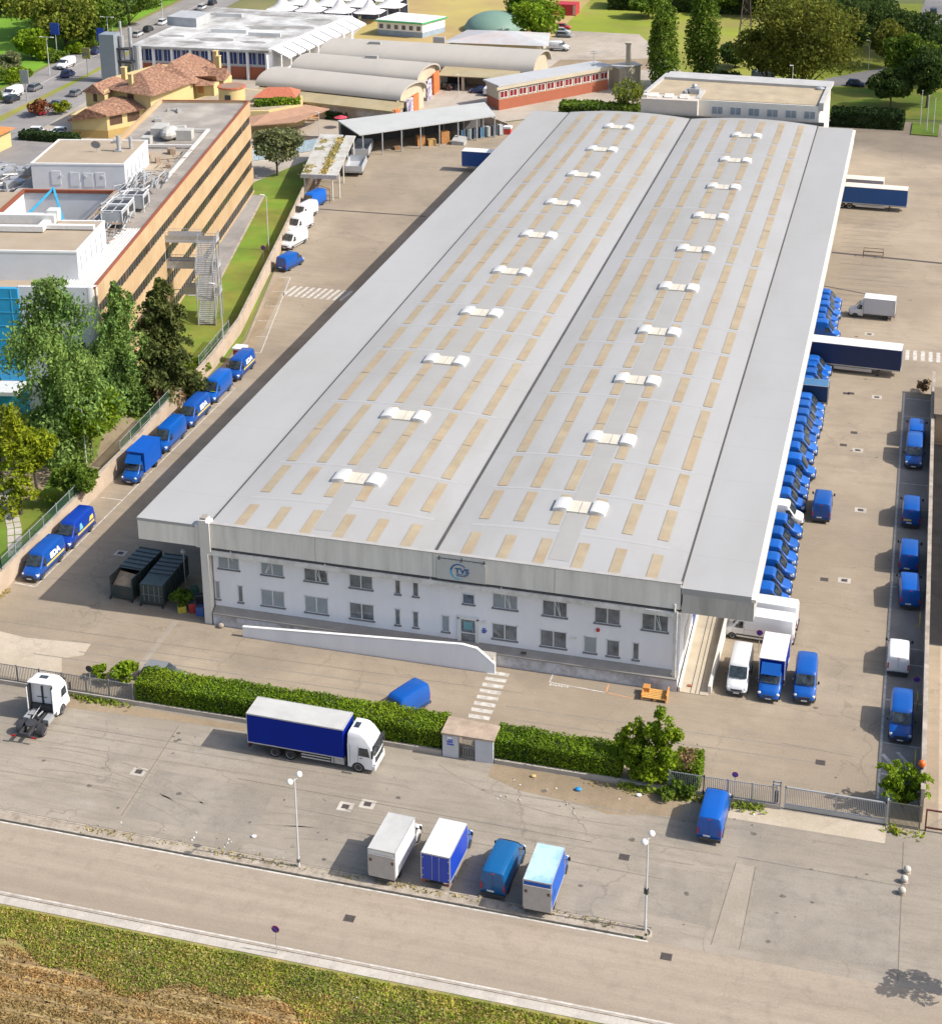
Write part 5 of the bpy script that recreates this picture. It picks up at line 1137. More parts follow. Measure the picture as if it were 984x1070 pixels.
# behind the highway
HT = 'trees beyond the highway'
for i, (px, py, h, r, m, lab) in enumerate(((45,62,7.5,4.0,LF_BRIGHT,'pale green willow overhanging the highway verge'),(57,38,17,9.5,LF_OLIVE,'large olive tree nearest the bright field'),(80,52,15,8.5,LF_OLIVE,'wide olive tree left of the blue roadside sign'),(103,48,14,8.0,LF_MID,'broad tree right of the blue roadside sign'),(122,36,17,8.5,LF_DARK,'dark tree behind the silver tower'),(146,26,16,8.0,LF_MID,'tree behind the highway queue, left of the grey roof block'),(135,6,14,7.5,LF_MID,'green tree at the top edge above the silver tower'),(172,6,12,7.0,LF_OLIVE,'rounded tree at the top edge above the factory'),(40,14,12,8.0,LF_DARK,'dark tree at the top edge above the bright field'),(12,14,12,8.5,LF_DARK,'dark tree in the top left corner'),(75,10,16,9.5,LF_OLIVE,'tall olive tree at the top edge, second from the left'),(108,12,16,9,LF_MID,'tall tree at the top edge between two olive ones'))):
    x, y = G(px,py); tree_broad('roadside_tree', lab, x-3, y, h, r*1.12, m, .8, 5200, .6, 40, group=HT, squash=.9)
for i, (px, py, h, r, m, lab) in enumerate(((4,92,4.5,4.2,LF_MID,'bush at the left edge on the highway verge'),(14,82,3.8,3.6,LF_PALE,'white flowering bush on the highway verge'),(25,74,4.2,3.6,LF_PALE,'pale flowering bush below the willow'),(60,62,2.6,3.0,LF_BRIGHT,'bright bush under the blue roadside sign'),(92,56,2.4,2.8,LF_BRIGHT,'bright bush on the verge right of the blue sign'),(125,42,2.4,2.6,LF_BRIGHT,'bright bush on the verge behind the tower'))):
    x, y = G(px,py); tree_broad('verge_bush', lab, x-3.5, y, h, r, m, .1, 1500, .5, 16, group='bushes on the highway verge', cat='bush')
for i, (px, py, h, r, m, lab) in enumerate(((90,26,13,8.5,LF_MID,'mid green tree filling the gap behind the blue roadside sign'),(118,20,13,8,LF_OLIVE,'olive tree above the silver tower, behind the dark one'),(160,8,13,8.5,LF_DARK,'dark tree at the top edge left of the far highway cars'),(190,-4,10,8,LF_MID,'last green tree along the highway at the top edge'),(60,-2,12,10,LF_DARK,'dark tree row behind the olive trees at the top edge'),(25,-2,12,10,LF_DARK,'dark tree row above the bright field, second from the corner'))):
    x, y = G(px,py); tree_broad('roadside_tree', lab, x-3, y, h, r*1.1, m, .8, 4600, .62, 36, group=HT, squash=.9)
for i, (px, py, h, r, m, lab) in enumerate(((32,86,3.2,3.6,LF_BRIGHT,'low bright bush between the pale flowering ones'),(2,108,2.8,3.0,LF_MID,'lowest bush at the left edge of the highway verge'),(108,50,2.6,3,LF_MID,'low bush on the verge by the silver tower lamp'),(75,64,2.2,3,LF_MID,'low bush on the verge above the white van'))):
    x, y = G(px,py); tree_broad('verge_bush', lab, x-3.5, y, h, r, m, .1, 1500, .42, 16, group='bushes on the highway verge', cat='bush')
x, y = (-179.04,308.08); tree_broad('maple_bush','red-brown maple bush by the yellow house car park',x,y,3.4,3.0,LF_RED,.5,1300,.35,16,group=None,cat='bush')
x, y = (-177.06,310.24); tree_broad('bush','yellow green bush right of the maple',x+2,y,2.8,2.4,LF_YEL,.3,900,.35,12,group=None,cat='bush')
x, y = (-57.88,334.53); tree_broad('sparse_tree','thin half-bare tree between the cream factory and the poplars',x,y,8.5,4.2,LF_OLIVE,2.0,1100,.38,22,group=None)
x, y = (-54.23,358.18); tree_poplar('poplar_tree','left one of the two tall poplars',x,y,18.5,3.9,LF_MID,6500,.42)
x, y = (-46.60,365.57); tree_poplar('poplar_tree','right and taller one of the two poplars',x,y,21.5,4.4,LF_MID,8000,.42)
BT = 'trees beyond the back building'
for i, (px, py, h, r, m, lab) in enumerate(((838,100,24.5,13.0,LF_AUT,'huge mossy brown-green tree behind the back building'),(800,92,15,7.5,LF_AUT,'darker tree left of the huge mossy tree'),(880,62,15,8,LF_DARK,'dark tree between the huge tree and the lane'),(858,22,12,8,LF_DARK,'dark tree at the top edge right of the huge tree'),(905,24,13,8.5,LF_DARK,'round dark tree at the top edge by the side road'),(800,16,11,7,LF_DARK,'dark tree at the top edge left of the pylon'),(925,70,11,5.6,LF_AUT,'brownish tree by the lane lamp'),(945,98,14.5,6.2,LF_MID,'tall green tree behind the flagpoles'),(968,112,13,5.0,LF_DARK,'dark tree at the right edge behind the flagpoles'),(560,42,10.5,7.5,LF_HEDGE,'dense round green tree beside the green dome'),(548,26,9,6.0,LF_MID,'green tree above the round one by the dome'),(755,14,8,5.0,LF_MID,'small green tree at the top edge near the pylon'),(677,18,6.5,5.5,LF_MID,'bushy tree at the far end of the meadow'),(700,8,6,5,LF_DARK,'dark bushy tree at the far end of the meadow'),(958,60,12,7.5,LF_DARK,'dark tree beside the far side road'),(918,50,12,7.5,LF_DARK,'dark tree behind the brownish tree by the lane'),(930,112,9,4.5,LF_DARK,'dark bushy tree between the shaded lawn and the flagpoles'),(870,42,13,8,LF_DARK,'dark tree right behind the huge mossy one'),(768,70,5,4.5,LF_DARK,'dark scrub at the foot of the pylon'),(755,98,4.5,4.5,LF_DARK,'dark scrub left of the white site container'),(985,90,12,6,LF_DARK,'dark tree cut by the right edge'),(625,-4,6,6,LF_DARK,'low dark tree row end at the top edge above the meadow'))):
    x, y = G(px,py); tree_broad('tree', lab, x, y, h, r, m, 1.2, 14000 if i == 0 else 4200, .55 if i else .5, 60 if i == 0 else 32, group=BT)
# front tree between the hedge and the railing
x, y = (-16.98,114.96); t = thing('street_tree','bright leafy multi-stemmed tree growing through the right hand hedge end','tree',(x-.2,y+1.2,0)); out = []; mb = MB()
for (dx, dy, h_, r_) in ((-1.9,.2,5.2,.75),(-1.2,-.7,4.4,.9),(-.9,.5,6.3,.75),(.1,.0,5.6,1.0),(.9,.4,7.1,.8),(1.6,-.1,6.2,.85),(2.3,.3,5.0,.75),(.4,-1.2,3.8,.9),(-1.9,-.9,3.0,.9),(1.7,-1.0,3.9,.95),(2.5,-.5,3.4,.8),(0,-1.3,2.2,1.1),(-2.4,.2,3.6,.7)):
    mb.tube((dx*.1,dy*.1,-.1),(dx,dy,h_*.9),.09,.03,5)
    for k in range(9):
        u = RNG.random(); z_ = .6+(h_-.8)*u**.8; rr_ = r_*(1.05-.75*u)*RNG.uniform(.6,1.1); a_ = RNG.uniform(0,6.28)
        c_ = np.array([dx*(.35+.65*u)+math.cos(a_)*rr_*.8, dy*(.35+.65*u)+math.sin(a_)*rr_*.8, z_]); out.append(sph(125,1.,.35)*np.array([.50,.50,.58])*RNG.uniform(.7,1.25)+c_)
mb.build('trunk', BARK, t); cards(np.concatenate(out), .19, m=LF_BRIGHT, name='crown', parent=t)
# palm-like bush by the gate
t = thing('ailanthus_bush','feathery bright bush in the corner beside the sliding gate','bush',(3.2,117.6,0))
out = []
mb = MB()
for i in range(34):
    a = RNG.uniform(0,6.28); L_ = RNG.uniform(1.5,2.9); zz = RNG.uniform(1.4,3.5)
    for s in np.linspace(.15,1,16):
        px, py, pz = math.cos(a)*L_*s*.75, math.sin(a)*L_*s*.75, .3+zz*math.sin(s*1.9)
        for sd in (-1,1): out.append((px-math.sin(a)*sd*.16, py+math.cos(a)*sd*.16, pz))
    mb.tube((0,0,0),(math.cos(a)*L_*.35,math.sin(a)*L_*.35,.3+zz*.85),.03,.012,4)
mb.build('stem', BARK, t); cards(np.array(out), .30, aspect=1.7, m=LF_BRIGHT, name='foliage', parent=t)
x, y = (-65.62,130.58); tree_broad('bush','dark green bush beside the skips at the warehouse corner',x,y+.8,2.3,1.25,LF_MID,.1,1500,.24,14,group=None,cat='bush')
x, y = (-65.56,117.79); tree_broad('bush','bright sprouting shrub at the left end of the long hedge',x,y+.3,1.9,1.5,LF_BRIGHT,.1,900,.26,12,group=None,cat='bush')
x, y = (-67.72,117.70); tree_broad('bush','small bright shrub growing through the railing',x,y+.2,1.3,1.1,LF_BRIGHT,.1,450,.24,8,group=None,cat='bush')
x, y = (-4.35,203.83); 
tree_broad('bush','bare twiggy bush at the end of the east wall',3.6,203.2,2.2,1.3,LF_DRY,.2,350,.22,9,group=None,cat='bush')
tree_broad('street_tree','small tree at the bottom right edge casting a ragged shadow on the asphalt',9.4,98.3,6.4,1.9,LF_BRIGHT,2.8,900,.24,14,group=None)
# hedges
def hedge(label, x0, x1, y0, y1, h, m=LF_HEDGE, dens=150, leaf=.125, wav=.22, group='clipped hedges', rz=0., loc=None):
    L_ = x1-x0; D = y1-y0; t = thing('hedge', label, 'hedge', loc or ((x0+x1)/2,(y0+y1)/2,0), rz, group)
    mb = MB(); nx = max(2,int(L_/.8)); 
    def top(x): return h+wav*.6*(.5*math.sin(x*.9)+.35*math.sin(x*2.3+1)+.2*math.sin(x*.31))
    rows = [(-D/2+.15,-.02),(-D/2+.1,h*.5),(-D/2+.18,None),(D/2-.18,None),(D/2-.1,h*.5),(D/2-.15,-.02)]
    vs = []; fs = []
    for i in range(nx+1):
        x = -L_/2+.1+(L_-.2)*i/nx
        for yy, zz in rows: vs.append((x, yy, (top(x+x0)-.14) if zz is None else zz))
    for i in range(nx):
        for j in range(5): a = i*6+j; fs.append((a,a+6,a+7,a+1))
    fs.append(tuple(range(5,-1,-1))); fs.append(tuple(nx*6+k for k in range(6)))
    mb.add(vs, fs); mb.build('branches', mat('hedge_core', (.022,.038,.010), .95, var=.3, scale=3), t, fix=True)
    n = int(dens*(L_*(D+2*h)+2*D*h)); P = np.empty((n,3)); P[:,0] = RNG.uniform(-L_/2,L_/2,n)
    side = RNG.random(n); tot = D+2*h; wt = side*tot
    tp = np.array([top(v+x0) for v in P[:,0]])+.10*np.sin(P[:,0]*7.)*RNG.random(n)
    isT = wt < D; isF = (wt >= D) & (wt < D+h)
    P[:,1] = np.where(isT, -D/2+wt, np.where(isF, -D/2, D/2)); P[:,2] = np.where(isT, tp, np.where(isF, (wt-D)/h, (wt-D-h)/h)*tp)
    P += RNG.normal(size=(n,3))*.065
    # thin patches
    keep = (np.sin(P[:,0]*1.7+P[:,2]*2.3)+np.sin(P[:,0]*.63+4*P[:,1])+RNG.normal(size=n)*.9) > -1.9; P = P[keep]
    ne = int(dens*2*D*h); E_ = np.stack([RNG.choice([-L_/2,L_/2],ne), RNG.uniform(-D/2,D/2,ne), RNG.uniform(0,h,ne)],1)+RNG.normal(size=(ne,3))*.07
    P = np.concatenate([P,E_]); P[:,2] = np.maximum(P[:,2], .05)
    cards(P, leaf, m=m, name='foliage', parent=t, flat=.2); return t
hedge('long clipped hedge left of the pedestrian gate', -63.0, -34.6, 115.3, 118.0, 2.15)
hedge('clipped hedge right of the pedestrian gate', -30.0, -19.4, 115.3, 117.7, 2.1)
hedge('short hedge end with a dry brown top, right of the street tree', -14.9, -12.9, 115.9, 118.4, 2.0)
t = [q for q in C.objects if q.get('label','').startswith('short hedge')][0]
P = RNG.normal(size=(420,3))*np.array([.38,.6,.12])+np.array([-.2,0,2.0]); cards(P, .2, m=LF_DRY, name='dry_patch', parent=t)
bx, by = (-15.15,115.32); tree_broad('bush','low green weeds under the street tree by the railing',-14.6,114.6,1.4,1.6,LF_MID,.05,900,.22,12,group=None,cat='bush')
hedge('dark hedge behind the red and white factory', -71.5, -52.5, 331.0, 335.5, 2.8, LF_MID, 9, .5, .5)
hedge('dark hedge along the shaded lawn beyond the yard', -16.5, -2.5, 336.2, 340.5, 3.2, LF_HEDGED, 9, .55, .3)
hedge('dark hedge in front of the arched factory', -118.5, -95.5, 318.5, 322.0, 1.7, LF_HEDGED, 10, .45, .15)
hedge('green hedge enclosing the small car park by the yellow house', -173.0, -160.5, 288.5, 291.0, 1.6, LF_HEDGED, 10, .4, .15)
hedge('bright roof terrace hedge beside the yellow house', -131.0, -122.0, 0, 2.2, 1.3, LF_HEDGE, 16, .35, .3, loc=(-126.2,311.2,4.4), rz=.55)
hedge('dark tree belt at the far end of the meadow', -84, -30, 452, 462, 5.0, LF_DARK, 3, 1.0, 1.2, 'distant tree belts')
# weeds, verge grass, straw: nobody could count them
def scatter(name, label, pts_fn, n, size, m, z=0., zr=.1, droop=-.5, kind='stuff', aspect=2.2, cat='grass'):
    P = pts_fn(n); P[:,2] = z+RNG.random(len(P))*zr
    o = cards(P, size, m=m, name=name, droop=droop, aspect=aspect)
    c = P.mean(0); 
    tag(o, label, cat, None, kind); return o
GR1 = leafmat('grass_blades', (.23,.31,.035)); GR2 = leafmat('grass_dry', (.34,.31,.11)); STR = leafmat('straw', (.34,.245,.10))
def vpts(n):
    x = RNG.uniform(-68,-8,n); w = 3.3+.7*np.sin(x*.35)+.5*np.sin(x*.9+1); y = 88.7-RNG.random(n)**1.3*w*1.3; 
    return np.stack([x,y,np.zeros(n)],1)
scatter('verge_grass','rough green grass on the verge along the field', vpts, 26000, .105, GR1, 0, .13)
scatter('dry_grass','dry straw coloured grass on the verge', vpts, 24000, .11, GR2, 0, .12)
def rows(n):
    y = 86.6-RNG.random(n)*9; x = RNG.uniform(-68,-8,n); ph = (y-84.0)*2*np.pi/1.45; keep = (-np.cos(ph)+RNG.normal(size=n)*.55) > -.45
    return np.stack([x,y,np.zeros(n)],1)[keep]
scatter('straw_rows','cut straw lying in rows on the stubble field', rows, 70000, .10, STR, -.03, .10, droop=0., aspect=2.6, cat='straw')
def lines(segs, w):
    def f(n):
        out = []
        tot = sum(math.hypot(b[0]-a[0],b[1]-a[1]) for a,b in segs)
        for a, b in segs:
            k = int(n*math.hypot(b[0]-a[0],b[1]-a[1])/tot); t = RNG.random((k,1)); p = np.array(a)*(1-t)+np.array(b)*t+RNG.normal(size=(k,2))*w
            cl = np.sin(p[:,0]*1.3)+np.sin(p[:,0]*.47+p[:,1])+RNG.normal(size=k)*.6 > -.4; out.append(np.concatenate([p[cl], np.zeros((cl.sum(),1))],1))
        return np.concatenate(out)
    return f
scatter('wall_weeds','weeds growing along the foot of fences and walls', lines([((-13,114.6),(-6.8,114.7)),((-73,114.9),(-63.5,114.7)),((2.3,114.6),(4.9,114.8)),((-84.4,120),(-84.2,131)),((-84.5,163),(-85.9,185)),((2.3,114.9),(4.7,114.5)),((-22,114.5),(-15,114.4)),((-60,98.5),(-16,98.5))], .22), 2600, .12, GR2, 0, .2, cat='weeds')
scatter('wall_weeds_green','green weeds at the fence foot', lines([((-12.6,114.5),(-6.9,114.7)),((2.4,114.6),(4.9,114.5)),((-20,114.7),(-13.5,114.6)),((-63,114.8),(-69,115))], .3), 1500, .2, GR1, 0, .3, cat='weeds')
LIT = mat('litter_white', (.65,.66,.66), .7, var=.2, scale=3)
def lit(n):
    a = lines([((-28,112.8),(-15,112.6)),((-14,112.3),(-5,113.4)),((-62,99.5),(-42,100)),((-30,111.2),(-20,111.0)),((-50,87),(-18,86.5))], .7)(n); return a
scatter('litter','scraps of paper and plastic lying on the forecourt', lit, 150, .13, LIT, .03, .04, droop=0, aspect=1.2, cat='litter')

# unseen semi-transparent mesh, added high in the east to shade the far corner
cm = bpy.data.materials.new('shade_cloud_vapour'); cm.use_nodes = True; n_ = cm.node_tree
tb = n_.nodes.new('ShaderNodeBsdfTransparent'); mx_ = n_.nodes.new('ShaderNodeMixShader'); mx_.inputs[0].default_value = .28
n_.nodes['Principled BSDF'].inputs['Base Color'].default_value = (.85,.86,.88,1); n_.nodes['Principled BSDF'].inputs['Roughness'].default_value = 1
n_.links.new(tb.outputs[0], mx_.inputs[1]); n_.links.new(n_.nodes['Principled BSDF'].outputs[0], mx_.inputs[2]); n_.links.new(mx_.outputs[0], n_.nodes['Material Output'].inputs[0])
mb = MB(); n = 36
ring = []
for zf, rf in ((0,.75),(.35,1.0),(.8,.8),(1,.4)):
    ring.append([(640+18+ (78*rf)*(1+.10*math.sin(3*a+1)+.06*math.sin(7*a))*math.cos(a)+22, 400+24+(100*rf)*(1+.10*math.sin(2*a)+.07*math.sin(5*a+2))*math.sin(a), 580+30*zf) for a in [2*math.pi*i/n for i in range(n)]])
mb.loft(ring); o = wb(mb, 'shade_cloud', cm, None, smooth=60, fix=True); tag(o, kind='structure')

# ================================================================== OFFICE BLOCK
OBR = mat('cladding_ochre', (.44,.30,.165), .7, var=.08, scale=.3, col2=(.50,.37,.22), scale2=.2, amt2=.4, space='world')
OROOF = mat('roof_gravel_grey', (.25,.225,.20), .9, var=.14, scale=.25, col2=(.36,.33,.285), scale2=.15, amt2=.5, space='world')
OROOF2 = mat('roof_tan', (.34,.275,.20), .9, var=.08, scale=.3, col2=(.34,.28,.21), scale2=.3, amt2=.4, space='world')
OWHITE = mat('render_white', (.62,.63,.65), .7, var=.05, scale=.4, col2=(.58,.58,.59), scale2=.35, amt2=.3, space='world')
OBLUE = mat('curtain_wall_blue', (.01,.28,.55), .25, var=.12, scale=.4, spec=.6, space='world')
RUST = mat('rust_trim', (.24,.07,.035), .8, var=.15, scale=2)
DGLASS = mat('office_glass', (.045,.05,.045), .12, var=.5, scale=.5, spec=.7, space='world')
DMULL = mat('mullion_brown', (.10,.065,.045), .6)
RZO = math.atan2(-.9813, .1927)+math.pi/2      # local -Y runs along the facade towards the camera
ob = wthing('office_building', 'four-storey office block with ochre and dark window bands and a cluttered flat roof', 'office building', (-113.0,265.7,0), math.radians(11.1))
MO = ORG[ob.name].inverted()
# local frame: x = east(+) , y = away(+); facade plane x=0, from y=0 (far) to y=-96 (near)
def ol(mb, name, mats, parent=None, **k):
    o = mb.build(name, mats, parent or ob, **k); ORG[o.name] = ORG[ob.name]; return o
ZR = 16.7
mb = MB(); mb.box(-15.8,-.35,-39,0.0,0,ZR-.45); mb.box(-34,-.35,-95.5,-39,0,ZR-.45) if 0 else None
mb.prism([(-15.8,0),(-.35,0),(-.35,-95.6),(-30,-95.6),(-30,-60),(-24,-39),(-15.8,-39)], 0, 9.0)
# upper part leaves the courtyard open
mb.prism([(-15.8,-.01),(-.35,-.01),(-.35,-55),(-24,-55),(-24,-39),(-15.8,-39)], 9.0, ZR-.45); mb.box(-8.6,-.35,-78,-55,9.0,ZR-.45); mb.box(-30,-.35,-95.5,-78,9,ZR-.45); mb.box(-30,-22.4,-78,-55,9,ZR-.45)
ol(mb, 'structure_core', OWHITE)
mb = MB(); mb.prism([(-15.6,-.2),(-.5,-.2),(-.5,-55),(-23.8,-55),(-23.8,-39),(-15.6,-39)], ZR-.44, ZR-.35); mb.box(-8.6,-.5,-78,-55.01,ZR-.44,ZR-.36); ol(mb, 'roof', OROOF)
mb = MB(); mb.box(-30,-.5,-95.3,-78.01,ZR-.44,ZR-.37); mb.box(-30,-22.4,-78,-55,ZR-.44,ZR-.37); ol(mb, 'roof_near', OROOF2)
bands = [(16.7,14.2),(12.8,10.1),(8.6,6.0),(4.6,1.9),(.3,0)]
mb = MB()
for a, b2 in bands:
    mb.box(-.35,0,-95.6,.05,b2,a)
    mb.box(-15.85,0,.02,.3,b2,a)
# thin vertical joints in the cladding
ol(mb, 'cladding_band', OBR)
mb = MB()
for a, b2 in bands[:4]:
    for i in range(64): y = -.75-i*1.5; mb.box(-.01,.004,y-.018,y+.018,b2+.02,a-.02)
ol(mb, 'cladding_joint', mat('joint_brown', (.33,.20,.11), .8))
mb = MB(); mb.box(-.4,.05,-95.7,.35,ZR,ZR+.09); mb.box(-15.9,-.4,.0,.35,ZR,ZR+.08); ol(mb, 'parapet_trim', RUST)
mb = MB(); mb.prism([(-16.1,.3),(-15.6,.3),(-15.6,-39),(-16.1,-39)], ZR-.4, ZR+.35); ol(mb, 'west_parapet', OBR)
wz = [(12.8,14.2),(8.6,10.1),(4.6,6.0),(.3,1.9)]
cnt = 0; stuffm = MB(); stuffg = MB()
for bi, (z0, z1) in enumerate(wz):
    for i in range(38):
        y1 = -.2-i*2.5; y0 = y1-2.46
        F_ = MB() if cnt < 100 and not (bi == 3) else stuffm
        for yy in (y0, (y0+y1)/2): F_.box(-.15,-.05,yy-.045,yy+.045,z0,z1)
        if bi == 0 and i % 5 == 2 or bi == 2 and i % 3 == 0: F_.box(-.125,-.1,y0+.2,y0+1.1,z0,z1-.3)
        G_ = MB() if F_ is not stuffm else stuffg
        G_.box(-.34,-.12,y0,y1,z0,z1)
        if F_ is not stuffm: w = ol(F_, 'window', DMULL); ol(G_, 'pane', DGLASS, w); cnt += 1
o = ol(stuffm, 'window_row', DMULL); o['kind'] = 'stuff'; p = ol(stuffg, 'pane_row', DGLASS, o); p['kind'] = 'stuff'
# courtyard walls and the blue beam
mb = MB(); mb.box(-22.4,-8.6,-78,-55,8.9,9.0); ol(mb, 'court_floor', OROOF)
mb = MB(); mb.box(-22.3,-8.7,-55.05,-54.95+.0,9.3,11.4); ol(mb, 'court_glazing', DGLASS)
mb = MB()
for a in ((-22.6,-8.4,-55.2,-54.7),(-22.6,-8.4,-78.3,-77.9)): mb.box(a[0],a[1],a[2],a[3],ZR-.4,ZR+.06)
mb.box(-22.65,-22.2,-78,-55.2,ZR-.4,ZR+.05); ol(mb, 'court_coping', RUST)
mb = MB(); mb.box(-8.9,-8.4,-78,-55.2,ZR-.42,ZR+.05); ol(mb, 'court_edge', OBR)
mb = MB(); mb.tube((-17.8,-55.4,ZR+.4),(-11.5,-70,ZR-1.6),.22,n=4); mb.tube((-17.8,-55.4,ZR+.4),(-19.3,-69,ZR-1.4),.16,n=4); ol(mb, 'blue_beam', mat('beam_blue',(.03,.34,.58),.5))
# far plant house (white) and near plant house
for (x0,x1,y0,y1,z1,nm) in ((-21.6,-7.7,-53.2,-39.8,20.2,'a'),(-22.5,-3.0,-92.4,-80.0,20.2,'b')):
    mb = MB(); mb.box(x0,x1,y0,y1,ZR-.4,z1-.15); b2 = ol(mb, 'roof_house', OWHITE)
    mb = MB(); mb.box(x0+.2,x1-.2,y0+.2,y1-.2,z1-.15,z1-.05); ol(mb, 'roof_house_top', OROOF2, b2)
    mb = MB(); 
    for a in ((x0-.05,x1+.05,y0-.05,y0+.2),(x0-.05,x1+.05,y1-.2,y1+.05)): mb.box(*a,z1-.2,z1+.06)
    for a in ((x0-.05,x0+.2,y0+.2,y1-.2),(x1-.2,x1+.05,y0+.2,y1-.2)): mb.box(*a,z1-.2,z1+.06)
    ol(mb, 'roof_house_coping', WHITEP, b2)
    mb = MB()
    for i in range(5): mb.box(x1,x1+.03,y0+1.2+i*2.2,y0+1.55+i*2.2,ZR+.6,z1-1.0)
    ol(mb, 'roof_house_window', GLASSB, b2)
mb = MB()
for (x,z) in ((-18,18.2),(-15.2,18),(-13.2,17.9),(-11.4,18)): mb.box(x-.7,x+.7,-53.27,-53.2,z-1.2,z+.9)
for x in (-17.2,-13.6,-11.0): mb.box(x-.2,x+.2,-53.34,-53.27,18.2,18.5)
ol(mb, 'plant_panel', mat('panel_pale', (.60,.61,.63), .6, var=.04))
mb = MB(); mb.tube((-10.4,-46,20.1),(-10.4,-46,22.6),.32,n=10); mb.tube((-9.0,-44.5,20.1),(-9.0,-44.5,22.0),.28,n=10); mb.box(-11,-9.9,-46.5,-45.5,20.1,20.4); mb.box(-12.6,-11.4,-41.6,-40.8,20.1,20.6); ol(mb, 'flue', GREYM)
mb = MB(); 
for i in range(12):
    pass
mb.tube((-13.6,-46.5,20.1),(-13.6,-46.5,20.9),.06,n=6)
vs = [(-13.6,-46.35,21.25)]; n = 16
for i in range(n): a = 2*math.pi*i/n; vs.append((-13.6+.75*math.cos(a)-.1, -46.75-.15*math.sin(a), 21.35+.62*math.sin(a)))
mb.add(vs, [(0,1+i,1+(i+1)%n) for i in range(n)]+[(0,1+(i+1)%n,1+i) for i in range(n)]); ol(mb, 'satellite_dish', GREYM)
# duct runs on the near plant house
mb = MB(); mb.box(-22,-9.5,-85.2,-84.3,20.3,21.0); mb.box(-22,-9,-82.0,-80.9,20.3,21.5); mb.box(-10.5,-9.5,-84.3,-82,20.3,20.9); mb.box(-9.6,-3.3,-84.0,-83.2,20.3,20.8); mb.box(-10.2,-8.8,-81.2,-79.8,20.4,21.9); ol(mb, 'air_duct', LGREYM)
# pipework, air handling units and catwalks along the east side of the roof
UM = mat('unit_grey',(.40,.42,.43),.6,metal=.2,var=.1,scale=1)
for (y, x) in ((-70,-4.6),(-66.8,-4.6),(-62.6,-3.6)):
    mb = MB(); mb.box(x-1.4,x+1.4,y-1.5,y+1.4,ZR+.2,ZR+1.9); u1 = ol(mb, 'cooling_unit', UM)
    for dx in (-.65,.65): mb = MB(); mb.box(x+dx-.5,x+dx+.5,y-1.2,y+1.1,ZR+1.9,ZR+1.98); ol(mb, 'fan_grille', DARKM, u1)
    mb = MB(); mb.box(x+1.4,x+1.43,y-1.2,y+1.1,ZR+.5,ZR+1.6); ol(mb, 'side_louvre', DARKM, u1)
    mb = MB()
    for sx in (-1.45,1.45):
        for sy in (-1.5,1.45): mb.tube((x+sx,y+sy,ZR-.3),(x+sx,y+sy,ZR+2.2),.07,n=4)
        mb.tube((x+sx,y-1.5,ZR+2.2),(x+sx,y+1.45,ZR+2.2),.07,n=4)
    for sy in (-1.5,1.45): mb.tube((x-1.45,y+sy,ZR+2.2),(x+1.45,y+sy,ZR+2.2),.07,n=4)
    ol(mb, 'unit_frame', WHITEP, u1)
mb = MB(); rr = random.Random(5)
for i in range(70):
    y = -45-rr.random()*34; x = -7.6+rr.random()*5; mb.tube((x,y,ZR+.1+rr.random()*.9),(x+rr.uniform(-1.5,1.5),y-rr.uniform(1,9),ZR+.1+rr.random()*.9),rr.uniform(.05,.16),n=5)
for i in range(5): mb.box(-7.8+i*.45,-7.6+i*.45,-79,-45,ZR-.3,ZR+.02+.1*(i%2))
for i in range(14): y = -47-i*2.2; mb.tube((-7.6,y,ZR-.3),(-7.6,y,ZR+1.1),.04,n=4)
mb.tube((-7.6,-47,ZR+1.1),(-7.6,-76,ZR+1.1),.04,n=4)
ol(mb, 'roof_pipe', GREYM)
mb = MB()
for i in range(12): mb.box(-5.3+i*.40,-5.08+i*.40,-95.2,-71.8 if i > 4 else -80,ZR-.35,ZR-.13)
ol(mb, 'ribbed_roof_sheet', LGREYM)
mb = MB(); mb.box(-3.1,-2.6,-50,-20,ZR-.1,ZR+.25); mb.box(-12.5,-3.1,-30.5,-30.0,ZR-.1,ZR+.25); mb.box(-6.5,-3.1,-20.4,-20,ZR-.1,ZR+.2); mb.box(-3.2,-2.9,-30,-20,ZR-.1,ZR+.2); ol(mb, 'cable_tray', mat('tray_pale',(.55,.53,.50),.6,var=.1))
mb = MB(); mb.ball((-8.2,-24.5,ZR+.7),1.5,2.4,1.1,12,8); mb.box(-11.5,-9.3,-24,-20,ZR-.3,ZR+1.2); mb.box(-7,-4.4,-25.5,-23.5,ZR-.3,ZR+1.3); mb.tube((-10,-22,ZR+.6),(-6,-22.5,ZR+1.0),.5,n=8); mb.box(-11.8,-10.3,-29,-27.3,ZR-.3,ZR+1.0); ol(mb, 'roof_plant', mat('plant_pale',(.42,.41,.38),.7,var=.12,scale=.8))
mb = MB()
for i in range(9): mb.box(-9.8+rr.random()*5.5,-9.2+rr.random()*5.5+1.1,-42+rr.random()*9,-40.5+rr.random()*9,ZR-.3,ZR+.1+rr.random()*.7) if 0 else mb.cbox((-9.5+rr.random()*5.6,-42+rr.random()*9,ZR-.3),.6+rr.random()*.8,.6+rr.random()*.8,.3+rr.random()*.6,rr.random())
ol(mb, 'roof_clutter', mat('clutter_brown',(.30,.22,.16),.8,var=.25,scale=1.5))
mb = MB(); mb.box(-11,-4.4,-43,-32.2,ZR-.36,ZR-.30); ol(mb, 'roof_patch', OROOF2)
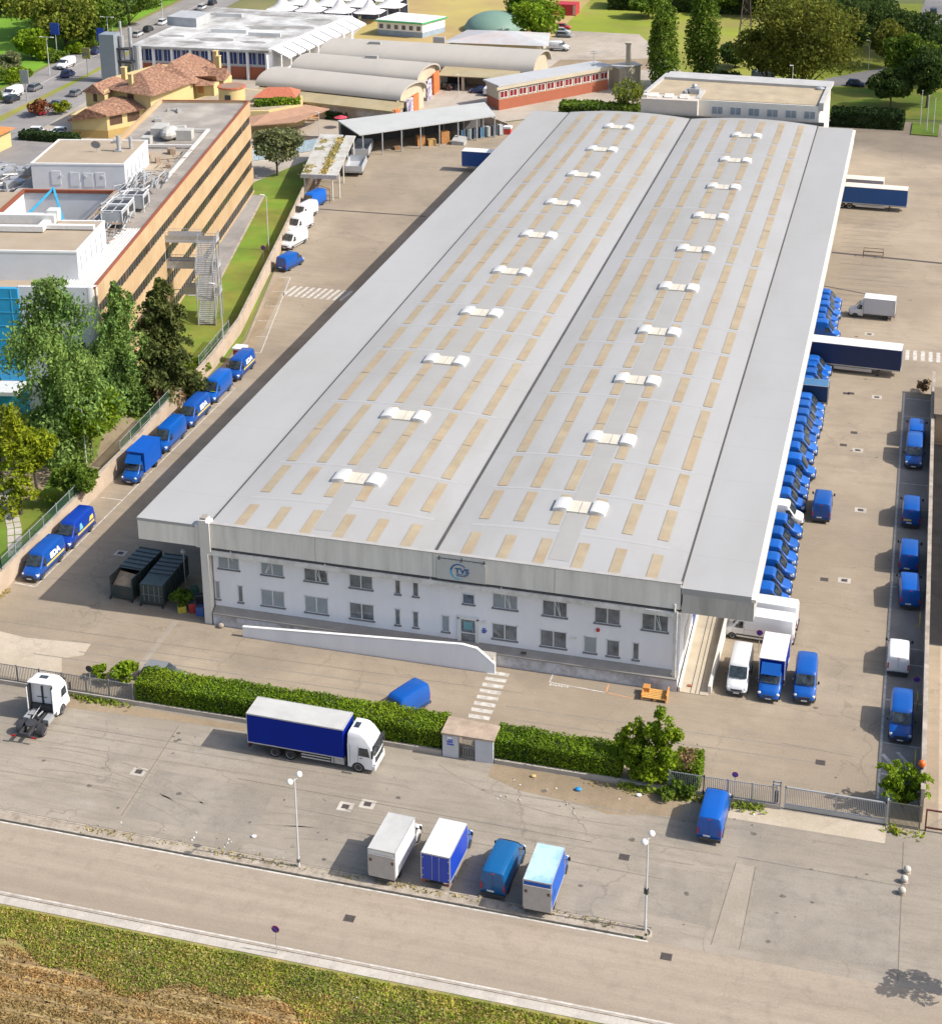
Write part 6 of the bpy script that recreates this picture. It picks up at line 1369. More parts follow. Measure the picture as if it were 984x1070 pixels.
# gravel stains, more small units and low walls on the far half of the roof
for i in range(9):
    mb = MB(); mb.cbox((-14+rr.random()*8,-4-rr.random()*26,ZR-.36),.4+rr.random()*.9,.4+rr.random()*.9,.25+rr.random()*.5,rr.random()); ol(mb, 'roof_vent_box', mat('vent_grey',(.34,.33,.31),.7,var=.15,scale=2))
mb = MB()
for i in range(26): y = -31-rr.random()*48; mb.tube((-6.5+rr.random()*5,y,ZR+.05+rr.random()*.5),(-6.5+rr.random()*5,y-rr.uniform(.5,3),ZR+.05+rr.random()*1.1),rr.uniform(.04,.1),n=4)
ol(mb, 'thin_pipe', mat('pipe_brown',(.25,.18,.13),.7,var=.2,scale=2))
# near (south) end: white wall, rounded white corner, blue curtain wall
mb = MB(); mb.box(-9.6,-.9,-95.9,-95.5,0,ZR+.1); ol(mb, 'south_wall', mat('render_white_south', (.60,.62,.66), .7, var=.05, scale=.4, space='world'))
mb = MB(); n = 10; mb.prism([(-.9,-95.0)]+[(-.9+.95*math.sin(math.pi/2*i/n), -95.0-.92*math.cos(math.pi/2*i/n)) for i in range(n+1)], 0, ZR+.12); ol(mb, 'rounded_corner', OWHITE)
mb = MB(); mb.box(-34,-9.6,-96.2,-95.5,0,ZR-.1); cw = ol(mb, 'curtain_wall', OBLUE)
mb = MB()
for i in range(11): mb.box(-33.5+i*2.3,-33.42+i*2.3,-96.24,-96.2,.2,ZR-.2)
for i in range(9): mb.box(-34,-9.6,-96.25,-96.2,1.8*i+.9,1.8*i+.96)
ol(mb, 'curtain_wall_grid', mat('grid_blue',(.05,.40,.66),.4), cw)
mb = MB()
for (x0,x1,z0,z1) in ((-5.6,-3.0,12.6,13.9),(-3.4,-1.8,8.3,9.6),(-8.2,-5.8,8.3,9.6),(-5.6,-3.0,4.3,5.6)): mb.box(x0,x1,-95.96,-95.9,z0,z1)
ol(mb, 'south_window', DGLASS)
mb = MB(); mb.box(-9.6,-.9,-95.93,-95.9,14.6,14.64); mb.box(-9.6,-.9,-95.93,-95.9,10.6,10.64); mb.box(-9.6,-.9,-95.93,-95.9,6.6,6.64); ol(mb, 'wall_groove', GREYM)
mb = MB(); mb.box(-34.3,-9.6,-99.8,-96.2,3.9,4.4); ol(mb, 'entrance_canopy', LGREYM)
# west wing clutter (far left)
mb = MB(); mb.prism([(-24.5,-39),(-40,-39),(-42,-58),(-24,-58)], 0, ZR-1.2); ol(mb, 'west_wing', mat('wing_brown', (.40,.27,.17), .8, var=.1))
mb = MB()
for i in range(75):
    x = -24.5-rr.random()*9; y = -40-rr.random()*17; mb.tube((x,y,ZR-1.1+rr.random()),(x-rr.uniform(-3,6),y+rr.uniform(-4,4),ZR-1.1+rr.random()),rr.uniform(.06,.18),n=5)
for i in range(24): mb.cbox((-25-rr.random()*8,-41-rr.random()*15,ZR-1.2),.8+rr.random(),.8+rr.random(),.6+rr.random()*1.1,rr.random())
ol(mb, 'wing_pipework', GREYM)
# fire stairs
fs_ = wthing('fire_stairs', 'galvanised steel fire escape stairs with landings on the office lawn side', 'fire stairs', (-96.0,203.3,0), math.radians(11.1))
def fl(mb, name, m, parent=None): o = mb.build(name, m, parent or fs_); ORG[o.name] = ORG[fs_.name]; return o
for li, z in enumerate((3.9,7.8,11.7)):
    mb = MB(); mb.box(-5.0 if li else -2.6,2.7,2.2,4.2,z-.32,z); la = fl(mb, 'landing', mat('landing_grey', (.40,.41,.43), .5, var=.06))
    mb = MB()
    for (a, b2) in (((-4.9 if li else -2.5,2.25),(2.65,2.25)),((2.65,2.25),(2.65,4.15)),((-4.9 if li else -2.5,4.15),(.2,4.15))):
        n = max(1,int(math.hypot(b2[0]-a[0],b2[1]-a[1])/.35))
        for i in range(n+1): t = i/n; x = a[0]+(b2[0]-a[0])*t; y = a[1]+(b2[1]-a[1])*t; mb.tube((x,y,z),(x,y,z+1.1),.025,n=4)
        for dz in (1.1,.55): mb.tube((*a,z+dz),(*b2,z+dz),.035,n=4)
        mb.prism(line(a, b2, .03), z-.3, z+.75)
    fl(mb, 'railing', GREYM, la)
    # flight going down to the south, steps visible from the street
    zb = z-3.9; mb = MB()
    for i in range(17):
        t = i/17; mb.box(.15,2.45,2.15-.16*(i+1), 2.15-.16*i, z-.23*(i+1)-.16, z-.23*(i+1)) 
    ft = fl(mb, 'stair_flight', mat('tread_grey', (.38,.39,.40), .5, var=.05), None)
    mb = MB()
    for x in (.1,2.5):
        mb.add([(x-.03,2.2,z-.35),(x-.03,-.6,zb),(x-.03,-.6,zb+.35),(x-.03,2.2,z),(x+.03,2.2,z-.35),(x+.03,-.6,zb),(x+.03,-.6,zb+.35),(x+.03,2.2,z)], [(0,1,2,3),(7,6,5,4),(3,2,6,7),(0,4,5,1)])
        mb.tube((x,2.2,z+1.0),(x,-.6,zb+1.1),.035,n=4); mb.tube((x,-.6,zb),(x,-.6,zb+1.1),.03,n=4)
    fl(mb, 'stringer', GREYM, ft)
mb = MB()
for (x,y) in ((-4.8,2.3),(-4.8,4.1),(0,2.3),(0,4.1),(2.6,2.3),(2.6,4.1),(.1,-.6),(2.6,-.6)): mb.tube((x,y,-.1),(x,y,11.6 if y > 0 else 7.8),.09,n=6)
for z in (3.6,7.5,11.4): mb.tube((-4.8,2.3,z),(2.6,2.3,z),.07,n=4); mb.tube((-4.8,4.1,z),(2.6,4.1,z),.07,n=4)
fl(mb, 'post', GREYM)

# ================================================================== BUILDINGS BEHIND
YEL = mat('render_yellow', (.54,.43,.20), .8, var=.06, scale=.4, space='world', col2=(.55,.42,.2), scale2=.3, amt2=.3)
TILE = mat('clay_tiles', (.20,.098,.060), .85, var=.5, scale=2.2, col2=(.33,.19,.12), scale2=1.6, amt2=.6, bump=.6, bscale=5, space='world')
TILE2 = mat('clay_tiles_red', (.42,.13,.07), .85, var=.2, scale=2, bump=.4, bscale=4, space='world')
BEIGE = mat('vault_sheet_beige', (.39,.365,.325), .75, var=.05, scale=.15, col2=(.42,.385,.335), scale2=.12, amt2=.35, space='world', stretch=(1,.4,1))
BEIGE2 = mat('roof_sheet_grey_beige', (.44,.42,.39), .8, var=.08, scale=.2, space='world')
OCHR = mat('lean_to_ochre', (.34,.275,.155), .8, var=.12, scale=.25, col2=(.35,.30,.19), scale2=.2, amt2=.5, space='world')
CREAM = mat('render_cream', (.48,.42,.31), .8, var=.07, scale=.4, space='world')
BRICKR = mat('render_red', (.34,.105,.055), .8, var=.08, scale=.5, space='world')
REDG = mat('red_window', (.20,.02,.025), .3, var=.2, scale=1)
WROOF = mat('white_roof_stained', (.58,.58,.565), .6, var=.06, scale=.2, col2=(.24,.225,.20), scale2=.11, amt2=.5, space='world')
WCLEAN = mat('white_sheet', (.76,.76,.76), .55, var=.05, scale=.3, space='world')
def win_on(parent, p, q, z0, z1, n, frac=.7, off=.05, m=GLASS, fm=None, name='window'):
    """n separate windows along the wall line p->q, each a frame mesh with a pane"""
    p, q = Vector(p), Vector(q); L_ = (q-p).length; d = (q-p)/L_; nn = Vector((d.y,-d.x))
    for i in range(n):
        a = p+d*L_*((i+.5-frac/2)/n); b2 = p+d*L_*((i+.5+frac/2)/n); mb = MB()
        def bx(mb, a, b2, o0, o1, za, zb):
            pts = [a+nn*o0, b2+nn*o0, b2+nn*o1, a+nn*o1]; mb.prism([tuple(v) for v in pts], za, zb)
        t = min(.09, L_/n*.06)
        bx(mb,a,b2,0,off,z0,z0+t); bx(mb,a,b2,0,off,z1-t,z1); bx(mb,a,a+d*t,0,off,z0+t,z1-t); bx(mb,b2-d*t,b2,0,off,z0+t,z1-t); mid = (a+b2)/2; bx(mb,mid-d*t*.5,mid+d*t*.5,0,off,z0+t,z1-t)
        w = wb(mb, name, fm or FRAME, parent); g_ = MB(); bx(g_,a+d*.02,b2-d*.02,0,off*.6,z0+.02,z1-.02); wb(g_, 'pane', m, w)
def hiproof(mb, c, z0, z1, ridge, over=.5):
    """c: four eave corners, ridge: two points; closed solid"""
    cx = sum(p[0] for p in c)/4; cy = sum(p[1] for p in c)/4
    e = [(p[0]+(p[0]-cx)*.04, p[1]+(p[1]-cy)*.04, z0) for p in c]; r = [(p[0],p[1],z1) for p in ridge]
    mb.add(e+r, [(0,1,4),(1,2,5,4),(2,3,5),(3,0,4,5),(3,2,1,0)])
# --- back building behind the roof end
bb = wthing('back_building', 'flat-roofed block with a row of pale windows rising behind the warehouse roof', 'building', (-30,305,0))
WALLB = mat('back_wall_cream', (.70,.67,.60), .8, var=.06, scale=.5, space='world')
mb = MB(); mb.prism([(-38.6,297.5),(-16.8,297.5),(-15.9,315),(-47.2,317),(-48.6,300),(-38.6,299)], 0, 13.5); wb(mb, 'wall', WALLB, bb)
mb = MB(); mb.prism([(-38.4,297.8),(-17.0,297.8),(-16.4,310.5),(-46.9,312),(-48.2,300.5),(-38.4,299.4)], 13.5, 13.62); wb(mb, 'roof', mat('roof_ochre_gravel',(.38,.31,.21),.9,var=.15,scale=.3,space='world'), bb)
mb = MB(); mb.prism([(-15.4,315.4),(-15.7,310.6),(-46.9,312.1),(-46.6,317.2)], 13.5, 14.1); mb.prism([(-16.9,297.4),(-16.1,297.4),(-15.7,310.5),(-16.5,310.5)], 12.6, 14.1); mb.prism([(-39.0,297.4),(-38.3,297.4),(-46.2,314),(-47,314)][:0] or [(-38.9,297.4),(-38.2,297.4),(-38.0,304),(-38.7,304)], 12.6, 13.9); mb.prism([(-48.9,299.5),(-48.2,299.5),(-46.6,316),(-47.3,316)], 13.2, 14.0); wb(mb, 'parapet', mat('parapet_grey', (.42,.415,.40), .7, var=.1, scale=.4, space='world'), bb)
win_on(bb, (-36.6,297.5), (-16.8,297.5), 11.0, 12.5, 6, .62, .04, GLASSB)
mb = MB(); mb.box(-56,XC+1.0,YB,YB+.6,10.5,11.15); wb(mb, 'roof_edge_flashing', GUTT, wh)
mb = MB(); mb.box(-48.6,-38.3,291.5 if 0 else 295.3,299,0,13.75); tw = wb(mb, 'lift_block', mat('block_beige',(.50,.45,.39),.85,var=.06,scale=.5,space='world'), bb)
mb = MB()
for x in (-46.6,-43.8,-41.0):
    mb.prism([(x-.8,296.6),(x+.8,296.6),(x+.8,298.2),(x-.8,298.2)], 13.6, [13.9,13.9,14.3,14.3])
mb.box(-48.4,-47.6,296,297.5,13.6,14.3); wb(mb, 'block_vent', mat('vent_pale', (.60,.56,.5), .6), tw)
mb = MB(); mb.box(-40.6,-38.8,301,303,13.3,14.6); mb.ball((-39.8,302,15.0),.5,.5,.45,10,7); mb.ball((-17.6,310,13.8),.9,.6,.4,10,6); mb.box(-41.4,-40.9,300,303.5,13.3,14.2); wb(mb, 'roof_unit', GREYM, bb)
# --- white-roofed factory
wf = wthing('white_roof_factory', 'wide factory with stained white flat roof, blue glazed strip and brick red base', 'factory', (-158,372,0))
W0 = [(-176.4,348.5),(-143.8,350.0),(-139.0,392.5),(-176.5,396)]
mb = MB(); mb.prism(W0, 0, 2.9); wb(mb, 'brick_base', BRICKR, wf)
mb = MB(); mb.prism([(p[0]+.02,p[1]) for p in W0], 2.9, 6.6); wb(mb, 'wall', mat('wall_grey_blue', (.42,.44,.47), .7, var=.05), wf)
mb = MB(); mb.prism([(-176.9,347.3),(-143.0,348.9),(-138.2,393),(-177,397)], 6.6, 7.1); wb(mb, 'roof', WROOF, wf)
mb = MB()
for i in range(8): x = -176.0+i*4.6; y = 348.35+(x+176.4)*.046; mb.box(x-.22,x+.22,y-.9,y,0,7.0)
wb(mb, 'pier', WHITEP, wf)
win_on(wf, (-176.2,348.4), (-144,349.9), 3.4, 6.3, 14, .86, .08, mat('glass_deep_blue',(.02,.045,.16),.2,var=.4,scale=.4,space='world'))
mb = MB(); mb.prism([(-143.7,349.9),(-142.6,350),(-137.8,392.5),(-139,392.4)], 0, 7.2); wb(mb, 'east_wall', WHITEP, wf)
mb = MB()
for i in range(9):
    y0 = 350+i*4.7; mb.prism([(-142.5+(i)*.52,y0),(-138.6+i*.52,y0),(-138.3+i*.52,y0+4.2),(-142.2+i*.52,y0+4.2)], [7.0,5.2,5.2,7.0], [7.25,5.5,5.5,7.25])
wb(mb, 'broken_edge_roof', WCLEAN, wf)
mb = MB(); mb.prism([(-178.6,371.5),(-170.4,370.5),(-170.4,379),(-178.4,380)], 7.1, 9.3); b2 = wb(mb, 'roof_block', mat('block_grey', (.38,.39,.40), .6), wf)
mb = MB()
for (x,y,sx,sy) in ((-160,366,9,.6),(-150,364,8,.6),(-168,385,7,.5)): mb.cbox((x,y,7.1),sx,sy,.9,.05)
wb(mb, 'roof_upstand', LGREYM, wf)
mb = MB()
for (x,y,rx,ry) in ((-172,360,3,1.2),(-165,354,3.5,.9),(-157,389,5,1.2),(-144,386,3,1.2),(-149,363,2.5,1.0),(-172,388,2.5,2.0),(-153.5,374,5,2.5),(-146,376,4,1.8),(-160,358,4.5,2.2),(-150,357,3.0,1.3),(-168,392,4,1.5)): mb.prism([(x+rx*math.cos(2*math.pi*i/14)*(1+.2*math.sin(3*i)),y+ry*math.sin(2*math.pi*i/14)) for i in range(14)], 7.1, 7.14)
wb(mb, 'puddle_stain', mat('stain_grey', (.27,.255,.23), .5, var=.3, scale=.4, space='world'), wf)
# --- arched factory, three vaults
af = wthing('arched_factory', 'factory with three long beige barrel vault roofs and painted gable ends', 'factory', (-118,345,0))
def vaultb(p0, p1, w, z0, rise, name='vault_roof', m=BEIGE, thick=.35, endw=None):
    """barrel vault with axis p0->p1 and width w"""
    p0, p1 = Vector(p0), Vector(p1); d = (p1-p0).normalized(); nn = Vector((-d.y,d.x)); n = 14; rings = []
    for p in (p0, p1):
        ring = []
        for i in range(n+1):
            a = math.pi*i/n; q = p+nn*(-math.cos(a))*w/2; ring.append((q.x,q.y,z0+rise*math.sin(a)**.85))
        for i in range(n,-1,-1):
            a = math.pi*i/n; q = p+nn*(-math.cos(a))*(w/2-thick); ring.append((q.x,q.y,z0-.05+(rise-thick)*math.sin(a)**.85))
        rings.append(ring)
    mb = MB(); mb.loft(rings, cap=True); 
    mb.f = mb.f[:-2]; mb.m = mb.m[:-2]
    N2 = 2*(n+1)
    for k, off in ((0,0),(1,N2)):
        for i in range(n):
            f = (off+i, off+i+1, off+N2-2-i, off+N2-1-i); mb.f.append(f if k else f[::-1]); mb.m.append(0)
    v = wb(mb, name, m, af, smooth=50, fix=True)
    mb = MB()
    for p, s in ((p0-d*-.9,0),(p1-d*.9,1)):
        vs = [(p.x-nn.x*w/2*.97,p.y-nn.y*w/2*.97,0),(p.x+nn.x*w/2*.97,p.y+nn.y*w/2*.97,0)]
        for i in range(n,-1,-1):
            a = math.pi*i/n; q = p+nn*(-math.cos(a))*w/2*.97; vs.append((q.x,q.y,z0+(rise-.4)*math.sin(a)**.85))
        mb.add(vs, [tuple(range(len(vs)))])
    wb(mb, 'gable_wall', CREAM, v); return v, d, nn
V = [((-136.5,333.5),(-101.8,327.3-.2),12.5,4.2,2.6),((-134.5,348.5),(-103.6,344.3),12.5,4.2,2.6),((-134,365),(-82.2,362.3),15.0,3.6,3.4)]
for (a, b2, w_, z_, r_) in V: vaultb(a, b2, w_, z_, r_)
mb = MB(); mb.prism([(-136.8,329.0),(-102.4,321.5+.5),(-102.0,334),(-135.0,342)], 0, 3.9); mb.prism([(-134.6,343),(-104.5,338.5),(-103.8,350.5),(-133,355)], 0, 3.9); mb.prism([(-133.5,358),(-83.3,356),(-82.8,368),(-133,372)], 0, 3.4); wb(mb, 'wall', CREAM, af)
mb = MB(); mb.prism([(-134.5,322.0),(-102.8,315.8),(-102.0,320.5),(-136.8,327.2)], 2.9, [3.2,3.2,4.0,4.0]); wb(mb, 'lean_to_roof', OCHR, af)
mb = MB(); mb.prism([(-134.3,322.5),(-102.9,316.3),(-102.2,320.3),(-136.5,327)], 0, 2.88); wb(mb, 'lean_to_wall', mat('wall_brown_stain',(.30,.23,.17),.85,var=.15,scale=.5,col2=(.45,.41,.36),scale2=.3,amt2=.5,space='world'), af)
mb = MB(); mb.box(-103.0,-102.4,316.1,320.1,0,3.4); mb.prism([(-103.0,344.6),(-102.6,344.6),(-102.5,348.5),(-102.9,348.5)], 0, 4.6); mb.prism([(-101.7,325),(-101.3,325),(-101.1,328.2),(-101.5,328.2)], 0, 4.4); wb(mb, 'mural_orange', mat('mural_orange', (.62,.16,.05), .7, var=.15, scale=.8), af)
mb = MB(); mb.prism([(-101.9,321.2),(-101.5,321.2),(-101.3,324.8),(-101.7,324.8)], 0, 4.2); mb.prism([(-102.7,338.5),(-102.3,338.5),(-102.2,341.5),(-102.6,341.5)], 0, 4.4); wb(mb, 'mural_pale', mat('mural_patterned', (.62,.58,.58), .7, var=.3, scale=1.2, col2=(.12,.10,.22), scale2=1.0, amt2=.7), af)
# porch over the yard
mb = MB(); mb.prism([(-103.2,349.4),(-86.2,349.4),(-85.4,356.6),(-103.4,356.6)], [3.1]*4, [3.3,3.3,4.0,4.0]); wb(mb, 'porch_roof', OCHR, af)
mb = MB()
for x in (-103,-97.5,-92,-86.5): mb.box(x-.3,x+.3,349.8,350.4,0,3.2)
wb(mb, 'porch_column', CREAM, af)
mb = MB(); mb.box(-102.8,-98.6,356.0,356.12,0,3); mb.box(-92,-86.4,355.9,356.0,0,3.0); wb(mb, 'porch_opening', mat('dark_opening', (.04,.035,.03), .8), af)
mb = MB(); mb.box(-92.2,-87.6,355.8,355.9,0,2.6); wb(mb, 'porch_red_wall', BRICKR, af)
mb = MB()
for (x,y) in ((-122,362.5),(-118,348),(-109,371)): mb.box(x-1.4,x+1.4,y-.5,y+.5,6.0,7.4)
wb(mb, 'roof_cowl', mat('cowl_grey', (.34,.33,.31), .7), af)
# --- cream building with red windows
cb = wthing('cream_building', 'low cream building with a row of red windows over a brick red base', 'building', (-77,342,0))
CBW = [(-85.2,334.0),(-66.4,358.0),(-70.0,361.0),(-89.0,338.5)]
mb = MB(); mb.prism(CBW, 0, 2.3); wb(mb, 'red_base', BRICKR, cb)
mb = MB(); mb.prism([(p[0]-.05,p[1]+.02) for p in CBW], 2.3, 5.2); wb(mb, 'wall', CREAM, cb)
mb = MB(); mb.prism([(-85.1,333.3),(-65.6,358.2),(-70.2,361.8),(-89.8,338.3)], 5.2, 5.55); wb(mb, 'roof', mat('roof_pale_grey', (.42,.43,.435), .6, var=.05, scale=.3, space='world'), cb)
mb = MB(); mb.prism([(-85.35,333.1),(-65.4,358.3),(-65.9,358.9),(-86.0,333.8)], 4.5, 5.2); wb(mb, 'eaves_band', CREAM, cb)
win_on(cb, (-85.2,334.0), (-66.4,358.0), 2.6, 4.1, 12, .8, .12, REDG, WHITEP)
mb = MB(); mb.prism([(-64,359),(-60,363),(-62.5,366),(-67,362)], 0, 4.6); wb(mb, 'annex', CREAM, cb)
mb = MB(); mb.prism([(-64.4,358.6),(-59.6,363.2),(-62.3,366.5),(-67.4,362)], 4.6, 4.8); wb(mb, 'annex_roof', BEIGE2, cb)
mb = MB(); mb.box(-63.2,-62.2,362,363,4.8,9.5); mb.box(-63.4,-62.0,361.8,363.2,9.5,9.9); wb(mb, 'chimney', CREAM, cb)
for q, t_ in (((-80,340),'a'),((-71.5,352),'b')):
    pass
mb = MB(); mb.tube((-69.5,357,5.5),(-69.5,357,9.0),.06,n=4); mb.tube((-70.3,357,8.6),(-68.7,357,8.6),.05,n=4); mb.tube((-70.3,357,8.2),(-68.7,357,8.2),.05,n=4); wb(mb, 'aerial', GREYM, cb)
# --- silver tower
st_ = wthing('silver_tower', 'grey metal clad service tower with flues beside the highway', 'tower', (-178.3,340.5,0))
mb = MB(); mb.box(-180.3,-176.6,339,342.5,0,11.2); wb(mb, 'cladding', mat('clad_grey_blue', (.27,.30,.33), .45, metal=.2, var=.06, scale=.6), st_)
mb = MB(); mb.tube((-175.9,341.5,0),(-175.9,341.5,10.6),.6,n=10); mb.tube((-174.2,342.5,0),(-174.2,342.5,12.5),.45,n=10); mb.tube((-172.3,342,0),(-172.3,342,8.5),.9,n=12); mb.tube((-177,343.5,0),(-177,343.5,13.5),.3,n=8); wb(mb, 'flue', GREYM, st_)
mb = MB(); mb.box(-176.6,-173.0,340.2,341.8,4.5,5.0); mb.box(-176.6,-173.5,340,341.6,7.6,8.0); wb(mb, 'platform', DARKM, st_)
# --- yellow house
yh = wthing('yellow_house', 'yellow rendered house with many-gabled clay tile roofs and chimneys', 'house', (-156,305,0))
mb = MB(); mb.prism([(-163.4,293.0),(-156.0,294.0),(-149.5,304.5),(-151,314),(-163.5,306)], 0, 4.7); wb(mb, 'lower_wall', YEL, yh)
mb = MB(); mb.prism([(-163.5,292.9),(-155.9,293.9),(-149.6,303.8),(-149.9,304.2),(-156.4,294.5),(-163.4,293.4)], 0, 1.6); wb(mb, 'base_band', mat('render_dark_yellow',(.38,.26,.09),.8,var=.08), yh)
mb = MB(); mb.add([(-163.9,292.2,3.7),(-159.7,292.6,6.3),(-155.6,293.2,4.9),(-149.0,303.6,4.9),(-152.0,306.5,6.4),(-158.5,301.5,6.6),(-163.8,304,3.9),(-163.9,292.2,3.4),(-155.6,293.2,4.6),(-149.0,303.6,4.6)],
   [(0,1,5,6),(1,2,3,4),(1,4,5),(2,8,9,3),(0,7,8,2,1)]); wb(mb, 'lower_roof', TILE, yh, fix=False)
mb = MB(); mb.prism([(-164.5,301.8),(-159.6,300.6),(-159.8,303.9),(-149.4,300.6),(-145.6,312.5),(-150,327),(-160,327),(-164.6,312)], 0, 7.9); wb(mb, 'upper_wall', YEL, yh)
mb = MB()
hiproof(mb, [(-160.6,303.4),(-148.2,299.4),(-145.2,313.0),(-153.0,317.0)], 7.8, 10.6, [(-153.9,306.9),(-152.2,311.5)])
hiproof(mb, [(-153.8,310.5),(-144.8,312.5),(-146.5,330),(-157.5,329)], 7.6, 11.0, [(-152.0,316.5),(-152.2,326)])
hiproof(mb, [(-165.0,301.2),(-159.5,300.0),(-158.5,311),(-164.5,311)], 7.4, 9.2, [(-162.3,301.0),(-161.3,309)])
hiproof(mb, [(-163.5,313),(-154,311),(-154,326),(-163,326)], 6.6, 8.8, [(-158.8,315),(-158.4,324)])
hiproof(mb, [(-147.5,313),(-141.8,315),(-142.6,318.4),(-148.5,318)], 6.8, 8.4, [(-147,315.4),(-142.0,316.7)])
hiproof(mb, [(-148.0,319.4),(-141.8,320.4),(-142.4,325.4),(-149,325)], 6.6, 8.8, [(-147.6,322.2),(-142.0,322.8)])
wb(mb, 'tiled_roof', TILE, yh)
mb = MB(); mb.box(-146.8,-141.9,315.2,318.1,0,6.9); mb.box(-147.6,-142.0,320.6,325,0,6.8); wb(mb, 'dormer', YEL, yh)
for c_ in ((-160.4,-159.4,310,311,8,10.7),(-144.8,-144.0,323.4,324.4,8,11.0),(-147.5,-146.6,328,329,8,11),(-155.5,-154.7,303.5,304.3,8.5,10.9)): mb = MB(); mb.box(*c_); mb.box(c_[0]-.1,c_[1]+.1,c_[2]-.1,c_[3]+.1,c_[5],c_[5]+.15); wb(mb, 'chimney', YEL, yh)
win_on(yh, (-156.0,294.0), (-149.5,304.5), 2.5, 4.3, 3, .7, .05, mat('window_shutter_brown',(.08,.04,.02),.6), DMULL)
win_on(yh, (-159.8,303.9), (-149.4,300.6), 5.7, 7.3, 1, .16, .05, mat('window_shutter_brown',(.08,.04,.02),.6), DMULL)
win_on(yh, (-164.5,301.8), (-159.6,300.6), 5.5, 7.4, 1, .2, .05, mat('window_shutter_brown',(.08,.04,.02),.6), DMULL)
mb = MB(); mb.box(-145.5,-144.3,315.1,315.2,5.0,6.7); wb(mb, 'terrace_door', mat('door_orange_brown',(.38,.15,.05),.6), yh)
# round stair tower and terrace
rt2 = wthing('terrace_building', 'yellow terrace wing with a round red-rimmed stair turret and tiled canopies', 'building', (-132,312,0))
mb = MB(); mb.prism([(-146,309),(-135,303.5),(-126,306),(-121.5,313),(-124,320),(-131,322.5),(-141,324)], 0, 4.4); wb(mb, 'wall', YEL, rt2)
mb = MB(); mb.prism([(-145,310),(-135,304.5),(-126.5,306.8),(-122.3,313),(-124.6,319.4),(-131,321.7),(-140.5,323)], 4.4, 4.5); wb(mb, 'terrace_floor', mat('terrace_paving',(.34,.28,.20),.9,var=.1,space='world'), rt2)
mb = MB(); n = 16; mb.prism([(-135.0+2.7*math.cos(2*math.pi*i/n),308.6+2.7*math.sin(2*math.pi*i/n)) for i in range(n)], 0, 8.3); tt = wb(mb, 'turret', YEL, rt2, smooth=30)
mb = MB(); mb.prism([(-135.0+2.9*math.cos(2*math.pi*i/n),308.6+2.9*math.sin(2*math.pi*i/n)) for i in range(n)], 8.3, 8.6); wb(mb, 'turret_rim', TILE2, tt)
mb = MB(); mb.prism([(-135.0+2.4*math.cos(2*math.pi*i/n),308.6+2.4*math.sin(2*math.pi*i/n)) for i in range(n)], 8.6, 8.63); wb(mb, 'turret_roof', mat('roof_brown',(.26,.17,.12),.9), tt)
mb = MB(); mb.box(-135.4,-134.2,305.8,306.2,4.5,7.2); wb(mb, 'turret_door', mat('door_dark',(.035,.04,.05),.5), tt)
mb = MB(); hiproof(mb, [(-131.5,311.5),(-122.8,313.0),(-124.5,320),(-132,319)], 5.6, 7.0, [(-130,315.4),(-125.4,316.4)]); wb(mb, 'red_roof', TILE2, rt2)
mb = MB(); mb.box(-130.5,-124,313,318.4,4.5,5.6); wb(mb, 'pavilion', mat('pavilion_dark',(.10,.07,.06),.8), rt2)
mb = MB(); mb.prism([(-132.5,300.2),(-125.5,299.0),(-116.5,304.0),(-108.0,311.5),(-112,313.5),(-126,306.8),(-132,306)][:0] or [(-133,300.5),(-127,299.0),(-119.5,303.5),(-116.5,315.5),(-121.2,314.0),(-126,305.8)], [2.9,2.9,2.9,2.9,3.9,3.9], [3.1,3.1,3.1,3.1,4.1,4.1]); wb(mb, 'brown_canopy', mat('canopy_clay',(.34,.20,.13),.85,var=.12,scale=.6,space='world'), rt2)
oh = wthing('orange_roof_house', 'corner of a house with a bright orange tiled roof at the left edge', 'house', (-178,281,0))
mb = MB(); mb.prism([(-190,270),(-172,270),(-172,284),(-190,284)], 0, 3.6); wb(mb, 'wall', YEL, oh)
mb = MB(); hiproof(mb, [(-190.5,269.5),(-171.5,269.5),(-171.5,284.5),(-190.5,284.5)], 3.6, 6.2, [(-184,277),(-178,277)]); wb(mb, 'tiled_roof', mat('clay_tiles_orange',(.50,.17,.05),.85,var=.2,scale=2,bump=.4,bscale=4,space='world'), oh)
# --- small modern buildings and tents
gt = wthing('green_trim_building', 'small white building with bright green roof edge beside the marquees', 'building', (-130,400,0))
mb = MB(); mb.prism([(-135.5,405),(-123,403.4),(-119.5,412),(-133,415)], 1.4, 3.6); wb(mb, 'wall', WHITEP, gt)
mb = MB(); mb.prism([(-135.45,405.02),(-123,403.42),(-119.5,412),(-133,415)], 0, 1.4); wb(mb, 'base_band', mat('band_blue_grey',(.28,.35,.42),.7), gt)
mb = MB(); mb.prism([(-136.1,404.3),(-122.8,402.6),(-118.9,412.5),(-133.3,415.6)], 3.6, 3.95); wb(mb, 'roof_edge', mat('edge_green',(.06,.36,.12),.5), gt)
mb = MB(); mb.prism([(-135.9,404.6),(-123,402.95),(-119.3,412.3),(-133.2,415.2)], 3.95, 4.1); wb(mb, 'roof', WCLEAN, gt)
win_on(gt, (-135.5,405), (-123,403.4), 1.8, 2.9, 6, .5, .05, GLASS, DMULL)
sb_ = wthing('shed_grey_roof', 'low building with wide pale grey pitched roof behind the arched factory', 'building', (-99,395,0))
mb = MB(); mb.prism([(-110.5,389),(-90,389.5),(-90,401),(-110,401)], 0, 2.6); wb(mb, 'wall', CREAM, sb_)
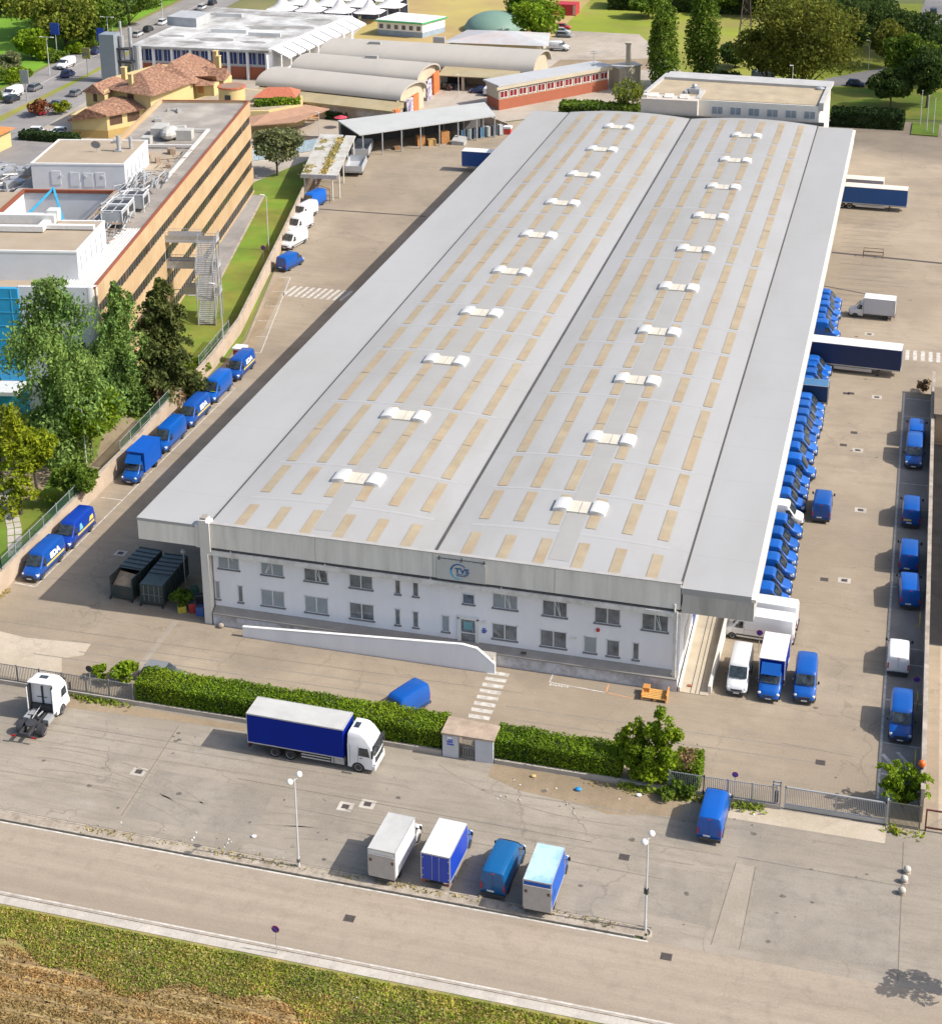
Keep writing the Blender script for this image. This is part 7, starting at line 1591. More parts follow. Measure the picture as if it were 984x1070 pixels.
mb = MB(); hiproof(mb, [(-112.4,387.6),(-87.2,388.6),(-90.2,404),(-110.8,403.4)], 2.6, 4.6, [(-102,394),(-97,395)]); wb(mb, 'roof', mat('roof_grey_sheet',(.44,.45,.46),.6,var=.08,scale=.3,col2=(.5,.25,.15),scale2=.18,amt2=.12,space='world'), sb_)
mb = MB(); mb.ball((-108,419,0),8.0,9.5,4.6,20,12); o = wb(mb, 'dome_tent', mat('dome_green',(.15,.25,.20),.6,var=.05,scale=.4), None, smooth=50); tag(o, 'pale green dome-shaped hall among the trees', 'dome')
TENT = mat('tent_fabric', (.78,.76,.74), .7, var=.03, scale=.4, translucent=.12)
tn = 0
for (x, y, s) in ((-167.5,420,8),(-159.3,420,8),(-151,420,8),(-142.8,420.5,8),(-166,429,8),(-157.5,429,8),(-149,429.5,8),(-140,430,8),(-161,438,8),(-152,438,8),(-143,439,8)):
    t = wthing('marquee', f'white pointed marquee, {ords[tn]} of the group counting from the left front', 'marquee', (x,y,0), 0, 'white marquees behind the factory'); tn += 1
    mb = MB(); k = 5; n = 16; rings = []
    for j in range(k+1):
        u = j/k; r_ = (1-u)**1.0; z_ = 2.9+4.4*u**2.0 if j < k else 7.4
        ring = []
        for i in range(n):
            a = 2*math.pi*(i+.5)/n; q = 1/max(abs(math.cos(a)),abs(math.sin(a))); q = q if j == 0 else 1+(q-1)*(1-u)
            ring.append((x+s/2*.97*q*math.cos(a)*max(r_,.03), y+s/2*.97*q*math.sin(a)*max(r_,.03), z_))
        rings.append(ring)
    mb.loft(rings, cap=False); wb(mb, 'canopy', TENT, t, smooth=60)
    mb = MB(); h_ = s/2*.94
    for sx in (-1,1):
        for sy in (-1,1): mb.tube((x+sx*h_,y+sy*h_,0),(x+sx*h_,y+sy*h_,2.95),.07,n=5)
    wb(mb, 'pole', WHITEP, t)
    mb = MB(); mb.box(x-h_,x+h_,y+h_-.05,y+h_,0,2.6); wb(mb, 'back_panel', mat('tent_dark_side',(.10,.12,.2),.8,var=.5,scale=1), t)
# --- long far roof at the very top and the far grey hall
fh = wthing('far_hall', 'long dark grey hall roof along the top edge of the meadow', 'hall', (-55,490,0))
mb = MB(); mb.box(-125,-20,478,505,0,4.6); wb(mb, 'wall', mat('hall_grey',(.20,.21,.23),.7,var=.1,scale=.2), fh)
mb = MB(); mb.box(-125.5,-19.5,477.5,505.5,4.6,5.0); wb(mb, 'roof', mat('hall_roof_dark',(.13,.135,.15),.6,var=.1,scale=.1), fh)
# --- timber/steel sheds in the yard
SHR = mat('shed_roof_pale', (.46,.455,.43), .7, var=.1, scale=.5, col2=(.30,.25,.17), scale2=.4, amt2=.3, space='world')
sh = wthing('open_shed', 'open sided shelter with pale mossy roof at the corner of the back yard', 'shed', (-102,278,0), 0)
mb = MB(); mb.prism([(-102.9,263.2),(-98.9,263.5),(-104.6,290.4),(-109.2,290.0)], 4.5, 4.75); wb(mb, 'roof', SHR, sh)
mb = MB(); mb.prism([(-98.6,263.6),(-96.5,263.8),(-102.2,290.6),(-104.2,290.5)], 4.45, 4.65); wb(mb, 'roof_sheet', SHR, sh)
mb = MB(); mb.prism([(-103.0,263.0),(-96.4,263.6),(-96.4,263.8),(-103.0,263.3)], 4.1, 4.8); wb(mb, 'fascia', GREYM, sh)
mb = MB()
for (x,y) in ((-102.6,264),(-100.6,264.3),(-97.6,264.4),(-96.9,266),(-99.3,275),(-101.2,283),(-102.4,289.8),(-108.7,289.5),(-105.8,277)): mb.tube((x,y,0),(x,y,4.5),.14,n=6)
wb(mb, 'post', LGREYM, sh)
mb = MB(); mb.tube((-101.5,262.5,0),(-99.8,264,4.0),.09,n=5); mb.tube((-97.5,262.6,0),(-97.5,262.6,2.6),.05,n=4)
for i in range(4): mb.tube((-101.2+.3*i,262.6,1.0*i+.4),(-97.5,262.6,1.0*i+.4 if i < 3 else 2.6),.05,n=4)
wb(mb, 'ladder', mat('rusty_steel', (.16,.08,.05), .8), sh)
mb = MB()
P = [G(330+8*math.sin(i),176-8*i,0) if 0 else (-101.0-.45*i+random.uniform(-.6,.6), 265+2.0*i, 4.78) for i in range(12)]
pp = np.concatenate([RNG.normal(size=(60,3))*np.array([.35,.7,.03])+np.array([ -99.2-.215*(yy-264)*1.0, yy, 4.82]) for yy in range(265,289,2)]+[RNG.normal(size=(50,3))*np.array([.5,.8,.03])+np.array([-102.3-.2*(yy-264), yy, 4.82]) for yy in (265,268,280,285)])
o = cards(pp-np.array([-102,278,0]), .3, m=GR2, name='roof_weeds', parent=sh)
cs_ = wthing('long_canopy', 'long grey canopy roof on posts across the back of the yard', 'shed', (-91,306,0))
mb = MB(); mb.prism([(-101.8,291.6),(-80.2,312.0),(-84.6,320.0),(-108.8,299.0)], [4.4,4.4,4.9,4.9], [4.6,4.6,5.2,5.2]); wb(mb, 'roof', mat('canopy_roof_grey', (.42,.425,.41), .6, var=.06, scale=.3, space='world'), cs_)
mb = MB()
for i in range(8):
    t_ = i/7; mb.tube((-101.4+20.9*t_,292.3+19.8*t_,0),(-101.4+20.9*t_,292.3+19.8*t_,4.5),.15,n=6); mb.tube((-108.2+23.4*t_,298.8+20.6*t_,0),(-108.2+23.4*t_,298.8+20.6*t_,4.9),.13,n=6)
wb(mb, 'post', GREYM, cs_)
mb = MB(); mb.prism([(-108.4,299.2),(-85.0,319.6),(-85.3,319.9),(-108.8,299.5)], 0, 4.7); wb(mb, 'back_screen', mat('screen_dark',(.10,.10,.10),.8,var=.2), cs_)
def crate(x, y, rz, label, col, sx=1.3, sy=1.2, sz=1.1, group='stacks under the long canopy', name='pallet_stack', cat='pallet stack', layers=6):
    t = wthing(name, label, cat, (x,y,0), rz, group); mb = MB(); h = sz/layers
    for k in range(layers):
        for j in range(5): mb.box(-sx/2+j*sx/5+.02,-sx/2+(j+1)*sx/5-.05,-sy/2,sy/2,h*k+h*.7,h*(k+1)-.004)
        for j in (-1,0,1): mb.box(-sx/2+.02,sx/2-.03,j*sy/2.2-.05,j*sy/2.2+.05,h*k,h*k+h*.68)
    o = mb.build('pallet', mat('wood_'+col, {'or':(.50,.24,.08),'ye':(.52,.33,.13),'br':(.30,.17,.09)}[col], .8, var=.2, scale=2), t); ORG[o.name] = ORG[t.name]; return t
crate(-93.3,303.4,.6,'first orange pallet stack from the left under the long canopy','or',1.6,1.4,2.0)
crate(-91.2,303.9,.6,'low middle pallet stack under the long canopy','ye',1.6,1.3,1.2)
crate(-89.2,306.2,.6,'tall orange pallet stack, third from the left under the long canopy','or',1.7,1.5,2.4)
crate(-96.8,299.4,.6,'small low wooden stack at the left end of the long canopy','br',1.4,1.0,.6)
t = wthing('covered_pile','pile under a pale sheet in front of the long canopy','covered pile',(-86.2,305.8,0)); mb = MB(); mb.prism([(-87.4,304.8),(-84.9,304.9),(-84.8,306.9),(-87.2,307)], 0, [.9,.7,1.3,1.5]); wb(mb, 'sheet', mat('sheet_grey',(.36,.36,.35),.7,var=.15,scale=1), t)
for k in range(7):
    c_ = [(.03,.09,.16),(.30,.36,.38),(.02,.05,.10),(.05,.16,.28),(.4,.42,.42),(.02,.04,.07),(.42,.45,.46)][k]
    t = wthing('roll_container', f'tall rack cart under the right half of the long canopy, {ords[k]} from the left', 'rack cart', (-86.3+1.05*k,308.7+.98*k,0), .75, 'rack carts under the long canopy')
    mb = MB(); 
    for sx in (-.4,.4):
        for sy in (-.5,.5): mb.tube((sx,sy,.1),(sx,sy,2.3),.035,n=4)
    mb.box(-.42,.42,-.52,.52,.1,.2); o = mb.build('frame', GREYM, t); ORG[o.name] = ORG[t.name]
    mb = MB(); mb.box(-.38,.38,-.48,.48,.2,2.1); mb.build('load', mat('load_%d'%k, c_, .7, var=.2, scale=1.5), t)
t = wthing('red_white_bin','red and white container at the right end of the long canopy','container',(-78.6,315.6,0)); mb = MB(); mb.box(-79.4,-78.0,315,316.2,0,1.2); wb(mb, 'body', mat('bin_red',(.55,.06,.05),.6), t); mb = MB(); mb.box(-79.5,-77.9,314.9,316.3,1.2,1.6); wb(mb, 'lid', WHITEP, t)
for k, (x, y, lab) in enumerate(((-99.6,283,'near one of two grey trailer beds beside the mossy shelter'),(-102.2,294.5,'far one of two grey trailer beds beside the mossy shelter'))):
    t = wthing('trailer_bed', lab, 'trailer', (x,y,0), .2, 'grey trailers by the shelter'); mb = MB(); mb.box(-1.6,1.6,-4,4 if k == 0 else 3,.8,1.1); mb.box(-1.6,-1.5,-4,3,1.1,2.1); mb.box(1.5,1.6,-4,3,1.1,2.1); mb.box(-1.6,1.6,-4.05,-3.95,1.1,2.1); mb.box(-1.5,1.5,2.9,3,1.1,2.3); o = mb.build('bed', mat('bed_grey',(.44,.46,.48),.5,metal=.2,var=.08), t); ORG[o.name] = ORG[t.name]
    for s in (1,-1):
        for yy in (-2.4,-1.4): wheel(t, s*1.45, yy, .4, .3, V_RIMD, n=12)
# --- buildings at the right edge
nb = wthing('neighbour_shed', 'flat brown roofed shed at the right edge beyond the boundary wall', 'shed', (8.3,192.3,0))
mb = MB(); mb.box(4.9,12,188.6,196.4,0,3.5); wb(mb, 'wall', mat('wall_tan',(.42,.33,.24),.85,var=.1), nb)
mb = MB(); mb.box(4.7,12.2,188.3,196.6,3.5,3.75); wb(mb, 'roof', mat('roof_brown_sheet',(.20,.155,.11),.8,var=.12,scale=.5,space='world'), nb)
nw = wthing('neighbour_hall', 'tall hall standing outside the right edge of the photo whose shade covers the next yard', 'hall', (20,168,0))
mb = MB(); mb.box(12.5,30,143.5,191.5,0,7.2); wb(mb, 'wall', CREAM, nw)
mb = MB(); mb.box(12.4,30.1,143.4,191.6,7.2,7.4); wb(mb, 'roof', BEIGE2, nw)

# ================================================================== WALLS, FENCES, GATES
WALLC = mat('boundary_wall_plaster', (.47,.375,.285), .85, var=.07, scale=.5, col2=(.38,.30,.22), scale2=.35, amt2=.4, space='world')
def wall(label, pts, h, th=.25, m=WALLC, cap=True, z=0):
    xs = sum(p[0] for p in pts)/len(pts); ys = sum(p[1] for p in pts)/len(pts); t = wthing('boundary_wall', label, 'wall', (xs,ys,0)); mb = MB(); cp = MB()
    for a, b2 in zip(pts, pts[1:]):
        L_ = line(a, b2, th); mb.prism(L_, -.1, h)
        if cap: cp.prism(line(a, b2, th+.12), h, h+.08)
    wb(mb, 'wall_panel', m, t)
    if cap: wb(cp, 'wall_coping', KERBC, t)
    return t
wall('long pinkish plaster wall between the office gardens and the yard', [(-84.45,118.5),(-84.75,130),(-85.6,163.4),(-87.3,188.6),(-88.8,201),(-97.75,242),(-105.8,277.3),(-109.2,297)], 2.3)
wall('grey-tan wall along the right edge of the yard', [(4.62,116.2),(4.62,203.0)], 3.05, .26, mat('boundary_wall_tan',(.44,.37,.29),.85,var=.1,scale=.5,space='world'))
wall('pale low wall behind the mossy shelter', [(-109.2,299.5),(-122,299),(-126,297)], 1.6, .2)
wall('low wall round the court behind the long canopy', [(-109.2,300),(-101,309.6),(-86,323.6),(-79,317)], 1.7, .2)
def mesh_fence(name, label, pts, h, m, pm=None, step=2.5, z=0., gap=.3, bars=None, group=None, screen=None):
    t = wthing(name, label, 'fence', (sum(p[0] for p in pts)/len(pts),sum(p[1] for p in pts)/len(pts),0), 0, group)
    br = MB(); rl = MB()
    for a, b2 in zip(pts, pts[1:]):
        L_ = math.hypot(b2[0]-a[0],b2[1]-a[1]); n = max(1,int(L_/gap))
        for i in range(n+1): u = i/n; x = a[0]+(b2[0]-a[0])*u; y = a[1]+(b2[1]-a[1])*u; br.box(x-.022,x+.022,y-.022,y+.022,z,z+h-.03)
        for zz in (.12, h-.08): rl.tube((a[0],a[1],z+zz),(b2[0],b2[1],z+zz),.035,n=4)
    wb(br, 'bars', m, t); wb(rl, 'rail', m, t)
    for a, b2 in zip(pts, pts[1:]):
        L_ = math.hypot(b2[0]-a[0],b2[1]-a[1]); n = max(1,round(L_/step))
        for i in range(n+1):
            u = i/n; x = a[0]+(b2[0]-a[0])*u; y = a[1]+(b2[1]-a[1])*u; p = MB(); p.box(x-.05,x+.05,y-.05,y+.05,z,z+h+.05); wb(p, 'post', pm or m, t)
    if screen:
        s = MB()
        for a, b2 in zip(pts, pts[1:]): s.prism(line(a, b2, .02), z+.05, z+h-.1)
        wb(s, 'mesh_screen', screen, t)
    return t
RAILM = mat('railing_grey', (.20,.20,.205), .6, var=.15, scale=2)
RAILB = mat('railing_pale_grey', (.33,.34,.36), .55, metal=.2, var=.1, scale=2)
KF = mat('fence_kerb', (.40,.36,.31), .9, var=.15, scale=.8, space='world')
mesh_fence('railing_fence', 'dark vertical-bar railing on a low kerb at the left', [(-92,115.2),(-77,115.2),(-63.2,115.2)], 1.75, RAILM, step=2.2, z=.35, gap=.16)
mesh_fence('railing_fence', 'grey railing between the street tree and the tall sign post', [(-15.2,115.0),(-12.4,115.0),(-6.6,115.1)], 1.7, RAILB, step=2.1, z=.35, gap=.15)
mb = MB(); mb.box(-92,-34.5,115.0,115.25,-.05,.42); mb.box(-29.9,-6.4,114.95,115.2,-.05,.40); tag(wb(mb, 'fence_kerb', KF), kind='structure')
mb = MB(); mb.box(4.75,60,115.2,115.4,0,.3)
GRN = mat('fence_green', (.02,.14,.07), .6, var=.1)
GSC = mat('fence_green_screen', (.03,.09,.05), .8, var=.15); 
gsn = GSC.node_tree; pb = [n for n in gsn.nodes if n.type == 'BSDF_PRINCIPLED'][0]; pb.inputs['Alpha'].default_value = .30
mesh_fence('mesh_fence', 'green mesh fence standing on the west boundary wall', [(-84.62,124),(-84.75,130),(-85.3,151)], 1.25, GREYM, step=2.9, z=2.38, gap=2.9, screen=GSC)
mesh_fence('mesh_fence', 'green mesh fence behind the bushes farther along the west wall', [(-85.6,158),(-86.4,173)], 1.2, GREYM, step=2.9, z=2.38, gap=2.9, screen=GSC)
mesh_fence('mesh_fence', 'green mesh fence beside the dry bush on the west wall', [(-87.3,184),(-88.6,197)], 1.2, GREYM, step=2.9, z=2.38, gap=2.9, screen=GSC)
# sliding gate
sg2 = wthing('sliding_gate', 'long grey sliding gate with vertical bars closing the yard entrance', 'gate', (-2,115.25,0))
mb = MB(); n = 56
for i in range(n+1): x = -5.9+7.8*i/n; mb.box(x-.022,x+.022,115.22,115.27,.45,2.0)
wb(mb, 'gate_bars', RAILB, sg2)
mb = MB(); mb.box(-5.95,1.95,115.17,115.31,.10,.48); mb.box(-5.95,1.95,115.18,115.30,1.98,2.08); mb.box(-5.95,-5.85,115.18,115.3,.1,2.08); mb.box(1.85,1.95,115.18,115.3,.1,2.08); mb.box(-2.0,-1.9,115.19,115.29,.48,2.0); wb(mb, 'gate_frame', mat('gate_grey',(.38,.39,.40),.5,metal=.2,var=.06), sg2)
mb = MB(); mb.box(-7.0,-6.2,115.0,115.5,0,.1); 
for (x,y) in ((-6.9,115.05),(-6.3,115.05),(-6.9,115.45),(-6.3,115.45)): mb.box(x-.05,x+.05,y-.05,y+.05,0,2.3)
mb.box(-6.9,-6.3,115.0,115.1,2.2,2.3); mb.box(-6.9,-6.3,115.4,115.5,2.2,2.3); wb(mb, 'gate_post', RAILB, sg2)
mb = MB(); mb.box(-6.75,-6.45,115.15,115.35,.5,1.5); wb(mb, 'control_box', DARKM, sg2)
mb = MB(); mb.box(1.98,2.12,115.1,115.4,0,2.4); wb(mb, 'gate_end_post', GREYM, sg2)
mesh_fence('panel_fence', 'brownish panel fence between the sliding gate and the wall', [(2.2,115.3),(4.55,115.3)], 2.2, mat('panel_brown_grey',(.16,.15,.12),.7,var=.1), step=2.3, z=0, gap=.09)
rg = wthing('red_gate', 'rust red framed mesh gate at the right edge', 'gate', (6.3,115.3,0))
mb = MB()
for x in (5.0,6.7,8.4,10.1): mb.box(x-.06,x+.06,115.24,115.36,0,2.0)
for z in (.25,1.9): mb.box(5.0,10.1,115.25,115.35,z,z+.12)
wb(mb, 'frame', mat('paint_rust_red',(.13,.035,.03),.6,var=.1), rg)
mb = MB()
for i in range(26): x = 5.1+i*.2; mb.tube((x,115.3,.3),(x+1.6 if x < 8.5 else x,115.3,1.9),.015,n=3); mb.tube((x+1.6 if x < 8.5 else x,115.3,.3),(x,115.3,1.9),.015,n=3)
wb(mb, 'wire_mesh', mat('wire_pale',(.45,.40,.36),.6), rg)
# pedestrian gateway
pg = wthing('pedestrian_gateway', 'white rendered gateway walls with a small barred gate and flat tan canopy', 'gateway', (-32.2,115.6,0))
for (xa_, xb_, xc_, xd_) in ((-34.4,-33.05,-34.4,-34.1),(-31.55,-30.0,-30.3,-30.0)):
  mb = MB(); mb.box(xa_,xb_,114.9,115.3,0,2.2); mb.box(xc_,xd_,115.3,116.9,0,2.2); wb(mb, 'gate_wall', mat('render_gateway',(.52,.53,.56),.8,var=.08,scale=.8,space='world'), pg)
mb = MB(); mb.prism([(-34.5,114.8),(-29.9,114.8),(-29.9,117.0),(-34.5,117.3)], 2.2, 2.36); wb(mb, 'canopy_slab', mat('slab_tan',(.40,.31,.235),.9,var=.15,scale=.8,col2=(.28,.22,.16),scale2=1,amt2=.4,space='world'), pg)
mb = MB()
for i in range(8): x = -32.65+i*.15; mb.box(x-.015,x+.015,115.0,115.04,.15,2.0)
for z in (.15,1.1,1.95): mb.box(-32.7,-31.6,115.0,115.05,z,z+.05)
wb(mb, 'barred_gate', RAILB, pg)
mb = MB(); mb.box(-34.0,-33.5,114.86,114.9,1.45,1.6); mb.box(-34.0,-33.4,114.86,114.9,1.22,1.34); mb.box(-33.85,-33.5,114.86,114.9,1.68,1.80); wb(mb, 'name_plate', mat('plate_blue', (.06,.10,.45), .5), pg)
mb = MB(); mb.box(-33.95,-33.55,114.8,114.9,1.85,2.05); wb(mb, 'intercom', WHITEP, pg)
# ================================================================== STREET FURNITURE
LAMPG = mat('lamp_globe', (.80,.78,.74), .35, var=.03); POLEW = mat('pole_pale', (.60,.60,.60), .45, metal=.2, var=.05)
def globe_lamp(x, y, label):
    t = thing('street_lamp', label, 'street lamp', (x,y,0), 1.25, 'double globe lamps on the kerb')
    mb = MB(); mb.tube((0,0,-.1),(0,0,8.05),.085,.06,10); mb.tube((0,0,0),(0,0,1.0),.11,.10,10); mb.build('pole', POLEW, t)
    mb = MB(); mb.tube((-.6,0,7.95),(.6,0,7.95),.035,n=5); mb.build('arm', GREYM, t)
    for s in (-1,1): mb = MB(); mb.ball((s*.55,0,8.12),.25,.25,.24,14,10); mb.build('globe', LAMPG, t, smooth=60)
    mb = MB(); mb.box(-.12,.12,-.14,.14,3.3,3.75) if label.startswith('right') else mb.box(-.1,.1,-.1,.1,.5,.8); mb.build('junction_box', DARKM, t)
x, y = (-41.17,98.56); globe_lamp(x, y, 'left double globe street lamp on the kerb by the forecourt')
x, y = (-14.39,98.57); globe_lamp(x, y, 'right double globe street lamp at the end of the kerb strip')
def arm_lamp(x, y, h, label, group=None, arm=1.0, rz=0.):
    t = thing('lamp_post', label, 'lamp post', (x,y,0), rz, group)
    mb = MB(); mb.tube((0,0,-.1),(0,0,h),.09,.05,8); mb.tube((0,0,h),(-arm,0,h+.25),.035,n=5); mb.build('pole', POLEW, t)
    mb = MB(); mb.cbox((-arm-.2,0,h+.2),.75,.28,.13); mb.build('lamp_head', LAMPG, t)
x, y = (-88.04,156.89); arm_lamp(x-1.4,y,7.6,'thin lamp post by the garden bushes in front of the cedar')
x, y = (-86.05,192.58); arm_lamp(x-1.7,y+.5,10.0,'tall lamp post at the wall by the red and white box')
x, y = (-97.35,235.98); arm_lamp(x-1.0,y,9.0,'lamp post with a round top on the office lawn', arm=.5)
x, y = (-114.24,303.17); arm_lamp(x,y,5.2,'lamp post in front of the dark hedge by the arched factory', arm=.1)
x, y = (-97.06,344.66); arm_lamp(x,y,4.5,'small lamp post in the court of the arched factory', arm=.1)
x, y = (-11.57,391.41); arm_lamp(x,y,6.5,'lamp post by the lane in the shaded park', arm=.2)
x, y = (-25.00,368.61); arm_lamp(-24.8,338,11.5,'mast rising behind the back building parapet', arm=.1)
for i, (px, py, lab) in enumerate(((44,78,'first twin-arm highway lamp from the left'),(107,55,'highway lamp behind the silver tower'),(163,20,'highway lamp above the factory roof'))):
    x, y = G(px,py); t = thing('highway_lamp', lab, 'lamp post', (x+2,y,0), 0, 'twin-arm lamps along the highway'); mb = MB(); mb.tube((0,0,0),(0,0,9),.12,.07,7); mb.tube((-1.3,0,9.1),(1.3,0,9.1),.05,n=4); mb.build('pole', POLEW, t)
    for s in (-1,1): mb = MB(); mb.cbox((s*1.4,0,9.0),.8,.3,.15); mb.build('lamp_head', LAMPG, t)
SB_ = mat('sign_blue', (.02,.06,.38), .4); SR_ = mat('sign_red', (.5,.02,.03), .4); SG_ = mat('sign_grey_back', (.36,.37,.38), .5, metal=.3)
def disc(mb, c, r, y0, y1, n=20): mb.add([(c[0]+r*math.cos(2*math.pi*i/n),y0,c[1]+r*math.sin(2*math.pi*i/n)) for i in range(n)]+[(c[0]+r*math.cos(2*math.pi*i/n),y1,c[1]+r*math.sin(2*math.pi*i/n)) for i in range(n)], [tuple(range(n)),tuple(range(2*n-1,n-1,-1))]+[(i+n,(i+1)%n+n,(i+1)%n,i) for i in range(n)])
def nopark(x, y, h, label, rz=0., r=.3, back=False, ring=True):
    t = thing('no_parking_sign', label, 'road sign', (x,y,0), rz, None)
    mb = MB(); mb.tube((0,0,-.1),(0,0,h),.035,n=6); mb.build('post', GREYM, t)
    mb = MB(); disc(mb, (0,h-.1), r, -.05, -.03); d = mb.build('sign_disc', SG_ if back else (SR_ if ring else DARKM), t)
    if ring:
        mb = MB(); disc(mb, (0,h-.1), r*.86, -.062, -.05); mb.build('sign_face', SB_, d)
        mb = MB(); mb.tube((-r*.6,-.060,h-.1+r*.6),(r*.6,-.060,h-.1-r*.6),r*.07,n=4); mb.build('sign_bar', SR_, d)
x, y = (-39.31,89.92); nopark(x-.1, 89.5, 2.3, 'no parking sign on the far verge at the bottom of the photo')
x, y = (-67.77,116.11); nopark(x, 116.0, 2.5, 'dark round sign seen from behind at the left railing', ring=False, r=.33)
x, y = (-9.97,115.03); nopark(x, 115.5, 2.4, 'small blue round sign at the railing left of the sliding gate', r=.26)
x, y = (-10.96,139.33); nopark(-10.3, 137.7, 2.2, 'blue round sign in front of the long white van', r=.3)
x, y = (3.42,136.34); nopark(3.9, 133.8, 2.0, 'pink rimmed round sign between the white and blue vans at the east wall', r=.28)
x, y = (-94.94,229.87); nopark(-96.9, 230.2, 2.6, 'red rimmed sign on the west wall behind the upper van row', r=.4)
x, y = (-107.20,267.47)
for i, (px, py, w_, h_, z_, m, lab) in enumerate(((60,62,2.3,2.8,6.5,SB_,'tall blue billboard sign beyond the highway'),(92,80,2.0,2.6,4.6,mat('sign_dark_yellow',(.10,.12,.12),.5,col2=(.6,.5,.05),scale=.8,scale2=.5,amt2=.5),'dark and yellow price sign on the highway median'),(28,105,2.0,3.0,4.2,SG_,'grey sign board seen from behind at the left of the median'),(107,60,2.0,3.2,4.4,SB_,'blue sign between the dark car and the silver tower'),(118,44,2.3,2.6,13.0,SG_,'grey box sign on a high post above the silver tower'))):
    x, y = G(px,py); t = thing('roadside_sign', lab, 'sign', (x,y,0), 0, None)
    mb = MB(); mb.tube((0,.1,0),(0,.1,z_),.12,n=6); mb.build('post', GREYM, t); mb = MB(); mb.box(-w_/2,w_/2,-.15,.05,z_-.3,z_-.3+h_); mb.build('sign_board', m, t)
# flagpoles
for i, q in enumerate(((0.84,340.92),(2.17,336.56),(3.42,334.55),(4.98,334.16))):
    t = thing('flagpole', f'white flagpole, {ords[i]} from the left of the bare poles at the right edge', 'flagpole', (q[0],q[1],0), 0, 'bare flagpoles by the east yard'); mb = MB(); mb.tube((0,0,0),(0,0,7.2),.10,.06,7); mb.build('pole', POLEW, t); mb = MB(); mb.ball((0,0,7.25),.12); mb.build('finial', POLEW, t)
mb = MB(); mb.prism([(-.8,333.0),(4.4,332.6),(4.6,342.5),(-.6,342.8)], 0, .25); o = wb(mb, 'flag_bed', GRASS_T); tag(o, kind='structure')
# lattice pylon
py = wthing('lattice_pylon', 'brown lattice pylon standing beside the huge mossy tree', 'pylon', (-39.8,388,0)); mb = MB()
def leg(z): k = 1.7*(1-z/22)+.3; return [(-39.8+sx*k,388+sy*k,z) for sx, sy in ((-1,-1),(1,-1),(1,1),(-1,1))]
for i in range(9):
    a = leg(i*2.0); b2 = leg((i+1)*2.0)
    for k in range(4): mb.tube(a[k],b2[k],.09,n=4); mb.tube(a[k],b2[(k+1)%4],.045,n=3); mb.tube(b2[k],a[(k+1)%4],.045,n=3); mb.tube(a[k],a[(k+1)%4],.04,n=3)
wb(mb, 'lattice', mat('steel_brown', (.13,.09,.07), .7), py)
# white container by the trees, distant clutter
t = wthing('white_container', 'white site container under the trees behind the back building', 'container', (-33.5,371.5,0)); mb = MB(); mb.box(-36.2,-31,369.5,372.5,0,2.9); wb(mb, 'body', mat('container_white',(.60,.60,.58),.6,var=.06), t); mb = MB(); 
for x in (-35.9,-31.3): mb.box(x-.05,x+.05,369.4,369.5,.1,2.8)
mb.box(-34,-33.9,369.4,369.5,.1,2.8); wb(mb, 'door_bar', GREYM, t)
t = wthing('red_container', 'red box container at the far meadow edge', 'container', (-94.7,419,0)); a = (-93.97,443.47); mb = MB(); mb.box(a[0]-3,a[0]+3,a[1]-2.5,a[1]+2.5,0,3.0); wb(mb, 'body', mat('container_red',(.42,.03,.04),.6,var=.08), t); mb = MB(); mb.box(a[0]+2.2,a[0]+3.02,a[1]-2.55,a[1]-2.5,.2,2.8); wb(mb, 'door', mat('container_pink',(.6,.35,.35),.6), t)
t = wthing('red_parasol', 'round red parasol by the dark hedge in front of the arched factory', 'parasol', (-113,312.5,0)); mb = MB(); n = 12; c0 = (-113.0,312.5)
mb.add([(c0[0],c0[1],2.7)]+[(c0[0]+1.4*math.cos(2*math.pi*i/n),c0[1]+1.4*math.sin(2*math.pi*i/n),2.2) for i in range(n)], [(0,1+i,1+(i+1)%n) for i in range(n)]); wb(mb, 'fabric', mat('fabric_red',(.50,.05,.08),.7), t); mb = MB(); mb.tube((c0[0],c0[1],0),(c0[0],c0[1],2.65),.04,n=5); wb(mb, 'pole', GREYM, t)
for i, (px, py_, lab) in enumerate(((313,128,'brown bench set by the tiled canopy'),(327,126,'orange table set on the court by the tiled canopy'))):
    x, y = G(px,py_); t = thing('table_set', lab, 'table', (x,y,0)); mb = MB(); mb.box(-1.2,1.2,-.5,.5,.7,.78); mb.build('table_top', mat('wood_or',(.5,.24,.08),.8), t); mb = MB()
    for sx in (-1,1):
        for sy in (-.4,.4): mb.box(sx-.05,sx+.05,sy-.05,sy+.05,0,.7)
    mb.box(-1.2,1.2,-1.1,-.8,.4,.46); mb.box(-1.2,1.2,.8,1.1,.4,.46); mb.build('bench', mat('wood_br',(.3,.17,.09),.8), t)
fp = mesh_fence('court_fence', 'pale blue screened fence at the end of the office lawn', [(-124.5,281),(-118,288),(-109.6,298)], 2.4, GREYM, step=3, z=0, gap=3, screen=mat('screen_pale_blue',(.30,.40,.48),.7,var=.3,scale=.4))
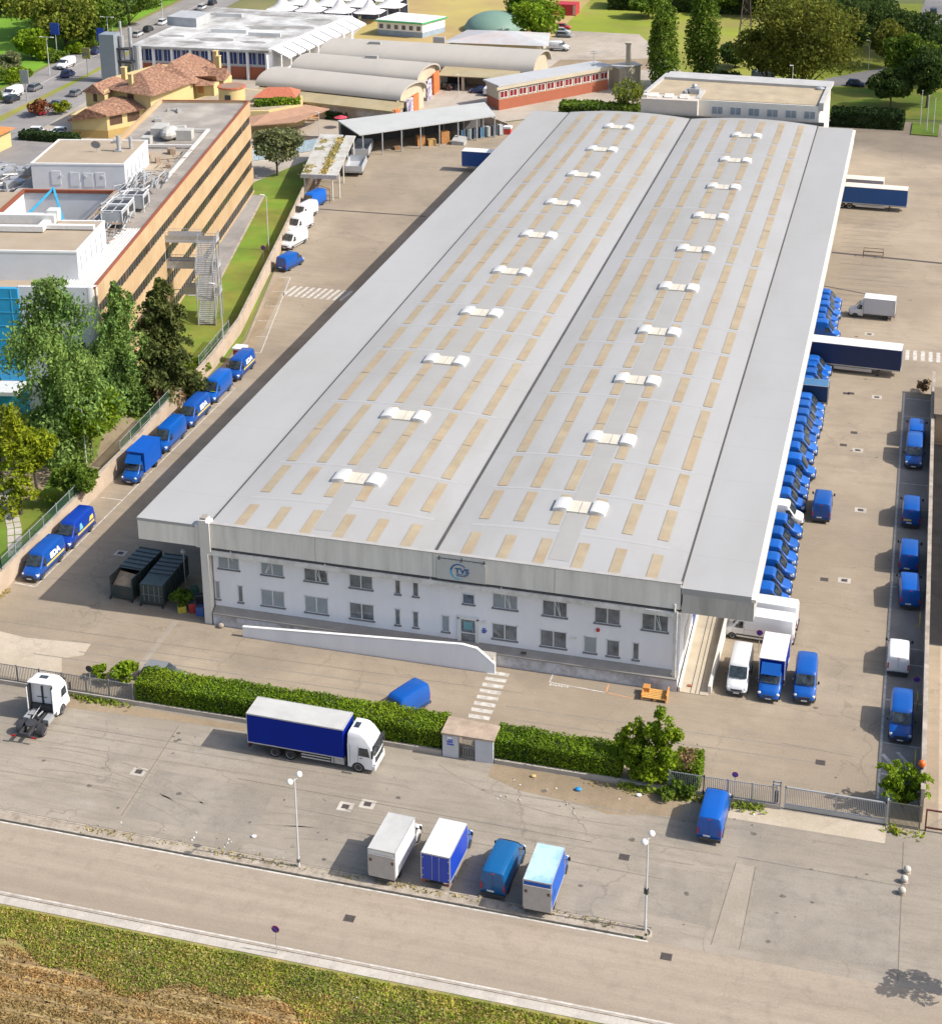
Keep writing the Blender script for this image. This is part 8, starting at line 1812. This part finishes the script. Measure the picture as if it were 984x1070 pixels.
# sheds of the yard: skips with clutter
SKG = mat('skip_green', (.028,.05,.052), .5, var=.2, scale=1, col2=(.08,.06,.045), scale2=1.2, amt2=.3); SKT = mat('skip_top', (.11,.135,.14), .5, var=.15, scale=1.5)
def skip(x, y, rz, label, W_, L_, H_, openfront):
    t = thing('skip_container', label, 'skip', (x,y,0), rz, 'skips under the west canopy')
    mb = MB(); mb.box(-W_/2,W_/2,-L_/2,L_/2,.25,.40); mb.box(-W_/2,-W_/2+.07,-L_/2,L_/2,.4,H_); mb.box(W_/2-.07,W_/2,-L_/2,L_/2,.4,H_); mb.box(-W_/2+.07,W_/2-.07,L_/2-.07,L_/2,.4,H_); mb.box(-W_/2+.07,W_/2-.07,-L_/2,-L_/2+.07,.4,H_*(.62 if openfront else 1.0)); 
    k = int(L_/.55)
    for i in range(k+1):
        y_ = -L_/2+.1+i*(L_-.2)/k
        for s in (-1,1): mb.box(s*W_/2-.05,s*W_/2+.06,y_-.05,y_+.05,.3,H_-.02)
    mb.box(-W_/2-.05,W_/2+.05,-L_/2-.05,-L_/2+.05,.25,.45); mb.build('body', SKG, t)
    ys = -L_/2+1.9
    mb = MB(); mb.box(-W_/2-.03,W_/2+.03,ys,L_/2+.03,H_,H_+.06); lid = mb.build('lid', SKT, t)
    mb = MB()
    for i in range(6): y_ = ys+.2+i*(L_/2-ys-.4)/5; mb.box(-W_/2,W_/2,y_-.06,y_+.06,H_+.06,H_+.14)
    mb.build('lid_rib', SKG, lid)
    if openfront: mb = MB(); mb.add([(-W_/2+.1,-L_/2+.1,1.2),(W_/2-.1,-L_/2+.1,1.1),(W_/2-.1,ys,1.9),(-W_/2+.1,ys,2.1),(0,-L_/2+.9,1.9)],[(0,1,4),(1,2,4),(2,3,4),(3,0,4)]); mb.build('cardboard_load', mat('cardboard',(.46,.32,.20),.85,var=.25,scale=2), t)
    else:
        mb = MB(); mb.box(-W_/2,W_/2,-L_/2,ys,H_-.02,H_+.02); mb.build('wire_lid', mat('lid_wire',(.10,.14,.14),.7,var=.3,scale=6), t)
        mb = MB()
        for x_ in (-.8,-.3,.3,.8): mb.box(x_-.06,x_+.06,-L_/2-.07,-L_/2-.01,.5,H_-.1)
        mb.box(-W_/2+.1,W_/2-.1,-L_/2-.07,-L_/2-.01,1.2,1.3); mb.build('front_rib', SKT, t)
    mb = MB()
    for x_ in (-W_/2+.3,W_/2-.3):
        for y_ in (-L_/2+.4,L_/2-.4): mb.tube((x_-.12,y_,.14),(x_+.12,y_,.14),.14,n=8)
    mb.box(-W_/2-.05,-W_/2+.1,-L_/2-.3,-L_/2,.0,.3); mb.box(W_/2-.1,W_/2+.05,-L_/2-.3,-L_/2,.0,.3); mb.build('roller', DARKM, t)
skip(-72.1,134.4,-.06,'left skip, open at the front with cardboard piled inside',2.45,6.2,2.45,True)
skip(-68.9,134.1,.02,'right skip with ribbed lid and closed dark green front',2.4,6.2,2.35,False)
# clutter between the skips and the corner pilaster
cols = [(.5,.42,.05),(.45,.05,.04),(.05,.12,.35),(.55,.55,.53),(.10,.10,.11),(.3,.2,.12),(.07,.2,.12),(.35,.36,.37)]
kinds = [('crate','plastic crate'),('bin','waste bin'),('cardboard_box','cardboard box'),('drum','metal drum')]
rr = random.Random(3)
for i in range(9):
    x_ = -65.6+(i % 3)*1.05; y_ = 130.9+(i//3)*1.6+rr.uniform(-.2,.2); k = i % 4; nm, ct = kinds[k]
    colr = ['yellow','red','blue','white','black','brown','green','grey'][i % 8]
    t = thing(nm, f'{colr} {ct} {["left","middle","right"][i%3]} in the {["front","middle","back"][i//3]} of the clutter between skips and pilaster', ct, (x_,y_,0), rr.random(), 'clutter at the warehouse corner'); mb = MB()
    m = mat('clutter_%s'%colr, cols[i % 8], .6, var=.15, scale=2)
    if nm == 'drum': mb.tube((0,0,0),(0,0,.9),.3,n=14); mb.tube((0,0,.3),(0,0,.34),.32,n=14); mb.tube((0,0,.6),(0,0,.64),.32,n=14); mb.build('barrel', m, t)
    elif nm == 'bin': mb.add([(-.28,-.3,0),(.28,-.3,0),(.28,.3,0),(-.28,.3,0),(-.36,-.38,1.1),(.36,-.38,1.1),(.36,.38,1.1),(-.36,.38,1.1)],[(0,3,2,1),(4,5,6,7),(0,1,5,4),(1,2,6,5),(2,3,7,6),(3,0,4,7)]); mb.build('bin_body', m, t); mb = MB(); mb.box(-.38,.38,-.4,.4,1.1,1.2); mb.build('lid', DARKM, t)
    else:
        H_ = .5+.5*rr.random(); mb.box(-.4,.4,-.35,.35,0,.05); 
        for (a,b_,c,d_) in ((-.4,-.35,-.35,.35),(.35,.4,-.35,.35),(-.35,.35,-.35,-.3),(-.35,.35,.3,.35)): mb.box(a,b_,c,d_,.05,H_)
        mb.build('shell', m, t); mb = MB(); mb.box(-.33,.33,-.28,.28,.05,H_*.8); mb.build('contents', mat('contents_mixed',(.25,.22,.2),.8,var=.5,scale=4), t)
t = thing('satellite_lamp','round spotlight on a pole above the right skip','spotlight',(-66.9,134.6,0)); mb = MB(); mb.tube((0,0,0),(0,0,4.3),.05,n=6); mb.build('pole', GREYM, t); mb = MB(); mb.ball((0,0,4.4),.26,.26,.28,12,8); mb.build('lamp_head', mat('lamp_grey_violet',(.45,.44,.5),.4), t, smooth=50)
# pallets by the facade
t = wthing('orange_platform','orange wooden pallet platform with low rails lying near the ramp','pallet',(-18.4,128.0,0),-.05); mb = MB()
for i in range(6): mb.box(-19.6,-17.3,127.25+i*.26,127.45+i*.26,.28,.36)
for x in (-19.55,-18.45,-17.4): mb.box(x-.06,x+.06,127.25,128.75,.02,.28)
wb(mb, 'deck', mat('pallet_orange',(.62,.34,.10),.7,var=.15,scale=3), t)
mb = MB(); mb.box(-19.6,-19.0,128.1,128.8,.36,.75); mb.box(-17.4,-17.3,127.3,128.8,.36,.8); mb.box(-19.6,-19.5,127.2,128.8,.36,.6); wb(mb, 'side_board', mat('pallet_orange_dark',(.52,.24,.06),.7,var=.15,scale=3), t)
t = wthing('wire_frame','small rusty frame over the yard drain','frame',(0,254,0)); a = (-4.84,255.74); mb = MB()
for s in (-1.5,1.5):
    for u in (-.8,.8): mb.tube((a[0]+s,a[1]+u,0),(a[0]+s,a[1]+u,1.1),.06,n=4)
    mb.tube((a[0]+s,a[1]-.8,1.1),(a[0]+s,a[1]+.8,1.1),.05,n=4)
for u in (-.8,.8): mb.tube((a[0]-1.5,a[1]+u,1.1),(a[0]+1.5,a[1]+u,1.1),.05,n=4); mb.tube((a[0]-1.5,a[1]+u,.5),(a[0]+1.5,a[1]+u,.5),.05,n=4)
wb(mb, 'tube_frame', mat('rusty_steel', (.16,.08,.05), .8), t)
# red and white box by the wall
t = wthing('site_toilet','small red cabin with white roof by the west wall','cabin',(-84.6,191.8,0)); mb = MB(); mb.box(-85.5,-84.0,191,192.4,0,1.9); wb(mb, 'cabin_body', mat('cabin_red',(.45,.03,.04),.5,var=.05), t)
mb = MB(); mb.box(-85.6,-83.9,190.9,192.5,1.9,2.15); wb(mb, 'cabin_roof', WHITEP, t); mb = MB(); mb.box(-85.2,-84.3,190.96,191.0,.3,1.5); mb.box(-85.05,-84.45,190.9,190.96,.8,1.1); wb(mb, 'cabin_door', mat('door_pale_red',(.55,.35,.35),.5), t)
# concrete spheres, bollards, cone, pot
for i, q in enumerate(((3.75,109.89),(3.57,108.74),(3.43,107.39))):
    t = thing('stone_bollard', ['far','middle','near'][i]+' one of three round stone bollards by the right kerb', 'bollard', (q[0],q[1],0), 0, 'round stone bollards'); mb = MB(); mb.ball((0,0,.30),.29,.29,.28,12,8); mb.build('ball', CONC, t, smooth=60); mb = MB(); mb.tube((0,0,-.02),(0,0,.08),.3,n=12); mb.build('base', KERBC, t)
t = thing('stone_pot','pale round stone block at the foot of the corner pilaster','stone',(-60.7,129.0,0)); mb = MB(); mb.ball((0,0,.22),.32,.28,.26,10,7); mb.build('stone', KERBC, t, smooth=50)
t = thing('orange_lamp','orange beacon light on the wall end by the feathery bush','beacon',(4.45,118.9,3.1)); mb = MB(); mb.tube((0,0,0),(0,0,.25),.16,n=10); mb.build('base', DARKM, t); mb = MB(); mb.ball((0,0,.5),.30,.30,.32,12,8); mb.build('dome', mat('beacon_orange',(.75,.14,.02),.35), t, smooth=60)
for i, (y_, lab) in enumerate(((132.6,'yellow metal frame by the pink rimmed sign'),(123.8,'yellow metal frame beside the bay markings'),(146.4,'yellow frame between two blue vans at the east wall'))):
    t = thing('metal_barrier', lab, 'barrier', (4.05,y_,0), 0, 'yellow metal frames along the east wall'); mb = MB()
    for sy in (-.7,.7): mb.tube((0,sy,0),(0,sy,1.0),.04,n=5)
    mb.tube((0,-.7,1.0),(0,.7,1.0),.04,n=5); mb.tube((0,-.7,.5),(0,.7,.5),.04,n=5); mb.tube((-.4,-.7,0),(0,-.7,.5),.03,n=4); mb.build('tubes', mat('frame_yellow',(.55,.45,.08),.5), t)
# rubbish worth naming
for (px, py_, m, s_, lab, nm, ct) in ((604,826,mat('bag_blue',(.02,.25,.55),.5),.5,'bright blue bag lying by the hedge kerb','plastic_bag','bag'),(557,812,mat('box_tan',(.55,.38,.15),.7),.4,'tan cardboard scrap by the hedge kerb','cardboard_scrap','cardboard'),(667,832,WHITEP,.4,'white rubbish bag at the foot of the street tree','plastic_bag','bag'),(265,875,WHITEP,.35,'white paper scrap left of the left globe lamp','paper_scrap','paper'),(755,867-0,DARKM,.3,'dark rag beside the bright blue van shadow','rag','rag')):
    x, y = G(px,py_); t = thing(nm, lab, ct, (x,y,0)); mb = MB(); mb.ball((0,0,s_*.25),s_*.6,s_*.45,s_*.3,8,5); mb.ball((s_*.3,.1,s_*.2),s_*.3,s_*.3,s_*.2,6,4); mb.build('crumpled_body', m, t)
